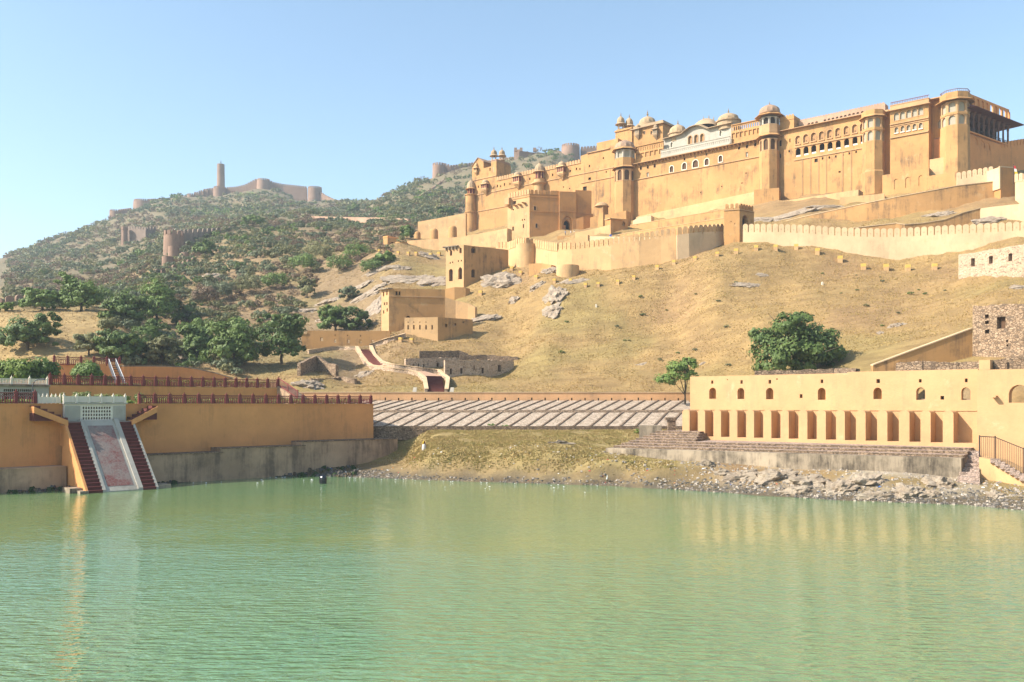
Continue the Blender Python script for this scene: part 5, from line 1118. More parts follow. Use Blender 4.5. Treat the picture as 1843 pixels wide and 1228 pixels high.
# plain right block with a large arch and spout
rb = thing("arched_block", "plain cream block with one large open arch at the right end of the arcade", "building", LB.pt(LB.s(1800), -2, 5))
qa = wpoly(LB, 0, *ZR(1404, 352), 150 / 3.96, 128 / 3.96)
sa, sb = LB.s(1758.6), LB.s(1990); zt = LB.z(1800, 665)
mb = MB(); panel(mb, LB, 0, [(sa, 0), (sb, 0), (sb, zt), (sa, zt)], [], [qa], depth=1.6, thick=2.0); mb.box(LB, LB.s(1762), LB.s(1782), -2.2, .02, zt - .01, LB.z(1772, 648)); mb.build('wall', M['cream'], rb)
m2 = MB(); sp = LB.sz(*ZR(1232, 372)); m2.hexa([LB.pt(sp[0] - .25, .9, sp[1] - .12), LB.pt(sp[0] + .25, .9, sp[1] - .12), LB.pt(sp[0] + .25, 0, sp[1] - .12), LB.pt(sp[0] - .25, 0, sp[1] - .12), LB.pt(sp[0] - .25, .9, sp[1] + .1), LB.pt(sp[0] + .25, .9, sp[1] + .1), LB.pt(sp[0] + .25, 0, sp[1] + .1), LB.pt(sp[0] - .25, 0, sp[1] + .1)]); m2.build('water_spout', M['cream'], rb)
mb = MB(); mb.box(LB, LB.s(1782) + .05, LB.s(1808), -2.6, -1.2, zt - .01, LB.z(1795, 651)); o = mb.build('brick_stub', M['rubdark'], loc=LB.pt(LB.s(1795), -2, zt)); tag(o, "dark brown brick stub standing on top of the arched block", "wall")

# stepped ghat in front
gh_ = thing("stone_ghat", "broad weathered ghat steps on a stained concrete retaining wall before the arcade", "steps", (28, 108, 3))
def Pz(px, py, Y): return P(px, py, Y)
A0, B0 = P(1090, 806, 121), P(1730, 830, 97.6); z0 = 4.05
bl, br = LB.pt(0, .0, 5), LB.pt(LB.s(1752), 0, 5)
def slab(name, mat, pts, zb, zt):
    mb = MB(); n = len(pts); lo = [(x, y, zb) for x, y in pts]; hi = [(x, y, zt) for x, y in pts]
    mb.add(lo + hi, [tuple(range(n, 2 * n))] + [(i, (i + 1) % n, n + (i + 1) % n, n + i) for i in range(n)]); mb.m = [0] + [1] * n if name == 'step' else mb.m; return mb.build(name, [mat, M['rubdark']] if name == 'step' else mat, gh_)
bk = Vector((4, 6))
slab('retaining_wall', M['conc'], [(A0.x, A0.y), (B0.x, B0.y), (br.x + 1, br.y + 1), (br.x + 2, br.y + 3), (A0.x + 5, A0.y + 9)], -1, z0)
LP = [(1104, 799), (1118, 794.5), (1131, 790), (1144, 784.7), (1158, 780), (1169, 776), (1180, 770)]
for k in range(7):
    l = P(LP[k][0], LP[k][1], 122.2 + 1.15 * k); zt_ = min(z0 + .30 * (k + 1), l.z + .5)
    if k < 3:
        f = (k + 1) / 4.0; r = B0.lerp(Vector((br.x, br.y, 0)), f); m_ = Vector((l.x, l.y)).lerp(Vector((r.x, r.y)), .35)
        pts = [(l.x, l.y), (r.x, r.y), (br.x + .2, br.y + .3), (br.x + 1, br.y + 3), (l.x + 6, l.y + 8)]
    else:
        dx, dy = .845, -.534; tgt = LB.pt(-.02, -.3 - .8 * (k - 3), 0); t_ = max((tgt.x - l.x) / dx, 1)
        pts = [(l.x, l.y), (l.x + dx * t_ + .1, l.y + dy * t_), (l.x + dx * t_ + 2, l.y + dy * t_ + 3), (l.x + 5, l.y + 6)]
    slab('step', M['ghat'], pts, 0, zt_)
mb = MB(); q = P(1150, 768, 131)
mb.hexa([(q.x, q.y, 3), (q.x + 3.3, q.y - .4, 3), (q.x + 3.8, q.y + 2.5, 3), (q.x + .5, q.y + 3, 3), (q.x, q.y, q.z + .15), (q.x + 3.3, q.y - .4, q.z + .15), (q.x + 3.8, q.y + 2.5, q.z + .15), (q.x + .5, q.y + 3, q.z + .15)]); mb.build('cheek_block', M['conc'], gh_)
q = P(1209, 768, 131); mb = MB(); fp = Fr(q.x, q.y, 1, 0); mb.box(fp, -.6, .5, -.5, .5, 4, q.z + .9); mb.box(fp, -.95, .6, -.6, .6, q.z + .9, q.z + 1.35); o = mb.build('stone_pedestal', M['rubdark'], loc=(q.x, q.y, q.z)); tag(o, "small stone pedestal with wider cap at the upper left of the ghat", "pedestal")
# flight down to the water at the right and the railed side wall
sd_ = thing("water_steps", "narrow stone flight leading down to the water at the right end of the ghat", "steps", P(1740, 870, 95))
TL, TR, BL, BR = P(1741, 811, 103.3), P(1762, 811, 102.6), P(1716, 884, 93.6), P(1764, 884, 92.0); n = 10
for k in range(n):
    t0, t1 = k / n, (k + 1) / n; a, b = TL.lerp(BL, t0), TL.lerp(BL, t1); c, d_ = TR.lerp(BR, t0), TR.lerp(BR, t1); z = TL.z + (.95 - TL.z) * (k / (n - 1))
    mb = MB(); mb.hexa([(b.x, b.y, -.8), (d_.x, d_.y, -.8), (c.x, c.y, -.8), (a.x, a.y, -.8), (b.x, b.y, z), (d_.x, d_.y, z), (c.x, c.y, z), (a.x, a.y, z)]); mb.build('step', M['ghat'], sd_)
sw = thing("side_wall", "sloping pale side wall with stepped stones right of the water steps", "wall", P(1800, 870, 95))
ra = [P(1762, 823, 97.5), P(1790, 829, 96.5), P(1815, 845, 95.2), P(1843, 861, 93.8), P(1930, 905, 89)]
mb = MB(); strip(mb, [(p, -1) for p in ra], 3.2); mb.build('wall', M['ochre2'], sw)
for k in range(7):
    p = ra[1].lerp(ra[3], k / 6.0) + Vector((0, -.1, 0)); m2 = MB(); f_ = Fr(p.x, p.y, .9, -.43); m2.box(f_, -.45, .5, -.9, .12, p.z - .3, p.z + .16); m2.build('tread_stone', M['ghat'], sw)
ir = thing("iron_railing", "dark iron railing descending along the side wall at the right edge", "railing", P(1790, 840, 97))
Y_ = 97.0; pts = [(1763, 785.5, 824, 98.2), (1791, 787, 831, 97.2), (1843, 808, 858, 95.0), (1900, 832, 884, 92.5)]
tp = [P(a, b, y) for a, b, c, y in pts]; bt = [P(a, c, y) for a, b, c, y in pts]
for i, (a, b) in enumerate(zip(tp, bt)): m2 = MB(); m2.tube([b, a + Vector((0, 0, .12))], .075); m2.build('post', M['metal'], ir)
for i in range(3):
    m2 = MB(); m2.tube([tp[i], tp[i + 1]], .05); m2.tube([bt[i] + Vector((0, 0, .12)), bt[i + 1] + Vector((0, 0, .12))], .035); m2.build('rail', M['metal'], ir)
    nb = [8, 16, 16][i]
    for k in range(1, nb): t_ = k / nb; m2 = MB(); m2.tube([bt[i].lerp(bt[i + 1], t_), tp[i].lerp(tp[i + 1], t_)], .022, 4); m2.build('baluster', M['metal'], ir)

# ---------------------------------------------------------------- paved embankment and its parapet
em = thing("paved_embankment", "two tier sloping embankment paved with pale cobbles between diagonal kerbs", "embankment", (5, 145, 8))
rows_ = [(768, 138.0), (742.5, 146.3), (738.0, 146.9), (721, 156.6)]
xl, xr = -45.0, 31.0
zrow = [HC + (HY - py) / F * Y for py, Y in rows_]
def tier(i, j, nm, mat):
    mb = MB(); N = 30
    for k in range(N):
        a, b = xl + (xr - xl) * k / N, xl + (xr - xl) * (k + 1) / N
        mb.quad((a, rows_[i][1], zrow[i]), (b, rows_[i][1], zrow[i]), (b, rows_[j][1], zrow[j]), (a, rows_[j][1], zrow[j]))
    return mb.build(nm, mat, em)
tier(0, 1, 'lower_paving', M['cobble']); tier(1, 2, 'step_face', M['rubdark']); tier(2, 3, 'upper_paving', M['cobble'])
mb = MB(); mb.quad((xl, 137.9, 4.5), (xr, 137.9, 4.5), (xr, 138.0, zrow[0]), (xl, 138.0, zrow[0])); mb.box(Fr(0, 138, 1, 0), xl, xr, -.35, .1, zrow[0] - .6, zrow[0] + .08); mb.build('toe_wall', M['rubdark'], em)
mb = MB(); mb.box(Fr(0, 146.3, 1, 0), xl, xr, -.35, .05, zrow[1] - .1, zrow[1] + .1); mb.build('tier_kerb', M['rubdark'], em)
def kerbs(i, j, step, lean, hgt):
    y0, y1, za, zb_ = rows_[i][1], rows_[j][1], zrow[i], zrow[j]
    mb = MB(); wd = .16
    mb.hexa([(-wd, y0, za - .1), (wd, y0, za - .1), (lean + wd, y1, zb_ - .1), (lean - wd, y1, zb_ - .1), (-wd, y0, za + hgt), (wd, y0, za + hgt), (lean + wd, y1, zb_ + hgt), (lean - wd, y1, zb_ + hgt)])
    me = bpy.data.meshes.new("kerb"); me.from_pydata(mb.v, [], mb.f); me.materials.append(M['rubdark']); me.update()
    x = xl + 8
    while x < xr - lean:
        o = bpy.data.objects.new("kerb", me); COL.objects.link(o); o.parent = em; o.location = Vector((x + random.uniform(-.2, .2), 0, 0)) - WL[em.name]; x += step
kerbs(0, 1, 2.45, 3.6, .13); kerbs(2, 3, 2.25, 4.2, .13)
pw = thing("embankment_parapet", "straight peach plastered parapet with drain holes above the paved embankment", "wall", (3, 157, 11))
f_ = Fr(-45, 156.8, 1, 0); zt = HC + (HY - 707) / F * 156.8
hs = [rect(1.5 + 2.35 * k, zt - 1.45 + random.uniform(-.05, .05), .24, .55) for k in range(32)]
mb = MB(); panel(mb, f_, 0, [(0, 8), (77, 8), (77, zt), (0, zt)], [], hs, depth=.4, thick=.5); mb.build('wall', M['brickw'], pw)
for q in hs: pane_part(f_, 0, q, pw, M['dark'], .4, name='drain_hole')
mb = MB(); mb.box(f_, -.1, 77, -.55, .1, zt + .002, zt + .14); mb.build('coping', M['pale'], pw)
for px in (740, 807): 
    a = P(px, 706, 158.5); mb = MB(); mb.hexa([(a.x, a.y, a.z - 1), (a.x + .8, a.y, a.z - 1), (a.x + .8, a.y + .5, a.z - 1), (a.x, a.y + .5, a.z - 1), (a.x + .4, a.y, a.z + .85), (a.x + 1.0, a.y, a.z + .85), (a.x + 1.0, a.y + .5, a.z + .85), (a.x + .4, a.y + .5, a.z + .85)])
    o = mb.build('white_post', M['white'], loc=(a.x, a.y, a.z)); tag(o, "leaning white slab at the foot of the stairway, on its %s side" % ("left" if px < 770 else "right"), "post", "white slabs at the stair foot")

# ---------------------------------------------------------------- lake garden on the left
GW = Fr(-47.4, 113, .74, .67); ZT1 = 10.0
gwt = thing("garden_wall", "tall ochre garden terrace wall rising from the water with cracks and stains", "wall", GW.pt(15, 0, 2))
mb = MB(); mb.box(GW, -26, 35.2, -26, 0, -2, ZT1 - .02); mb.build('wall', M['garden'], gwt)
m2 = MB(); m2.box(GW, -26, 35.25, -.5, .12, ZT1 - .02, ZT1 + .10); m2.build('coping', M['garden'], gwt)
lawn_m = NT('garden_lawn'); lawn_m.color(lawn_m.mix(lawn_m.noise(1.5, 5), (.10, .14, .03), (.22, .23, .06))); M['lawn'] = lawn_m.mat
mb = MB(); mb.box(GW, -25.8, 35, -26, -.6, ZT1 - .02, ZT1 + .03); o = mb.build('lawn', M['lawn'], loc=GW.pt(5, -8, ZT1)); tag(o, "green lawn of the lower garden terrace", kind='structure')
pl = thing("water_plinth", "long stained stepped concrete ledge along the foot of the garden wall", "ledge", GW.pt(18, 3, 1))
for a, b, z in ((-.3, 9.9, 3.62), (9.4, 21.9, 4.12), (21.3, 37.6, 4.68)):
    m2 = MB(); m2.box(GW, a, b, .005 if b < 36 else -1.5, 3.0 + (.01 if a > 20 else 0), -2, z); m2.build('ledge_block', M['plinth'], pl)
    m2 = MB(); m2.box(GW, a, b, .01, 3.12, z + .002, z + .12); m2.build('cap_slab', M['rubdark'], pl)
p2_ = thing("water_plinth", "short low concrete ledge at the foot of the garden wall left of the stairs", "ledge", GW.pt(-14, 3, 1))
m2 = MB(); m2.box(GW, -26, -9.4, .005, 3.0, -2, 2.62); m2.build('ledge_block', M['plinth'], p2_); m2 = MB(); m2.box(GW, -26, -9.4, .01, 3.08, 2.622, 2.74); m2.build('cap_slab', M['plinth'], p2_)

# water stairs
ws_ = thing("water_stairs", "twin red stone flights flanking a worn brick ramp down into the lake", "stairs", GW.pt(-5.3, 5, 0))
W0, W1, ZA, ZB_ = 1.2, 9.7, 8.08, .15
def slope_pt(s, w, dz): return GW.pt(s, w, ZA + (ZB_ - ZA) * (w - W0) / (W1 - W0) + dz)
def wedge(s0, s1, dz, mat, nm, w1=W1, par=ws_):
    mb = MB(); zb = -1.5
    mb.hexa([GW.pt(s0, w1, zb), GW.pt(s1, w1, zb), GW.pt(s1, .0, zb), GW.pt(s0, .0, zb), slope_pt(s0, w1, dz), slope_pt(s1, w1, dz), slope_pt(s1, W0, dz), slope_pt(s0, W0, dz)])
    mb.hexa([GW.pt(s0, W0, 5), GW.pt(s1, W0, 5), GW.pt(s1, .0, 5), GW.pt(s0, .0, 5), GW.pt(s0, W0, ZA + dz), GW.pt(s1, W0, ZA + dz), GW.pt(s1, .0, ZA + dz), GW.pt(s0, .0, ZA + dz)])
    return mb.build(nm, mat, par)
wedge(-9.25, -8.98, .12, M['garden'], 'string_wall'); wedge(-7.42, -7.08, .14, M['greyw'], 'kerb_slope'); wedge(-3.5, -2.95, .16, M['greyw'], 'kerb_slope'); wedge(-1.42, -1.16, .12, M['greyw'], 'string_wall')
wedge(-7.08, -3.5, -.03, M['greyw'], 'ramp_body')
mb = MB(); mb.add([slope_pt(-6.75, W1 - .5, .0), slope_pt(-3.85, W1 - .5, .0), slope_pt(-3.85, W0 + .7, .0), slope_pt(-6.75, W0 + .7, .0)], [(0, 1, 2, 3)]); mb.build('brick_ramp', M['ramp'], ws_)
for a, b in ((-8.98, -7.42), (-2.95, -1.42)):
    n = 20
    for k in range(n):
        w0_, w1_ = W0 + (W1 - W0) * k / n, W0 + (W1 - W0) * (k + 1) / n; z = ZA - .1 + (ZB_ - ZA) * (k + .35) / n
        m2 = MB(); m2.box(GW, a, b, -.2, w1_, -1.5, z - .06); m2.build('riser', M['dkred'], ws_)
        m2 = MB(); m2.box(GW, a, b, w0_ - .02, w1_ + .05, z - .055, z); m2.build('tread', M['red'], ws_)
mb = MB(); mb.box(GW, -9.25, -1.16, .01, W0 + .05, ZA - .6, ZA - .14); mb.build('landing', M['greyw'], ws_)
for sgn, s_in, s_out in ((-1, -8.9, -12.6), (1, -1.5, 1.6)):
    n = 5
    for k in range(n):
        a = s_in + (s_out - s_in) * k / n; z = ZA + .35 * (k + 1)
        m2 = MB(); m2.box(GW, min(a, s_out), max(a, s_out), .03, 1.75, z - .36, min(z, ZT1 + .1)); m2.build('side_step', M['dkred'], ws_)
    mb = MB()
    mb.hexa([GW.pt(s_in, 1.95, ZA - .65), GW.pt(s_out, 1.95, ZT1 - 1.0), GW.pt(s_out, .02, ZT1 - 1.0), GW.pt(s_in, .02, ZA - .65), GW.pt(s_in, 1.95, ZA + .0), GW.pt(s_out, 1.95, ZT1 - .25), GW.pt(s_out, .02, ZT1 - .25), GW.pt(s_in, .02, ZA + .0)][::1] if sgn > 0 else
            [GW.pt(s_out, 1.95, ZT1 - 1.0), GW.pt(s_in, 1.95, ZA - .65), GW.pt(s_in, .02, ZA - .65), GW.pt(s_out, .02, ZT1 - 1.0), GW.pt(s_out, 1.95, ZT1 - .25), GW.pt(s_in, 1.95, ZA), GW.pt(s_in, .02, ZA), GW.pt(s_out, .02, ZT1 - .25)])
    mb.build('stringer', M['garden'], ws_)
    c = s_in + (s_out - s_in) * .75; mb = MB()
    for k in range(3): mb.box(GW, c - .35, c + .35, .02, 1.5 - k * .45, ZT1 - 1.35 - k * .35, ZT1 - 1.02 - k * .35)
    mb.build('corbel', M['garden'], ws_)
for s0_, s1_, w0_, w1_, z in ((-10.6, -9.3, 5.6, 8.6, .55), (-9.9, -9.0, 8.0, 9.9, .3), (-1.1, .6, 6.6, 9.0, .42)):
    mb = MB(); mb.box(GW, s0_, s1_, w0_, w1_, -1.5, z); mb.build('landing_block', M['conc'], ws_)
# marble panel and balustrade over the landing
mp = thing("marble_panel", "white marble parapet block with pierced lattice panel at the head of the water stairs", "panel", GW.pt(-5.3, .3, 9))
qs = []; zb0, zb1 = ZA + .02, ZT1 - .15
for r in range(4):
    for c in range(11): qs.append(arch(-7.0 + 3.35 * (c + .5) / 11, zb0 + (zb1 - zb0) * (r + .12) / 4.1, .19, (zb1 - zb0) / 4 * .68, 4))
mb = MB(); panel(mb, GW, .75, [(-9.0, ZA - .1), (-1.9, ZA - .1), (-1.9, ZT1 + .02), (-9.0, ZT1 + .02)], qs, [], depth=.3, thick=.7, mid=1); mb.build('lattice_wall', [M['white'], M['shade']], mp)
for a_, b_ in ((-8.95, -7.25), (-3.4, -1.95)): mb = MB(); mb.box(GW, a_, b_, .76, .85, ZA - .1, ZT1 - .2); mb.build('side_slab', M['greyw'], mp)
mb = MB(); mb.box(GW, -9.15, -1.75, -.4, .95, ZT1 + .03, ZT1 + .2); mb.build('coping', M['greyw'], mp)

def baluster_mesh(L, h, nb, mat, lattice=True, bw=.055):
    mb = MB(); f = Fr(0, 0, 1, 0)
    mb.box(f, 0, L, -.06, .06, h - .1, h); mb.box(f, 0, L, -.06, .06, .04, .12)
    zt = h * .66 if lattice else h - .1
    if lattice: mb.box(f, 0, L, -.045, .045, zt - .03, zt + .03)
    for k in range(nb): x = L * (k + .5) / nb; mb.box(f, x - bw, x + bw, -.05, .05, .1, zt)
    if lattice:
        for k in range(nb):
            x0, x1 = L * k / nb, L * (k + 1) / nb; d_ = .03; z0, z1 = zt + .02, h - .1
            for (a, b) in ((x0, x1), (x1, x0)):
                mb.add([(a - d_, -.03, z0), (a + d_, -.03, z0), (b + d_, -.03, z1), (b - d_, -.03, z1)], [(0, 1, 2, 3)])
    me = bpy.data.meshes.new("panel"); me.from_pydata(mb.v, [], mb.f); me.materials.append(mat); me.update(); return me
def post_mesh(w, h, mat):
    mb = MB(); f = Fr(0, 0, 1, 0); mb.box(f, -w / 2, w / 2, -.14, .14, 0, h + .06); mb.box(f, -w / 2 - .04, w / 2 + .04, -.17, .17, h + .06, h + .12); mb.lathe(0, 0, [(.09, h + .12), (.1, h + .2), (.03, h + .3), (.05, h + .34), (.01, h + .42)], 6)
    me = bpy.data.meshes.new("post"); me.from_pydata(mb.v, [], mb.f); me.materials.append(mat); me.update(); return me
def railing(name, label, fr, s0, s1, w, z, h, n, mat, pw_=.36, nb=6, lattice=True, group=None, bw=.055):
    th = thing(name, label, "railing", fr.pt((s0 + s1) / 2, w, z), group); L = (s1 - s0) / n
    pm, bm_ = post_mesh(pw_, h, mat), baluster_mesh(L - pw_, h, nb, mat, lattice, bw); rz = math.atan2(fr.dy, fr.dx)
    for k in range(n + 1):
        o = bpy.data.objects.new("post", pm); COL.objects.link(o); o.parent = th; o.location = fr.pt(s0 + L * k, w, z) - WL[th.name]; o.rotation_euler = (0, 0, rz)
        if k < n: o = bpy.data.objects.new("panel", bm_); COL.objects.link(o); o.parent = th; o.location = fr.pt(s0 + L * k + pw_ / 2, w, z) - WL[th.name]; o.rotation_euler = (0, 0, rz)
    return th
railing("red_railing", "long red stone railing on top of the tall garden wall over the water", GW, GW.s(252), 34.9, -.2, ZT1 + .1, 1.12, 18, M['red'])
railing("red_railing", "short red stone railing at the left edge above the garden wall", GW, -24, GW.s(64), -.2, ZT1 + .1, 1.3, 6, M['red'])
railing("white_balustrade", "white marble balustrade above the pierced lattice panel", GW, -9.0, -1.9, .55, ZT1 + .2, .78, 5, M['white'], .22, 11, False, bw=.045)
railing("white_balustrade", "short bright white balustrade left of the lattice panel", GW, -11.6, -9.25, -.1, ZT1 + .12, .78, 5, M['white'], .12, 3, False, bw=.06)
# upper terrace
G2W = Fr(-62.5, 120, .74, .67); ZT2 = 12.62
t2 = thing("terrace_wall", "plain ochre wall of the middle garden terrace under the red railing", "wall", G2W.pt(15, 0, 10))
e2 = G2W.s(502); mb = MB(); mb.box(G2W, .05, e2, -22, 0, 5, ZT2 - .03); mb.build('wall', M['garden'], t2)
mb = MB(); mb.box(G2W, -22, e2, -22, -.5, ZT2 - .03, ZT2 + .03); o = mb.build('lawn', M['lawn'], loc=G2W.pt(5, -8, ZT2)); tag(o, "green lawn of the middle garden terrace", kind='structure')
t3 = thing("marble_wall", "white marble terrace wall with lattice openings at the left edge", "wall", G2W.pt(-6, 0, 10))
lo_ = []
for r in range(3):
    for c in range(15): lo_.append(arch(G2W.s(6) + (G2W.s(61) - G2W.s(6)) * (c + .5) / 15, ZT2 - 1.95 + .5 * r, .19, .36, 4))
mb = MB(); panel(mb, G2W, .05, [(-22, 5), (.0, 5), (.0, ZT2 - .25), (-22, ZT2 - .25)], lo_, [], depth=.3, thick=20, mid=1); mb.build('wall', [M['greyw'], M['shade']], t3)
mb = MB(); mb.box(G2W, -22, .1, -.6, .3, ZT2 - .24, ZT2 + .02); mb.build('coping', M['conc'], t3)
railing("white_balustrade", "white balustrade along the left end of the middle garden terrace", G2W, -19.6, -.2, 0, ZT2 + .02, .78, 9, M['white'], .2, 11, False, bw=.045)
railing("red_railing", "red stone railing along the middle garden terrace", G2W, .2, e2 - .1, -.15, ZT2 + .03, 1.28, 19, M['red'])
sr = thing("stair_railing", "sloping pink red railing at the right end of the middle garden terrace", "railing", G2W.pt(e2, 3, 11))
a, b = P(501, 694, 143), P(536, 718, 139); h_ = 1.2; mb = MB(); mb.tube([a + Vector((0, 0, h_)), b + Vector((0, 0, h_))], .09); mb.tube([a + Vector((0, 0, .1)), b + Vector((0, 0, .1))], .08); mb.build('rail', M['red'], sr)
for k in range(17): p = a.lerp(b, k / 16); mb = MB(); mb.tube([p, p + Vector((0, 0, h_ + (.2 if k % 8 == 0 else 0)))], .1 if k % 8 == 0 else .05, 5); mb.build('baluster' if k % 8 else 'post', M['red'], sr)
mb = MB(); f_ = Fr(a.x, a.y, b.x - a.x, b.y - a.y); L = (b - a).to_2d().length
mb.hexa([f_.pt(0, .4, 6), f_.pt(L, .4, 6), f_.pt(L, -2, 6), f_.pt(0, -2, 6), f_.pt(0, .4, a.z), f_.pt(L, .4, b.z), f_.pt(L, -2, b.z), f_.pt(0, -2, a.z)]); mb.build('stair_flank', M['plinth'], sr)
wall("terrace_wall", "brown wall of the top garden terrace behind the round clipped bushes", [(-60, 654, 141), (60, 655, 146), (222, 655, 154)], 6, M['garden'], drop=3)
F3 = Fr((98 - CX) / F * 147.5, 147.5, (220 - CX) / F * 154 - (98 - CX) / F * 147.5, 6.5); zt = HC + (HY - 655) / F * 150
railing("red_railing", "short red railing on the brown top garden terrace by the metal stair", F3, 0, F3.s(216), -.2, zt - .25, 1.35, 5, M['red'])
wall("terrace_wall", "curving low brown wall with grey coping running right from the metal stair", [(223, 660, 153.5), (280, 660, 160), (325, 661, 165), (355, 665, 168), (390, 673, 171), (425, 683, 173)], 1.0, M['garden'], drop=3, coping=M['conc'])
ms = thing("metal_stair", "steep narrow metal stair with pale rails against the brown terrace wall", "stairs", P(212, 690, 148))
for xa, xb in ((196, 214), (208.5, 229)):
    a, b = P(xa, 646, 150.5), P(xb, 695, 146); mb = MB(); mb.tube([a, b], .045); mb.build('handrail', M['steel'], ms)
    mb = MB(); mb.hexa([b + Vector((-.1, 0, -1.0)), b + Vector((.1, 0, -1.0)), a + Vector((.1, 0, -1.1)), a + Vector((-.1, 0, -1.1)), b + Vector((-.1, 0, -.1)), b + Vector((.1, 0, -.1)), a + Vector((.1, 0, -.1)), a + Vector((-.1, 0, -.1))]); mb.build('side_panel', M['slate'], ms)
for k in range(12):
    t_ = (k + .5) / 12; a, b = P(196, 646, 150.5).lerp(P(214, 695, 146), t_), P(208.5, 646, 150.5).lerp(P(229, 695, 146), t_); mb = MB()
    mb.hexa([a + Vector((0, -.2, -.95)), b + Vector((0, -.2, -.95)), b + Vector((0, .2, -.95)), a + Vector((0, .2, -.95)), a + Vector((0, -.2, -.85)), b + Vector((0, -.2, -.85)), b + Vector((0, .2, -.85)), a + Vector((0, .2, -.85))]); mb.build('tread', M['conc'], ms)
lp = thing("lamp_post", "thin curved black lamp pole in front of the white marble wall", "lamp", P(58, 712, 113.5))
pts = [P(a, b, 113.5) for a, b in ((63, 722), (61, 712), (58.5, 703), (59, 694), (62, 687), (67, 683.5), (74, 682.5))]; mb = MB(); mb.tube(pts, .06, 6); mb.build('pole', M['slate'], lp)
mb = MB(); mb.tube([pts[-1] + Vector((-.1, 0, .02)), pts[-1] + Vector((.45, 0, -.05))], [.07, .11], 6); mb.build('lamp_head', M['slate'], lp)
# ---------------------------------------------------------------- vegetation
def leafmat(name, c, c2, var=.35):
    t = NT(name); oi = t.n.new("ShaderNodeObjectInfo").outputs["Random"]
    col = t.mix(t.ramp(t.noise(.7, 3), .3, .7), c, c2)
    col = t.mix(t.math('MULTIPLY', oi, .5), col, tuple(x * .55 for x in c)); t.color(col); t.b.inputs["Roughness"].default_value = .55
    t.b.inputs["Specular IOR Level"].default_value = .25
    tr = t.n.new("ShaderNodeBsdfTranslucent"); t.l.new(col, tr.inputs[0]); mx = t.n.new("ShaderNodeMixShader"); mx.inputs[0].default_value = .28
    out = t.n["Material Output"]; t.l.new(t.b.outputs[0], mx.inputs[1]); t.l.new(tr.outputs[0], mx.inputs[2]); t.l.new(mx.outputs[0], out.inputs[0]); return t.mat
V = dict(dark=leafmat('dark_foliage', (.098, .155, .04), (.165, .215, .055)), green=leafmat('green_foliage', (.13, .20, .045), (.20, .265, .065)),
         bright=leafmat('bright_foliage', (.15, .21, .035), (.24, .30, .06)), olive=leafmat('olive_foliage', (.20, .20, .08), (.27, .245, .105)),
         grey=leafmat('grey_green_foliage', (.155, .18, .095), (.22, .235, .125)), brown=leafmat('brown_twigs', (.21, .135, .085), (.27, .185, .11)),
         hedge=leafmat('yellow_hedge', (.28, .30, .04), (.40, .38, .06)), rose=leafmat('pale_rose_leaves', (.18, .22, .06), (.32, .34, .12)))
M['bark'] = flat('bark', (.10, .075, .05), scale=3)

def quads_mesh(name, c, nrm, size, mat, rng):
    n = len(c); nrm = nrm / np.maximum(np.linalg.norm(nrm, axis=1, keepdims=True), 1e-6)
    a = np.cross(nrm, rng.normal(size=(n, 3))); a /= np.maximum(np.linalg.norm(a, axis=1, keepdims=True), 1e-6); b = np.cross(nrm, a)
    s = size[:, None]; v = np.stack([c - a * s, c - b * s * .6, c + a * s, c + b * s * .6], 1).reshape(-1, 3)
    me = bpy.data.meshes.new(name); me.vertices.add(4 * n); me.vertices.foreach_set("co", v.astype(np.float32).ravel())
    me.loops.add(4 * n); me.loops.foreach_set("vertex_index", np.arange(4 * n, dtype=np.int32))
    me.polygons.add(n); me.polygons.foreach_set("loop_start", np.arange(0, 4 * n, 4, dtype=np.int32)); me.polygons.foreach_set("loop_total", np.full(n, 4, dtype=np.int32))
    me.update(calc_edges=True); me.materials.append(mat); return me

def crown_points(rng, lobes, nclump, nleaf, leaf, clump_r=.42):
    """lobes: (x,y,z,rx,ry,rz); clumps sit near the lobes' surface, leaves on the clumps"""
    cs, ns, ss = [], [], []
    vol = np.array([l[3] * l[4] * l[5] for l in lobes]) ** .66; vol = vol / vol.sum()
    for (x, y, z, rx, ry, rz), fr_ in zip(lobes, vol):
        k = max(3, int(nclump * fr_)); d = rng.normal(size=(k, 3)); d /= np.linalg.norm(d, axis=1, keepdims=True)
        d[:, 2] = np.where(d[:, 2] < -.6, -d[:, 2] * .6, d[:, 2]); rad = rng.uniform(.45, 1.0, (k, 1)) ** .6
        cc = np.array([x, y, z]) + d * rad * np.array([rx, ry, rz]) * .86
        cr = clump_r * min(rx, ry, rz) * rng.uniform(.55, 1.15, k)
        m = max(4, int(nleaf / nclump)); e = rng.normal(size=(k, m, 3)); e /= np.linalg.norm(e, axis=2, keepdims=True)
        p = cc[:, None, :] + e * cr[:, None, None] * np.array([1.15, 1.15, .75]) * rng.uniform(.55, 1.1, (k, m, 1))
        cs.append(p.reshape(-1, 3)); ns.append((e * .9 + d[:, None, :] * .8 + np.array([-.25, -.1, .3]) + rng.normal(size=(k, m, 3)) * .35).reshape(-1, 3)); ss.append(leaf * rng.uniform(.6, 1.3, k * m))
    return np.concatenate(cs), np.concatenate(ns), np.concatenate(ss)

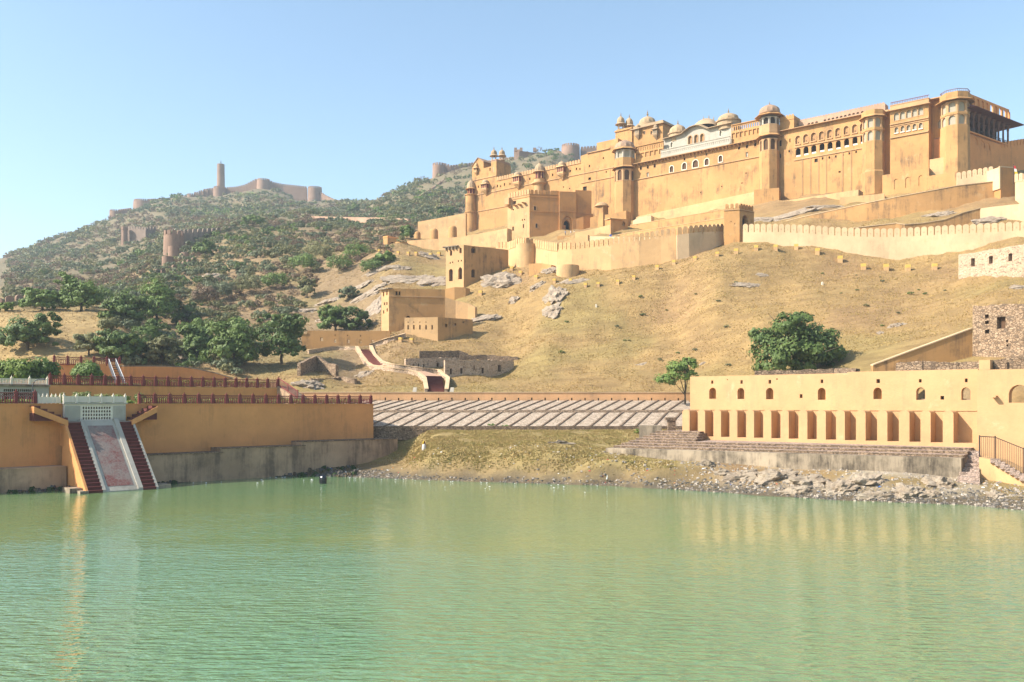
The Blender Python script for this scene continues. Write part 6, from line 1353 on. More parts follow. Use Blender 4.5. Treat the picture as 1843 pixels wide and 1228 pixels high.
def tree(name, label, px, pyb, pyt, wpx, mat, seed, lobes=None, cat="tree", leaf=.34, nleaf=5200, trunk=.28, dens=95, Yf=None, zb=None, group=None, lean=0.0):
    rng = np.random.default_rng(seed); g = ground(px, pyb) if Yf is None else P(px, pyb, Yf)
    if Yf is None: g.z = gz(g.x, g.y)
    Y = g.y; H = HC + (HY - pyt) / F * Y - g.z; W = wpx / F * Y / 2
    th = thing(name, label, cat, (g.x, g.y, g.z), group)
    if lobes is None:
        lobes = [(0, 0, .52, .70, .66, .42), (0, -.3, .28, .72, .6, .28), (-.5, -.2, .2, .42, .4, .2), (.5, -.2, .2, .42, .4, .2)]
        for k in range(6): a = 2 * math.pi * k / 6 + rng.uniform(-.4, .4); lobes.append((math.cos(a) * .52, math.sin(a) * .5, rng.uniform(.26, .76), rng.uniform(.36, .5), rng.uniform(.34, .48), rng.uniform(.18, .27)))
    L = [(x * W, y * W, z * H, rx * W, ry * W, rz * H) for x, y, z, rx, ry, rz in lobes]
    c, n, s = crown_points(rng, L, dens, nleaf, leaf)
    c[:, 2] = np.clip(c[:, 2], .12, None)
    me = quads_mesh("crown", c, n, s, mat, rng); o = bpy.data.objects.new("crown", me); COL.objects.link(o); o.parent = th
    mb = MB(); base = Vector((g.x, g.y, g.z - .4)); fork = Vector((g.x + lean * W, g.y, g.z + H * .2))
    mb.tube([base, base.lerp(fork, .5) + Vector((rng.uniform(-.15, .15), 0, 0)), fork], [trunk * 1.25, trunk, trunk * .8], 7)
    for (x, y, z, rx, ry, rz) in L[:8]:
        e = Vector((g.x + x * 1.05, g.y + y, g.z + z + rz * .4)); m = fork.lerp(e, .5) + Vector((rng.uniform(-.3, .3), rng.uniform(-.3, .3), rng.uniform(.1, .5)))
        mb.tube([fork - Vector((0, 0, .3)), m, e], [trunk * .6, trunk * .36, trunk * .1], 5)
        for q in range(3): e2 = e + Vector((rng.uniform(-1, 1) * rx, rng.uniform(-1, 1) * ry, rng.uniform(-.2, .7) * rz)); mb.tube([m, m.lerp(e2, .6), e2], [trunk * .25, trunk * .16, .02], 4)
    mb.build('trunk', M['bark'], th); return th

BIG = [(0, 0, .5, .62, .6, .42), (-.45, -.2, .24, .5, .5, .26), (.35, -.2, .22, .5, .5, .24), (-.55, .1, .45, .45, .45, .30), (.55, 0, .45, .45, .45, .33), (-.25, -.3, .74, .38, .38, .22), (.22, .1, .82, .36, .36, .17), (.62, .2, .62, .34, .34, .2), (-.72, 0, .62, .26, .3, .16), (0, -.5, .32, .6, .4, .22), (.75, -.1, .3, .28, .3, .2)]
tree("broadleaf_tree", "large round dark green tree standing behind the lakeside arcade", 1430, 684, 554, 172, V['dark'], 1, BIG, leaf=.30, nleaf=13000, dens=190, trunk=.4, Yf=147)
tree("broadleaf_tree", "small tree with thin bare trunk at the left end of the lakeside arcade", 1233, 724, 644, 72, V['green'], 2, [(-.35, 0, .70, .75, .7, .28), (.15, 0, .80, .6, .6, .22), (-.95, 0, .50, .6, .6, .2), (.1, 0, .9, .4, .4, .12), (.3, 0, .6, .5, .5, .14)], leaf=.22, nleaf=3800, dens=80, trunk=.16, Yf=151)
T = [  # label, px, base row, top row, width, mat, lobes seed
 ("tall airy tree with visible limbs on the rim of the golden mound", 146, 561, 494, 86, 'green', 3), ("spreading bushy tree at the left end of the golden mound rim", 76, 559, 519, 78, 'green', 4),
 ("low dark tree left of the tall twin crowned tree", 226, 583, 519, 84, 'dark', 5), ("tall tree with forked pale trunk and flat twin crown", 282, 582, 493, 78, 'green', 6),
 ("dark rounded tree right of the twin crowned tree", 336, 585, 538, 56, 'dark', 7), ("broad open tree on the golden slope above the round clipped bush", 50, 630, 563, 120, 'dark', 8),
 ("dark bushy tree behind the metal stair", 217, 650, 590, 84, 'dark', 9), ("slender dark tree left of the wide forked tree", 356, 648, 574, 68, 'dark', 10),
 ("wide tree with dark forked trunk on the slope above the garden", 420, 660, 556, 100, 'dark', 11), ("largest dense dark tree beside the windowed ochre wall", 507, 655, 554, 96, 'dark', 12),
 ("left half of the dense green tree pair above the windowed wall", 604, 598, 545, 66, 'green', 13), ("right half of the dense green tree pair above the windowed wall", 642, 598, 549, 60, 'dark', 14),
 ("rounded grey green tree alone on the rocky slope", 553, 536, 494, 36, 'olive', 15), ("olive leafed tree below the dark bushy tree", 292, 655, 603, 70, 'olive', 16), ("pale yellowish half bare tree left of the dark bushy tree", 160, 640, 590, 60, 'olive', 17),
 ("dark green tree tucked behind the pale outer wall of the palace", 803, 392, 371, 44, 'dark', 18), ("round dark tree on the far saddle of the ridge", 637, 385, 365, 26, 'dark', 19),
 ("green bushes beside the little cubic gatehouse", 732, 430, 404, 28, 'green', 20), ("spreading low green tree on the distant mid slope", 455, 407, 387, 56, 'green', 21), ("green tree right of the ruined hill bastions", 370, 462, 432, 46, 'green', 22),
 ("grey green bush on the rocky slope left of the plain building", 628, 540, 515, 42, 'grey', 23), ("dark bush below the pale outer wall", 690, 475, 452, 46, 'green', 24), ("leafy tree at the left edge behind the garden", 10, 560, 545, 40, 'bright', 25)]
for lab, px, b, t_, w_, m, sd in T:
    tree("broadleaf_tree", lab, px, b, t_ - 2, w_ * 1.12, V[m], sd, None, leaf=.34 if b > 480 else .5, nleaf=6500 if w_ > 60 else 2600, dens=105 if w_ > 60 else 55, trunk=.3 if w_ > 60 else .2)
# clipped round bushes on the garden terrace
def bush(name, label, p, W, H, mat, seed, cat="bush", leaf=.2, nleaf=2600, group=None, dens=70):
    rng = np.random.default_rng(seed); L = [(0, 0, H * .5, W, W * .9, H * .5), (-.45 * W, -.2 * W, H * .45, W * .6, W * .6, H * .42), (.45 * W, -.1 * W, H * .5, W * .58, W * .6, H * .42)]
    c, n, s = crown_points(rng, L, dens, nleaf, leaf, .4); c[:, 2] = np.clip(c[:, 2], .02, None)
    me = quads_mesh(name, c, n, s, mat, rng); o = bpy.data.objects.new(name, me); COL.objects.link(o); o.location = p; return tag(o, label, cat, group)
p = P(28, 686, 132); bush("round_bush", "big rounded leafy bush at the left behind the white marble wall", (p.x, p.y, ZT2), 3.4, 4.6, V['bright'], 31, nleaf=5200, dens=110, leaf=.24)
p = P(76, 684, 134); bush("round_bush", "second rounded bush touching the big leafy one, toward the red railing", (p.x, p.y, ZT2), 2.4, 4.8, V['green'], 32, nleaf=3800, dens=80, leaf=.24)
p = P(158, 682, 141); bush("round_bush", "conical clipped bush in front of the brown top terrace", (p.x, p.y, ZT2), 2.3, 4.7, V['green'], 33, nleaf=4200, dens=90, leaf=.22)
p = P(192, 688, 143); bush("round_bush", "small dark bush at the foot of the metal stair", (p.x, p.y, ZT2), 1.1, 2.2, V['dark'], 34, nleaf=900, leaf=.2)
for i, (px, w_, h_, lab) in enumerate(((108, 1.2, 1.5, "pale leafy rose bush behind the white balustrade, leftmost of the four"), (148, 1.3, 1.9, "tallest pale rose bush behind the white balustrade, second from the left"), (186, 1.2, 1.6, "pale rose bush behind the right half of the white balustrade"), (217, 1.4, 1.5, "green rose bush just right of the white balustrade end"), (252, .8, 1.6, "wispy shrub at the left end of the long red railing"))):
    q = P(px, 720, 115 + i * .9); bush("rose_bush", lab, (q.x, q.y, ZT1), w_, h_, V['rose' if i != 3 else 'bright'], 40 + i, "shrub", leaf=.13, nleaf=900, group="rose bushes on the lower terrace", dens=34)
rng = np.random.default_rng(77)
for nm, lab, fr_, a, b, w0_, w1_, z, h, m in (("garden_plants", "low mixed plants in the bed behind the long red railing", GW, .5, 34, -3.2, -.9, ZT1, 1.0, 'bright'), ("garden_plants", "low green plants behind the white balustrade", GW, -9, 0, -3.0, -1.2, ZT1, .6, 'bright'), ("hedge", "clipped yellow green hedge behind the middle terrace railing", G2W, 13, 33, -2.2, -1.0, ZT2, .95, 'hedge'), ("garden_plants", "low plants behind the left part of the middle terrace railing", G2W, .5, 13, -2.2, -1.0, ZT2, .5, 'green'), ("garden_plants", "leafy bed behind the short red railing at the left edge", GW, -24, -12, -3.2, -.9, ZT1, .8, 'bright')):
    n = int((b - a) * 130); s_ = rng.uniform(a, b, n); w_ = rng.uniform(w0_, w1_, n); hh = h * (.45 + .55 * np.array([noise.noise((x * .6, 3.1, z)) * .5 + .5 for x in s_])) if nm != 'hedge' else np.full(n, h)
    zz = z + rng.uniform(.05, 1, n) ** .6 * hh
    c = np.stack([fr_.ox + fr_.dx * s_ + fr_.nx * w_, fr_.oy + fr_.dy * s_ + fr_.ny * w_, zz], 1); o_ = fr_.pt((a + b) / 2, w0_, z)
    me = quads_mesh(nm, c - np.array(o_), rng.normal(size=(n, 3)) + np.array([-.4, -.5, .8]), rng.uniform(.1, .22, n), V[m], rng); o = bpy.data.objects.new(nm, me); COL.objects.link(o); o.location = o_; tag(o, lab, kind='stuff' if nm != 'hedge' else None, cat=None if nm != 'hedge' else 'hedge')

# thorn scrub on the hills
def shrub_mesh(nm, seed, mat, nleaf, leaf, dens, hf=.72):
    rng = np.random.default_rng(seed); L = [(0, 0, hf * .8, .8, .8, hf * .75)] + [(math.cos(a) * .5, math.sin(a) * .5, hf * rng.uniform(.5, 1.0), .45, .45, hf * .45) for a in rng.uniform(0, 6.28, 4)]
    c, n, s = crown_points(rng, L, dens, nleaf, leaf, .36); c[:, 2] = np.clip(c[:, 2], .0, None); return c, n, s, quads_mesh(nm, c, n, s, mat, rng)
KIND = [('grey', 'grey green thorn bush'), ('olive', 'olive green thorn bush'), ('brown', 'brown nearly leafless thorn bush'), ('green', 'fresh green bush'), ('dark', 'dark green bush')]
PROTO = {k: [shrub_mesh("thorn_bush", 100 + i * 3 + j, V[k], 620 if k != 'brown' else 520, .105 if k != 'brown' else .07, 30) for j in range(3)] for i, (k, _) in enumerate(KIND)}
def bare(px, py, Y):
    line = np.interp(py, [280, 330, 380, 430, 470, 500, 520, 560, 620, 700], [1100, 845, 842, 735, 690, 640, 560, 540, 470, 420])
    if px > line: return True
    if 168 < Y < 232 and px < 205: return True
    if 215 < px < 540 and Y < 172: return True
    if py < 320 and px > 842: return False
    if 555 < px < 700 and 480 < py < 640 and Y < 300: return random.random() < .9
    return False
random.seed(21); cand = []
def scatter(y0, y1, step, rr):
    y = y0
    while y < y1:
        x = -720 / F * y * 1.25
        while x < 220 / F * y:
            xx, yy = x + random.uniform(-.5, .5) * step, y + random.uniform(-.5, .5) * step
            px = CX + xx / yy * F; z = gz(xx, yy); py = HY - (z - HC) * F / yy
            d = noise.fractal((xx * .02, yy * .02, 5.5), .8, 2, 3)
            if 965 < yy < 1060 and 185 < px < 600 and random.random() < .85: x += step; continue
            if 640 < yy < 830 and 770 < px < 1090 and random.random() < .75: x += step; continue
            if -60 < px < 1090 and not bare(px, py, yy) and random.random() < (.95 if d > -.12 else .45):
                cand.append((yy, xx, z, random.uniform(*rr)))
            x += step
        y += step
scatter(172, 300, 3.7, (1.5, 2.9)); scatter(300, 480, 4.4, (1.9, 3.3)); scatter(480, 780, 6.4, (2.6, 4.6)); scatter(780, 1120, 8.6, (3.4, 6.0))
cand.sort(key=lambda c: c[0] / c[3])
def kind_of(x, y):
    d = noise.noise((x * .012, y * .012, 2.2)) + random.uniform(-.55, .55)
    return 2 if d > .28 else 1 if d > -.05 else 0 if d > -.58 else 3 if random.random() < .4 else 4
stuffc = {k: [[], [], []] for k, _ in KIND}; cnt = 0; rng = np.random.default_rng(5)
for i, (y, x, z, r) in enumerate(cand):
    k, lab = KIND[kind_of(x, y)]; j = random.randrange(3); h_ = r * random.uniform(.8, 1.25)
    if i < 290:
        o = bpy.data.objects.new("thorn_bush", PROTO[k][j][3]); COL.objects.link(o); o.location = (x, y, z - .15 * r); o.scale = (r, r, h_); o.rotation_euler = (0, 0, random.uniform(0, 6.28))
        tag(o, lab + " among the scrub on the wooded slope left of the palace", "bush", lab + "es on the wooded slope")
    else:
        c, n, s, _ = PROTO[k][j]; far_ = y > 480; m = 60 if y > 780 else 100 if far_ else 230
        q = rng.choice(len(c), m, replace=False); a = random.uniform(0, 6.28); ca, sa_ = math.cos(a), math.sin(a); cc, nn = c[q], n[q]
        rot = lambda v: np.stack([v[:, 0] * ca - v[:, 1] * sa_, v[:, 0] * sa_ + v[:, 1] * ca, v[:, 2]], 1)
        stuffc[k][0].append(rot(cc) * np.array([r, r, h_]) + np.array([x, y, z - .15 * r])); stuffc[k][1].append(rot(nn)); stuffc[k][2].append(s[q] * r * (1.25 if not far_ else 2.0 if y > 780 else 1.6))
for k, lab in KIND:
    if not stuffc[k][0]: continue
    me = quads_mesh("scrub", np.concatenate(stuffc[k][0]), np.concatenate(stuffc[k][1]), np.concatenate(stuffc[k][2]), V[k], rng)
    o = bpy.data.objects.new("scrub", me); COL.objects.link(o); tag(o, "mass of far " + lab + "es covering the hills", kind='stuff')

# dry grass
def tufts(nm, lab, n, region, h, wd, mat, seed):
    rng = np.random.default_rng(seed); pts = []; tries = 0
    (pa, pb), (ya, yb) = region[0], region[1]
    while len(pts) < n and tries < n * 4:
        tries += 1; Y = math.sqrt(random.uniform(ya * ya, yb * yb)); px = random.uniform(pa, pb); x = (px - CX) / F * Y; z = gz(x, Y); py = HY - (z - HC) * F / Y
        if region[2](px, py, Y, z, x): pts.append((x, Y, z))
    p = np.array(pts); m = len(p); B = 3
    base = np.repeat(p, B, 0) + np.concatenate([rng.normal(size=(m * B, 2)) * wd * .5, np.zeros((m * B, 1))], 1); a = rng.uniform(0, 6.28, m * B); hh = h * rng.uniform(.5, 1.4, m * B)
    d = np.stack([np.cos(a), np.sin(a), np.zeros_like(a)], 1) * wd; tip = np.stack([rng.normal(size=m * B) * .9 * h, -np.abs(rng.normal(size=m * B)) * .8 * h, hh], 1)
    v = np.stack([base - d - [0, 0, .06], base + d - [0, 0, .06], base + tip], 1).reshape(-1, 3); N = m * B
    me = bpy.data.meshes.new(nm); me.vertices.add(3 * N); me.vertices.foreach_set("co", v.astype(np.float32).ravel()); me.loops.add(3 * N); me.loops.foreach_set("vertex_index", np.arange(3 * N, dtype=np.int32))
    me.polygons.add(N); me.polygons.foreach_set("loop_start", np.arange(0, 3 * N, 3, dtype=np.int32)); me.polygons.foreach_set("loop_total", np.full(N, 3, dtype=np.int32)); me.update(calc_edges=True); me.materials.append(mat)
    o = bpy.data.objects.new(nm, me); COL.objects.link(o); return tag(o, lab, kind='stuff')
def grassmat(name, a, b, c_):
    t = NT(name); col = t.mix(t.ramp(t.noise(.12, 5, .65), .38, .62), a, b); col = t.mix(t.ramp(t.noise(.8, 4, .7), .45, .7), col, c_); t.color(col); return t.mat
G1 = grassmat('dry_grass_blades', (.44, .285, .11), (.36, .26, .09), (.51, .36, .155)); G2 = grassmat('lawn_grass_blades', (.40, .30, .12), (.44, .32, .145), (.32, .275, .095)); G3 = grassmat('brown_grass_blades', (.45, .29, .14), (.38, .27, .13), (.52, .37, .19))
noise_ok = lambda x, Y, k=.25, t_=-.1: random.random() < .55 + .9 * noise.noise((x * k, Y * k, 8.8))
tufts("dry_grass", "tufts of dry golden grass on the slope below the palace", 64000, ((640, 1880), (148, 262), lambda px, py, Y, z, x: z > 12 and py > 395 and px > np.interp(py, [400, 480, 560, 620, 700], [720, 690, 660, 640, 560]) and noise_ok(x, Y)), .10, .10, G1, 1)
tufts("brown_grass", "tufts of brown dry grass on the rocky left slope", 20000, ((-20, 780), (165, 330), lambda px, py, Y, z, x: z > 12 and noise_ok(x, Y)), .15, .12, G3, 2)
tufts("lawn_grass", "short green and yellow grass on the flat bank by the water", 34000, ((590, 1340), (108, 138), lambda px, py, Y, z, x: z > 1.9 + random.uniform(-.9, .9) and px < 1218 and py > 772 and noise_ok(x, Y, .35, -.25)), .11, .09, G2, 3)

random.seed(33)
for i, (px, py, w_, m, lab) in enumerate(((884, 771, .9, 'green', "dark green weed clump at the toe of the embankment, largest of the row"), (908, 772, .8, 'green', "green weed clump right of the largest clump at the embankment toe"), (921, 771, .6, 'dark', "small dark weed clump right end of the pair at the embankment toe"), (1018, 771, .5, 'green', "small weed clump at the middle of the embankment toe"), (815, 771, .5, 'olive', "small olive weed clump at the left of the embankment toe"), (1150, 780, .8, 'bright', "bright green weed clump beside the upper left ghat steps"))):
    g = ground(px, py); g.z = gz(g.x, g.y) - .05; bush("weed_clump", lab, g, w_, w_ * .95, V[m], 400 + i, "weeds", leaf=.12, nleaf=420, dens=22)
for i in range(46):
    px, py = random.uniform(760, 1720), random.uniform(470, 660); g = ground(px, py); g.z = gz(g.x, g.y) - .05
    if g.y < 150 or py < np.interp(px, [760, 940, 1100, 1300, 1500, 1720], [560, 520, 520, 480, 490, 500]) or (725 < px < 940 and py > 625) or (1340 < px < 1530 and py > 550): continue
    r = random.uniform(.35, .9); o = bpy.data.objects.new("small_bush", PROTO[random.choice(('grey', 'green', 'olive', 'dark'))][i % 3][3]); COL.objects.link(o); o.location = g; o.scale = (r, r, r * .8); o.rotation_euler = (0, 0, i)
    tag(o, "tiny low green bush scattered on the golden slope", "bush", "tiny bushes on the golden slope")

EX = [(196, 596, 30, 26, 'olive', "olive bush left of the dark bushy tree crown"), (262, 618, 44, 34, 'green', "fresh green bush below the twin crowned tree"), (338, 640, 44, 34, 'olive', "olive bush between the slender tree and dark bushy tree"), (300, 570, 40, 36, 'dark', "dark bush under the flat twin crown"), (252, 642, 40, 30, 'green', "green bush right behind the metal stair tree"), (395, 540, 46, 34, 'grey', "grey green bush uphill of the wide forked tree"), (448, 530, 44, 34, 'olive', "olive bush uphill left of the lone grey green tree"), (496, 520, 40, 30, 'green', "green bush uphill of the largest dark tree"), (180, 545, 44, 30, 'green', "green bush right of the tall airy tree"), (108, 552, 36, 26, 'green', "green bush between the two trees on the mound rim"), (640, 470, 42, 34, 'green', "bright green bush high on the slope left of the pale outer wall"), (668, 492, 36, 26, 'dark', "dark green bush on the rocky slope under the outer wall"), (610, 490, 42, 34, 'green', "green bush at the upper edge of the bare rocky slope"), (575, 470, 44, 34, 'olive', "olive bush above the bare rocky slope"), (545, 490, 40, 32, 'green', "green bush above the lone grey green tree"), (370, 548, 40, 34, 'brown', "reddish brown bush uphill left of the wide forked tree")]
for i, (px, py, w_, h_, m, lab) in enumerate(EX):
    g = ground(px, py); g.z = gz(g.x, g.y) - .3; k_ = g.y / F; bush("leafy_bush", lab, g, w_ * k_ * .62, h_ * k_ * 1.15, V[m], 500 + i, leaf=.26, nleaf=2200, dens=60)
# ---------------------------------------------------------------- distant forts on the ridges
M['midfar'] = plaster('grey_ruin_stone', (.27, .20, .155), var=.35, stain=.8, sc=(.08, .06, .05), big=.06)
def farbast(label, px, wpx, pt, pb, Y, name="hill_bastion", mat=None, merl=True):
    p = P(px, pt, Y); r = wpx / 2 / F * Y; zb = HC + (HY - pb) / F * Y; th = thing(name, label, "bastion", (p.x, p.y + r, zb))
    mb = MB(); mb.sm = True; mb.lathe(p.x, p.y + r, [(r * 1.08, zb - 6), (r, p.z), (r * .97, p.z + .05)], 20); mb.build('drum', mat or M['far'], th)
    if merl:
        mb = MB(); n = max(10, int(2 * math.pi * r / 2.4))
        for k in range(n):
            a = 2 * math.pi * k / n; f = Fr(p.x + r * .93 * math.cos(a), p.y + r + r * .93 * math.sin(a), -math.sin(a), math.cos(a)); mb.box(f, -.8, .8, -.35, .35, p.z - .1, p.z + 1.9)
        mb.build('battlement', mat or M['far'], th)
    return th
def fwall(label, rows, merl=True, drop=8, mat=None, thick=3): return wall("hill_wall", label, rows, thick, mat or M['far'], merl=(2.6, 1.9, .8, False) if merl else None, drop=drop)
Yj = 1045
farbast("leftmost low bastion of the distant hill fort", 204, 22, 380, 398, 985); fwall("short wall between the two left bastions of the distant fort", [(213, 380, 990), (236, 377, 1010)])
farbast("big oval bastion at the left shoulder of the distant fort", 252, 37, 360.5, 380, 1010); fwall("low wall right of the oval bastion on the distant ridge", [(266, 361, 1020), (280, 360, 1030), (297, 363, 1040)])
farbast("small bastion at the left start of the stepped ridge wall", 327, 13, 354, 364, 1030); farbast("second small bastion of the stepped ridge wall", 342, 15, 351, 368, 1030)
fwall("stepped ridge wall climbing to the watchtower", [(349, 348.5, 1035), (358, 348, 1035), (358.5, 345.5, 1036), (366, 345, 1036), (366.5, 343, 1038), (374, 342.5, 1038), (374.5, 341.5, 1040), (384, 341, 1040)])
farbast("bastion at the foot of the ridge watchtower", 392, 22, 337.5, 356, 1035)
wt = thing("watchtower", "tall slim round watchtower on the skyline of the distant ridge", "tower", P(397.5, 338, 1052)); c = P(397.5, 296, 1052); r = 6.3 / F * 1052
mb = MB(); mb.sm = True; mb.lathe(c.x, c.y, [(r * 1.13, c.z - 34), (r * 1.05, c.z - 12), (r, c.z), (r * .9, c.z + .1)], 20); mb.build('shaft', M['far'], wt)
mb = MB(); mb.tube([(c.x, c.y, c.z), (c.x, c.y, c.z + 4.6)], .3, 5); mb.tube([(c.x - .8, c.y, c.z + 2.2), (c.x + .9, c.y, c.z + 2.6)], .35, 5); mb.build('flag_pole', M['slate'], wt)
fwall("long crenellated wall rising from the watchtower to the round peak bastion", [(403, 340, 1045), (425, 338.5, 1045), (440, 335, 1045), (452, 329, 1045), (462, 323.5, 1045)], drop=16)
farbast("tall rounded bastion at the highest point of the distant wall", 471, 23, 323.5, 345, 1035)
fwall("long crenellated ridge wall right of the peak bastion", [(482, 325, 1045), (491, 330, 1046), (510, 334, 1048), (535, 336.5, 1048), (552, 338.5, 1048)], drop=16)
farbast("round drum bastion at the right end of the distant ridge wall", 564, 25, 337.5, 356, 1042)
fwall("dark wall dropping from the drum bastion to the saddle", [(576, 347, 1045), (588, 355, 1040), (602, 361.5, 1030), (612, 364, 1020)]); fwall("low wall along the saddle between the two far ridges", [(620, 363, 1000), (645, 364, 1000), (668, 365, 1000), (690, 361, 990), (712, 359, 985)])
fwall("thin lower wall slanting down the hill under the peak bastion", [(371, 388, 930), (385, 378, 950), (400, 368, 980), (425, 355, 1000), (456, 345, 1015)], drop=5)
fwall("ruined wall and bastion halfway down the left ridge", [(217, 413, 640), (228, 412, 640), (245, 412.5, 636), (262, 414, 632), (280, 413, 640)], drop=10, mat=M['midfar'])
farbast("end bastion of the ruined wall halfway down the left ridge", 222, 10, 413, 430, 634)
fwall("crenellated wall sweeping right from the nearest ruined bastion", [(322, 421, 436), (340, 419, 442), (365, 418, 448), (395, 416, 456), (425, 413, 466)], drop=9, mat=M['midfar'])
farbast("tall crenellated bastion, nearest of the ruined hill bastions", 306, 34, 421, 448, 418); farbast("slim stub tower below the nearest ruined bastion", 309, 19, 443, 460, 400, merl=False); farbast("broken round tower lowest of the ruined hill bastions", 298, 20, 461, 487, 375, merl=False); farbast("small broken tower stub right of the lowest round tower", 331, 14, 454, 470, 392, merl=False)
fwall("sloping wall below the ruined hill bastions", [(277, 494, 350), (300, 489, 355), (325, 481, 362), (352, 470, 370)], drop=5)
fwall("low dark crenellated wall at the left edge of the valley", [(-30, 549, 262), (0, 547, 262), (20, 543, 264), (45, 541, 268), (75, 540, 272)], drop=5)
fwall("long thin wall crossing the middle slope", [(478, 408, 462), (505, 404, 472), (530, 399, 482), (557, 394, 490), (585, 392, 498)], False, drop=4, mat=M["midfar"], thick=1.2)
fwall("pink low wall across the upper slope left of the pale outer wall", [(560, 389, 520), (620, 391, 500), (690, 392, 470), (735, 394, 440)], False, drop=5, mat=M['pinkw'])
# right ridge
farbast("flat topped bastion at the left end of the right ridge wall", 789, 23, 296, 325, 790)
fwall("crenellated wall running right from the flat topped bastion to behind the palace", [(799, 297, 800), (812, 301, 800), (830, 299, 805), (850, 296, 810), (880, 292, 810), (920, 286, 800), (960, 282, 795), (1010, 275, 785)], drop=14)
hb = thing("ridge_pavilion", "small ruined flat roofed building on the right ridge behind the palace", "building", P(946, 285, 770)); a0 = P(935, 0, 770); fa, fb_ = Fr(a0.x, 770, .9, -.3), Fr(a0.x, 770, .9, .42)
zt = HC + (HY - 269) / F * 770; mb = MB(); mb.box(fa, fa.s(925), 0, -6, 0, zt - 12, zt); mb.box(fb_, 0, fb_.s(968), -5, 0, zt - 12, zt - 1.2); mb.build('wall', M['far'], hb)
for px in (928, 938, 962): q = P(px, 266.5, 768); mb = MB(); mb.box(Fr(q.x, q.y, 1, 0), -1.2, 1.2, -1, 1, q.z - 3, q.z); mb.build('turret', M['far'], hb)
farbast("massive square shouldered bastion on the right ridge", 1028, 33, 261, 292, 765); fwall("ridge wall right of the massive bastion, ending behind the palace", [(1045, 268, 775), (1075, 266, 775), (1110, 262, 775)], drop=12)
fwall("dark wall stepping down the near flank of the right ridge", [(712, 383, 560), (728, 373, 590), (748, 362, 630), (752, 358, 640), (775, 344, 680), (800, 326, 740), (820, 316, 775)], drop=7)
# ---------------------------------------------------------------- rocks
def rock(label, px, py, wpx, hpx, seed, mat=None, flatness=.5, group=None, name="rock_outcrop", rough=.35, yaw=None, sink=.25):
    g = ground(px, py); g.z = gz(g.x, g.y); Y = g.y; W = wpx / F * Y / 2; H = max(hpx / F * Y / 2, .25)
    # slope direction
    e = 1.0; nx = gz(g.x - e, g.y) - gz(g.x + e, g.y); ny = gz(g.x, g.y - e) - gz(g.x, g.y + e); nrm = Vector((nx, ny, 2 * e)).normalized()
    bm = bmesh.new(); bmesh.ops.create_icosphere(bm, subdivisions=4 if wpx > 26 else 3, radius=1.0)
    off = Vector((seed * 3.1, seed * 1.7, seed * .9))
    for v in bm.verts:
        d = v.co.normalized(); k = 1 + rough * noise.fractal(d * 1.6 + off, .7, 2.2, 5) + .22 * noise.noise(d * 2.7 + off)
        c = noise.cell(d * 2.3 + off); v.co = d * k * (1 + .13 * c)
    q = nrm.to_track_quat('Z', 'Y'); Ry = H / max(nrm.z * .35 + abs(nrm.y) * .9, .3)
    th_ = min(Ry, W) * flatness
    for v in bm.verts:
        p = Vector((v.co.x * W, v.co.y * Ry, v.co.z * th_))
        right = Vector((1, 0, 0)) - nrm * nrm.x; right.normalize(); up = nrm.cross(right)
        v.co = right * p.x + up * p.y + nrm * (p.z - th_ * sink)
    me = bpy.data.meshes.new(name); bm.to_mesh(me); bm.free(); me.materials.append(mat or M['rock'])
    o = bpy.data.objects.new(name, me); COL.objects.link(o); o.location = g
    for p in me.polygons: p.use_smooth = False
    return tag(o, label, "rock", group)
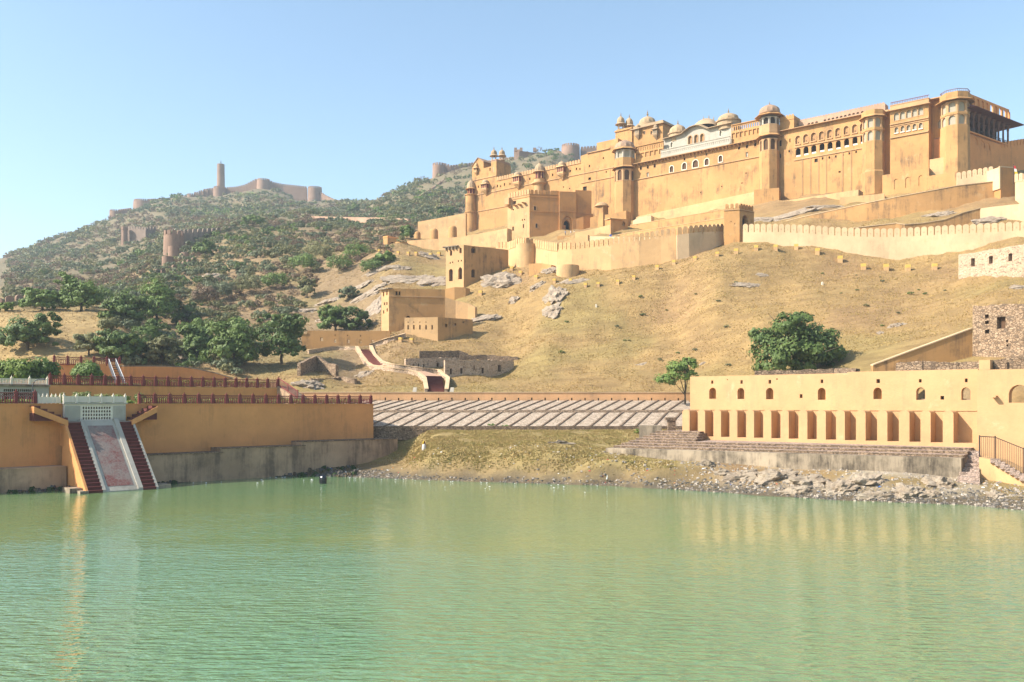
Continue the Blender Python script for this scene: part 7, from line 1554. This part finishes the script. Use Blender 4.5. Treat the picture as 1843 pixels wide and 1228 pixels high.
for i, (lab, px, py, w_, h_, fl) in enumerate([
    ("steep smooth grey rock slab leaning beside the tall plain building", 672, 560, 40, 84, .35), ("pale flat rock sheet on the slope above the tall plain building", 738, 503, 78, 26, .3), ("pale rock sheet just left of the tower house foot", 778, 508, 44, 30, .3),
    ("long thin rock ledge high on the bare left slope", 640, 522, 62, 16, .35), ("flat sunlit rock ledge near the lone grey green tree", 590, 545, 46, 22, .35), ("dark cracked boulders above the plain building", 676, 490, 46, 18, .6), ("rock ledge right of the dark cracked boulders", 715, 482, 40, 14, .5),
    ("jagged rock under the right wall of the tower house", 905, 508, 62, 42, .45), ("grooved pale slab below the pink wall end", 868, 575, 46, 20, .35), ("long pale rock streak running down the middle of the golden slope", 1000, 532, 34, 40, .45), ("lower white rock of the streak on the golden slope", 994, 560, 32, 30, .4),
    ("white boulder at the left foot of the drum bastion", 992, 489, 26, 18, .6), ("rock ledge below the drum bastion", 1034, 508, 54, 16, .5), ("single grey boulder on the golden slope right of the tower house", 925, 541, 19, 14, .8), ("small cracked rock left of the rock streak", 966, 516, 26, 12, .6),
    ("scattered pale stones high on the golden slope", 1344, 513, 40, 12, .3), ("pinkish stone patch near the top of the golden slope", 1372, 495, 22, 10, .3), ("white rock chip in the middle of the right slope", 1612, 587, 24, 10, .5), ("small white rock left of the white chip on the right slope", 1584, 600, 12, 8, .5),
    ("white rubble mound behind the garden stair rail", 556, 693, 44, 22, .5), ("pale rubble heap left of the stairway curve", 655, 676, 34, 18, .5), ("rocky ground below the foot of the gallery wing", 1425, 388, 70, 18, .35), ("rocky ledge left of the rocky ground under the gallery wing", 1375, 396, 50, 16, .4),
    ("rocky ledge on the ramp below the blind arches", 1490, 372, 60, 9, .4), ("pale rocks on the slope above the winding low wall", 1690, 387, 50, 14, .5), ("pale boulders on the right slope above the long rampart", 1786, 398, 56, 18, .6), ("rock heap beside the winding low wall", 1624, 408, 26, 8, .5),
    ("white rock ledge at the left on the scrub slope", 386, 500, 36, 20, .5), ("rock ledge among bushes left of the lone tree", 525, 545, 40, 22, .4), ("low white rocks below the rock ledge near the big dark tree", 545, 560, 34, 12, .4), ("dark rock bank above the curving brown wall", 330, 648, 80, 22, .5), ("grey rocks below the pale outer wall", 775, 462, 34, 14, .5),
    ("rock ledge among dry grass under the smooth grey slab", 588, 575, 38, 16, .4), ("small rock shelf right of the green tree pair", 684, 516, 30, 12, .5), ("long pale rock shelf left of the smooth grey slab", 655, 535, 50, 18, .35), ("tiny white stone low on the golden slope behind the small tree", 1264, 655, 12, 6, .6), ("white stone patch low on the golden slope", 1155, 656, 26, 6, .4), ("flat pale stone on the slope at the right edge", 1832, 518, 26, 16, .4)]):
    rock(lab, px, py, w_ * 1.2, h_ * 1.1, i + 1, flatness=fl)
sh = [("chalky shore boulder at the left end of the rocky bank", 1338, 858, 60, 26), ("broad chalky rock sheet under the ghat wall", 1392, 862, 74, 28), ("chalky ledge near the middle of the rocky bank", 1452, 868, 66, 26), ("pale cracked boulder low on the rocky bank, left of the middle", 1430, 886, 52, 22), ("rounded chalky rock right of the middle of the bank", 1512, 880, 62, 26),
      ("chalky slab under the right half of the ghat wall", 1560, 868, 70, 26), ("big tilted pale boulder near the water on the rocky bank", 1636, 888, 64, 34), ("pale rock low at the water left of the big tilted boulder", 1570, 894, 56, 18), ("chalky ledge just left of the water steps", 1690, 872, 54, 26), ("small chalky boulder between the ledge and water steps", 1672, 890, 36, 18), ("chalky stone at the left tip of the rocky bank", 1300, 852, 34, 12), ("pale stone beside the water steps foot", 1790, 892, 34, 16), ("broken concrete lump leaning on the ghat wall", 1208, 826, 26, 14), ("second broken concrete lump at the ghat wall foot", 1272, 836, 30, 20), ("flat concrete fragment in the grass before the ghat wall", 1160, 822, 24, 10), ("long low stone slab lying in the grass left of the ghat", 1010, 798, 44, 5)]
for i, (lab, px, py, w_, h_) in enumerate(sh): rock(lab, px, py, w_, h_, 60 + i, M['rockw'] if i < 12 else M['conc'], .55, name="shore_rock" if i < 12 else "stone_block", rough=.5)

# pebbles and litter along the waterline: nobody could count them
def bits(nm, lab, n, cond, size, mats, seed, ya=84, yb=128, pxr=(560, 1880), flat_=.55):
    random.seed(seed); vs_, fs_, mi = [], [], []; k = 0; tries = 0
    while k < n and tries < n * 30:
        tries += 1; px = random.uniform(*pxr); ys = float(shoreY(px)); Y = ys + random.random() ** 1.4 * 22 - .6; x = (px - CX) / F * Y; z = gz(x, Y)
        if not cond(px, z, Y - ys): continue
        r = size * random.choice((.4, .5, .6, .8, 1.0, 1.6)); b = len(vs_); a0 = random.uniform(0, 6.28); m = 5
        for j in range(m): a = a0 + 6.28 * j / m; q = r * random.uniform(.7, 1.2); vs_.append((x + q * math.cos(a), Y + q * math.sin(a), z - .03))
        for j in range(m): a = a0 + .4 + 6.28 * j / m; q = r * random.uniform(.4, .8); vs_.append((x + q * math.cos(a), Y + q * math.sin(a), z + r * flat_ * random.uniform(.6, 1.2)))
        fs_ += [(b + j, b + (j + 1) % m, b + m + (j + 1) % m, b + m + j) for j in range(m)] + [tuple(b + m + j for j in range(m))]; c = random.randrange(len(mats)); mi += [c] * (m + 1); k += 1
    me = bpy.data.meshes.new(nm); me.from_pydata(vs_, [], fs_)
    for m_ in mats: me.materials.append(m_)
    me.polygons.foreach_set("material_index", mi); me.update(); o = bpy.data.objects.new(nm, me); COL.objects.link(o); tag(o, lab, kind="stuff")
S1, S2, S3 = flat('grey_pebble', (.20, .17, .14)), flat('pale_pebble', (.36, .30, .24)), flat('dark_pebble', (.09, .08, .07))
L1, L2, L3, L4 = flat('white_litter', (.75, .74, .72)), flat('red_litter', (.45, .06, .06)), flat('blue_litter', (.08, .16, .42)), flat('orange_litter', (.55, .25, .06))
bits("shore_pebbles", "grey and pale pebbles strewn along the muddy waterline", 3600, lambda px, z, d: z < (.35 if px < 1150 else .9) + .4 * random.random() and d > -.5, .13, [S1, S2, S3, S1, S3], 3)
bits("bank_stones", "pale stones scattered over the grassy bank and rocky shore", 1700, lambda px, z, d: z > .5 and d < 13 and (px > 1260 + random.uniform(-350, 100)), .15, [S2, S2, S1], 4)
bits("litter", "white and coloured litter scattered on the bank by the water", 220, lambda px, z, d: z > .3 and d < 9, .12, [L1, L1, L1, L1, L2, L3, L4], 5, flat_=.35)
bits("dark_mud_clods", "dark mud clods and weeds at the foot of the garden ledge", 700, lambda px, z, d: z < .9, .3, [S3, flat('dark_weed', (.03, .05, .015)), flat('brown_weed', (.10, .07, .04))], 6, pxr=(-20, 640), flat_=.8)
random.seed(9); mb = MB()
for k in range(46):
    px = random.uniform(330, 1100); Y = float(shoreY(px)) - random.random() ** 2 * 9 - 1.2; x = (px - CX) / F * Y; r = random.uniform(.05, .16)
    mb.add([(x + r * math.cos(a) * random.uniform(.6, 1.6), Y + r * math.sin(a), .02) for a in (0, 1.25, 2.5, 3.8, 5)] + [(x, Y, .06)], [(0, 1, 5), (1, 2, 5), (2, 3, 5), (3, 4, 5), (4, 0, 5)])
tag(mb.build("floating_litter", L1, loc=(0, 100, 0)), "small white scraps floating near the far shore", kind="stuff")

# yellow boundary blocks on the slope
def marker(px, py, s, lab):
    g = ground(px, py); g.z = gz(g.x, g.y); h = s / F * g.y; w_ = h * .38; mb = MB(); f = Fr(g.x, g.y, .9, -.3)
    mb.box(f, -w_, w_, -w_, w_, g.z - .5, g.z + h * .45); o_ = mb.build("marker_block", M['ochre2'], loc=(g.x, g.y, g.z)); m2 = MB(); m2.box(f, -w_ - .02, w_ + .02, -w_ - .02, w_ + .02, g.z + h * .45 + .002, g.z + h * .95); m2.build('yellow_cap', M['yellow'], o_)
    tag(o_, lab, "marker", "yellow marker blocks on the slope")
MK = [(683, 453, 6), (700, 455, 6), (717, 456, 6), (735, 457, 6), (749, 457, 6), (775, 460, 7), (790, 458, 7), (921, 484, 7), (908, 491, 7), (896, 503, 8), (865, 528, 8), (843, 580, 8), (813, 593, 8), (721, 612, 8), (741, 613, 8), (937, 492, 7), (965, 500, 8), (998, 506, 7), (1027, 506, 7), (1054, 514, 7), (1077, 512, 7), (1112, 508, 7), (1141, 500, 7), (1183, 482, 8), (1213, 473, 8), (1251, 466, 8), (1291, 458, 8), (1325, 453, 9), (1361, 447, 9), (1396, 446, 9), (1433, 445, 9), (1471, 453, 10), (1512, 467, 11), (1554, 481, 11), (1595, 482, 11), (1634, 483, 11), (1682, 481, 11)]
def mlab(i):
    px = MK[i][0]
    w_ = "below the terrace wall near the little gatehouse" if px < 800 and MK[i][1] < 470 else "beside the slope of the tower house" if px < 930 and MK[i][1] < 560 else "near the low ochre house" if px < 860 else "in the row under the left curved rampart" if px < 1200 else "in the row under the gate tower" if px < 1420 else "in the row under the long whitewashed rampart"
    return "small yellow topped boundary block " + w_
for i, (px, py, s_) in enumerate(MK): marker(px, py + s_ * .4, s_, mlab(i))
for px, py, lab in ((1480, 513, "tiny white marker stone high on the right slope"), (1073, 553, "tiny white marker stone on the middle slope")):
    g = ground(px, py); mb = MB(); f = Fr(g.x, g.y, 1, 0); z = gz(g.x, g.y); mb.box(f, -.18, .18, -.15, .15, z - .3, z + .55); mb.lathe(g.x, g.y, [(.18, z + .55), (.1, z + .66), (.01, z + .7)], 6); tag(mb.build("marker_stone", M['white'], loc=(g.x, g.y, z)), lab, "marker")

# ---------------------------------------------------------------- people, bird, bag
def skin_body(name, joints, edges, mat, parent=None, loc=(0, 0, 0), sub=1):
    me = bpy.data.meshes.new(name); me.from_pydata([j[0] for j in joints], edges, []); me.update(); o = bpy.data.objects.new(name, me); COL.objects.link(o)
    o.modifiers.new("skin", 'SKIN').use_smooth_shade = True
    for v, j in zip(me.skin_vertices[0].data, joints): v.radius = (j[1], j[2] if len(j) > 2 else j[1]); 
    me.skin_vertices[0].data[0].use_root = True
    sb = o.modifiers.new("sub", 'SUBSURF'); sb.levels = sub; sb.render_levels = sub
    me.materials.append(mat); o.location = loc
    if parent: o.parent = parent
    WL[o.name] = Vector(loc) if not parent else WL[parent.name] + Vector(loc); return o
CL = lambda n, c: flat(n, c, var=.12)
skin_m = CL('brown_skin', (.20, .10, .06)); shirt = CL('grey_white_shirt', (.52, .47, .42)); scarf = CL('yellow_headscarf', (.62, .42, .03)); scarf2 = CL('maroon_headscarf', (.12, .015, .012)); dhoti = CL('pale_cloth', (.5, .42, .34)); hair = CL('black_hair', (.012, .01, .01))
# seated figure, back towards the lake, knees drawn up, right arm reaching to the ground
g = ground(763, 811); g.z = gz(g.x, g.y); pt = thing("person", "person squatting on the grassy bank in a yellow and maroon headscarf and pale shirt", "person", g)
J = [((0, 0, .30), .17, .15), ((0, .02, .52), .19, .16), ((0, .06, .78), .20, .15), ((.0, .10, .98), .07), ((.0, .13, 1.05), .065), ((.0, .15, 1.19), .105, .115),           # pelvis..head 0-5
     ((-.21, .07, .88), .075), ((-.30, .12, .58), .058), ((-.26, .10, .28), .045), ((-.25, .12, .10), .04),                                                                   # left arm propped on the ground 6-9
     ((.21, .07, .88), .075), ((.33, .30, .72), .056), ((.30, .52, .60), .042), ((.29, .62, .58), .04),                                                                         # right arm over the knee 10-13
     ((-.15, .06, .28), .12), ((-.20, .46, .56), .085), ((-.20, .32, .12), .06), ((-.20, .50, .05), .05), ((.15, .06, .28), .12), ((.26, .46, .56), .085), ((.26, .32, .12), .06), ((.26, .50, .05), .05)]
E = [(0, 1), (1, 2), (2, 3), (3, 4), (4, 5), (2, 6), (6, 7), (7, 8), (8, 9), (2, 10), (10, 11), (11, 12), (12, 13), (0, 14), (14, 15), (15, 16), (16, 17), (0, 18), (18, 19), (19, 20), (20, 21)]
bd = skin_body("body", J, E, skin_m, pt, sub=2)
def shell(name, rings, mat, parent, seg=14):
    mb = MB(); mb.sm = True; vs_ = []
    for (x, y, z, rx, ry) in rings:
        for k in range(seg): a = 2 * math.pi * k / seg; q = 1 + .05 * math.sin(3 * a + z * 9); vs_.append((x + rx * q * math.cos(a), y + ry * q * math.sin(a), z))
    n = len(rings); mb.add(vs_, [(i * seg + k, i * seg + (k + 1) % seg, (i + 1) * seg + (k + 1) % seg, (i + 1) * seg + k) for i in range(n - 1) for k in range(seg)] + [tuple((n - 1) * seg + k for k in range(seg)), tuple(range(seg))[::-1]])
    o0 = WL[parent.name]; mb.v = [(x + o0.x, y + o0.y, z + o0.z) for x, y, z in mb.v]; return mb.build(name, mat, parent)
shell("shirt", [(0, .0, .16, .27, .22), (0, .0, .34, .27, .23), (0, .03, .56, .255, .215), (0, .06, .76, .27, .20), (0, .08, .90, .21, .16), (0, .10, .97, .10, .10)], shirt, pt)
shell("sarong", [(0, .16, .02, .30, .34), (0, .18, .22, .33, .38), (0, .22, .42, .30, .32), (0, .26, .56, .26, .24)], dhoti, pt)
shell("headscarf", [(-.02, .10, .90, .17, .16), (-.02, .12, 1.02, .155, .155), (0, .14, 1.16, .145, .15), (0, .15, 1.27, .11, .12), (0, .15, 1.33, .04, .05)], scarf2, pt)
shell("scarf_edge", [(-.115, .02, .90, .075, .10), (-.11, .04, 1.06, .07, .11), (-.07, .08, 1.22, .075, .11), (-.03, .11, 1.32, .05, .07), (0, .13, 1.36, .02, .03)], scarf, pt)
for sx, tip in ((-1, (-.25, .12, .04)), (1, (.29, .68, .56))):
    x, y, z = tip; jj = [((x, y, z + .05), .028)]; ee = []
    for k, dx in enumerate((-.035, -.012, .012, .034)): jj += [((x + dx, y + .03, z + .01), .011), ((x + dx * 1.3, y + .075 - abs(k - 1.5) * .008, z - .01), .009)]; ee += [(0, 1 + 2 * k), (1 + 2 * k, 2 + 2 * k)]
    jj += [((x - sx * .045, y + .0, z + .02), .012), ((x - sx * .06, y + .03, z + .0), .01)]; ee += [(0, 9), (9, 10)]
    skin_body("hand", jj, ee, skin_m, bd, sub=1)
# small standing visitors
def visitor(label, p, shirt_c, leg_c, rz=0.0, s=1.0, group=None, name="person"):
    t = thing(name, label, "person", p, group); t.rotation_euler = (0, 0, rz); t.scale = (s, s, s)
    J = [((0, 0, .92), .15, .11), ((0, 0, 1.15), .14, .10), ((0, 0, 1.38), .17, .11), ((0, 0, 1.50), .055), ((0, .01, 1.66), .095, .11), ((-.21, 0, 1.36), .06), ((-.26, .03, 1.08), .045), ((-.24, .12, .84), .035), ((.21, 0, 1.36), .06), ((.26, .03, 1.08), .045), ((.24, .12, .84), .035),
         ((-.10, 0, .86), .10), ((-.11, .02, .48), .07), ((-.11, -.02, .06), .05), ((-.11, .12, .04), .04), ((.10, 0, .86), .10), ((.12, .03, .48), .07), ((.13, 0, .06), .05), ((.13, .14, .04), .04)]
    E = [(0, 1), (1, 2), (2, 3), (3, 4), (2, 5), (5, 6), (6, 7), (2, 8), (8, 9), (9, 10), (0, 11), (11, 12), (12, 13), (13, 14), (0, 15), (15, 16), (16, 17), (17, 18)]
    skin_body("body", J, E, skin_m, t); o0 = WL[t.name]
    shell("shirt", [(0, 0, .82, .19, .15), (0, 0, 1.0, .18, .14), (0, 0, 1.25, .20, .145), (0, 0, 1.40, .20, .13), (0, 0, 1.47, .08, .07)], shirt_c, t, 10)
    for sx in (-1, 1): shell("trouser_leg", [(sx * .12, 0, .08, .075, .075), (sx * .115, .01, .5, .095, .09), (sx * .10, 0, .88, .115, .12)], leg_c, t, 8)
    shell("hair", [(0, -.02, 1.64, .10, .105), (0, -.015, 1.72, .10, .105), (0, 0, 1.78, .06, .07)], hair, t, 8); return t
cw, cn, cr, cb, cy = CL('white_shirt', (.72, .72, .74)), CL('navy_trousers', (.04, .05, .09)), CL('red_shirt', (.45, .05, .06)), CL('blue_shirt', (.14, .25, .5)), CL('ochre_shirt', (.6, .4, .12))
for px, col, lab in ((1027.5, cw, "visitor in white shirt just right of the great arch, left of the pair"), (1033.5, cw, "visitor in white shirt farther right of the great arch, right of the pair"), (1017.5, cb, "visitor in blue standing in front of the half open gate leaf")):
    p = P(px, 424, 291.5); visitor(lab, p, col, cn, random.uniform(-2, 2), 1.0)
for i, (x, cc, lab) in enumerate(((330, cw, "visitor in white under the fourth lower gallery arch"), (322, cb, "visitor in blue under the fourth lower gallery arch beside one in white"), (385, cr, "visitor in red under the fifth lower gallery arch"), (394, cw, "visitor in white under the fifth lower gallery arch beside one in red"), (268, cr, "visitor in red under the third lower gallery arch"), (452, cy, "visitor in ochre under the sixth lower gallery arch"), (210, cw, "visitor in white under the second lower gallery arch"), (516, cr, "visitor in red under the seventh lower gallery arch"), (578, cw, "visitor in white under the eighth lower gallery arch"), (637, cr, "visitor in red under the last lower gallery arch"))):
    s_ = FL.s(1400 + x / 4.1603, -1.3); visitor(lab, FL.pt(s_, -1.3, zl - .02), cc, cn, random.uniform(-3, 3), 1.0)
for i, (t_, cc, lab) in enumerate(((.86, cw, "visitor in white leaning at the hall railing near its right end"), (.91, cn, "visitor in dark clothes at the right end of the hall railing"), (.78, cb, "visitor in blue at the hall railing between the right columns"))):
    visitor(lab, FS.pt(send * t_, -.5, zf), cc, cn, 2.6 + i * .3, 1.0)
# white egret at the water's edge
g = ground(1092.5, 869); g.z = max(gz(g.x, g.y), 0); eg = thing("egret", "small white egret standing at the waterline in the middle of the far shore", "bird", g)
wh = CL('white_feathers', (.8, .8, .78))
skin_body("body", [((0, .16, .36), .03), ((0, .08, .42), .10, .09), ((0, -.06, .52), .12, .10), ((0, -.13, .64), .06), ((0, -.15, .78), .035), ((.01, -.10, .88), .03), ((.01, -.14, .97), .032), ((.01, -.20, .985), .036, .03), ((0, .30, .28), .02)], [(0, 1), (1, 2), (2, 3), (3, 4), (4, 5), (5, 6), (6, 7), (0, 8)], wh, eg, sub=2)
for nm, pts, r, m in (("beak", [(.01, -.22, .985), (.01, -.34, .965)], [.018, .004], M['yellow']), ("leg", [(-.04, .03, .40), (-.045, .06, .2), (-.045, .03, -.02)], [.014, .012, .012], M['black']), ("leg", [(.04, .01, .40), (.045, .04, .2), (.045, .02, -.02)], [.014, .012, .012], M['black'])):
    mb = MB(); mb.tube([Vector(q) + Vector(g) for q in pts], r, 5); mb.build(nm, m, eg)
# black plastic drum like bundle in the shallows
p = P(581, 871, 0); Yb = 16000 / (870.5 - 728); c = Vector(((581.5 - CX) / F * Yb, Yb, 0)); mb = MB(); mb.sm = True; vs_ = []; seg = 22
rg = [(.36, -.4), (.44, 0), (.47, .28), (.47, .55), (.46, .74), (.40, .90), (.28, 1.0), (.14, 1.04)]
for i, (r_, z_) in enumerate(rg):
    for k in range(seg): a = 2 * math.pi * k / seg; q = r_ * (1 + .05 * noise.noise((math.cos(a) * 1.6, math.sin(a) * 1.6, z_ * 2)) + (.05 * math.sin(a * 5 + z_ * 3) if i > 3 else 0)); vs_.append((c.x + q * math.cos(a), c.y + q * math.sin(a), z_ + (.03 * math.sin(a * 4) if i > 4 else 0)))
mb.add(vs_, [(i * seg + k, i * seg + (k + 1) % seg, (i + 1) * seg + (k + 1) % seg, (i + 1) * seg + k) for i in range(len(rg) - 1) for k in range(seg)] + [tuple((len(rg) - 1) * seg + k for k in range(seg))])
bag = mb.build("black_bundle", M['black'], loc=c); tag(bag, "glossy black plastic covered bundle standing in the shallow water", "bundle")
mb = MB(); mb.sm = True; mb.lathe(c.x + .06, c.y, [(.16, 1.03), (.10, 1.08), (.15, 1.15), (.12, 1.18), (.02, 1.16)], 10); mb.build("tied_knot", M['black'], bag)
# ---------------------------------------------------------------- haze
hz = MB(); hz.hexa([(-1500, -260, -4.2), (1700, -260, -4.2), (1700, 1900, -4.2), (-1500, 1900, -4.2), (-1500, -260, 345), (1700, -260, 345), (1700, 1900, 345), (-1500, 1900, 345)])
hm = bpy.data.materials.new('haze'); hm.use_nodes = True; hn = hm.node_tree
hn.nodes.remove(hn.nodes["Principled BSDF"])
pv = hn.nodes.new("ShaderNodeVolumePrincipled"); pv.inputs["Color"].default_value = (.80, .91, 1, 1); pv.inputs["Density"].default_value = HAZE; pv.inputs["Anisotropy"].default_value = .0
hn.links.new(pv.outputs[0], hn.nodes["Material Output"].inputs["Volume"])
tag(hz.build("haze", hm, loc=(0, 0, 0)), "thin pale blue haze over the valley and far ridge", kind="stuff")
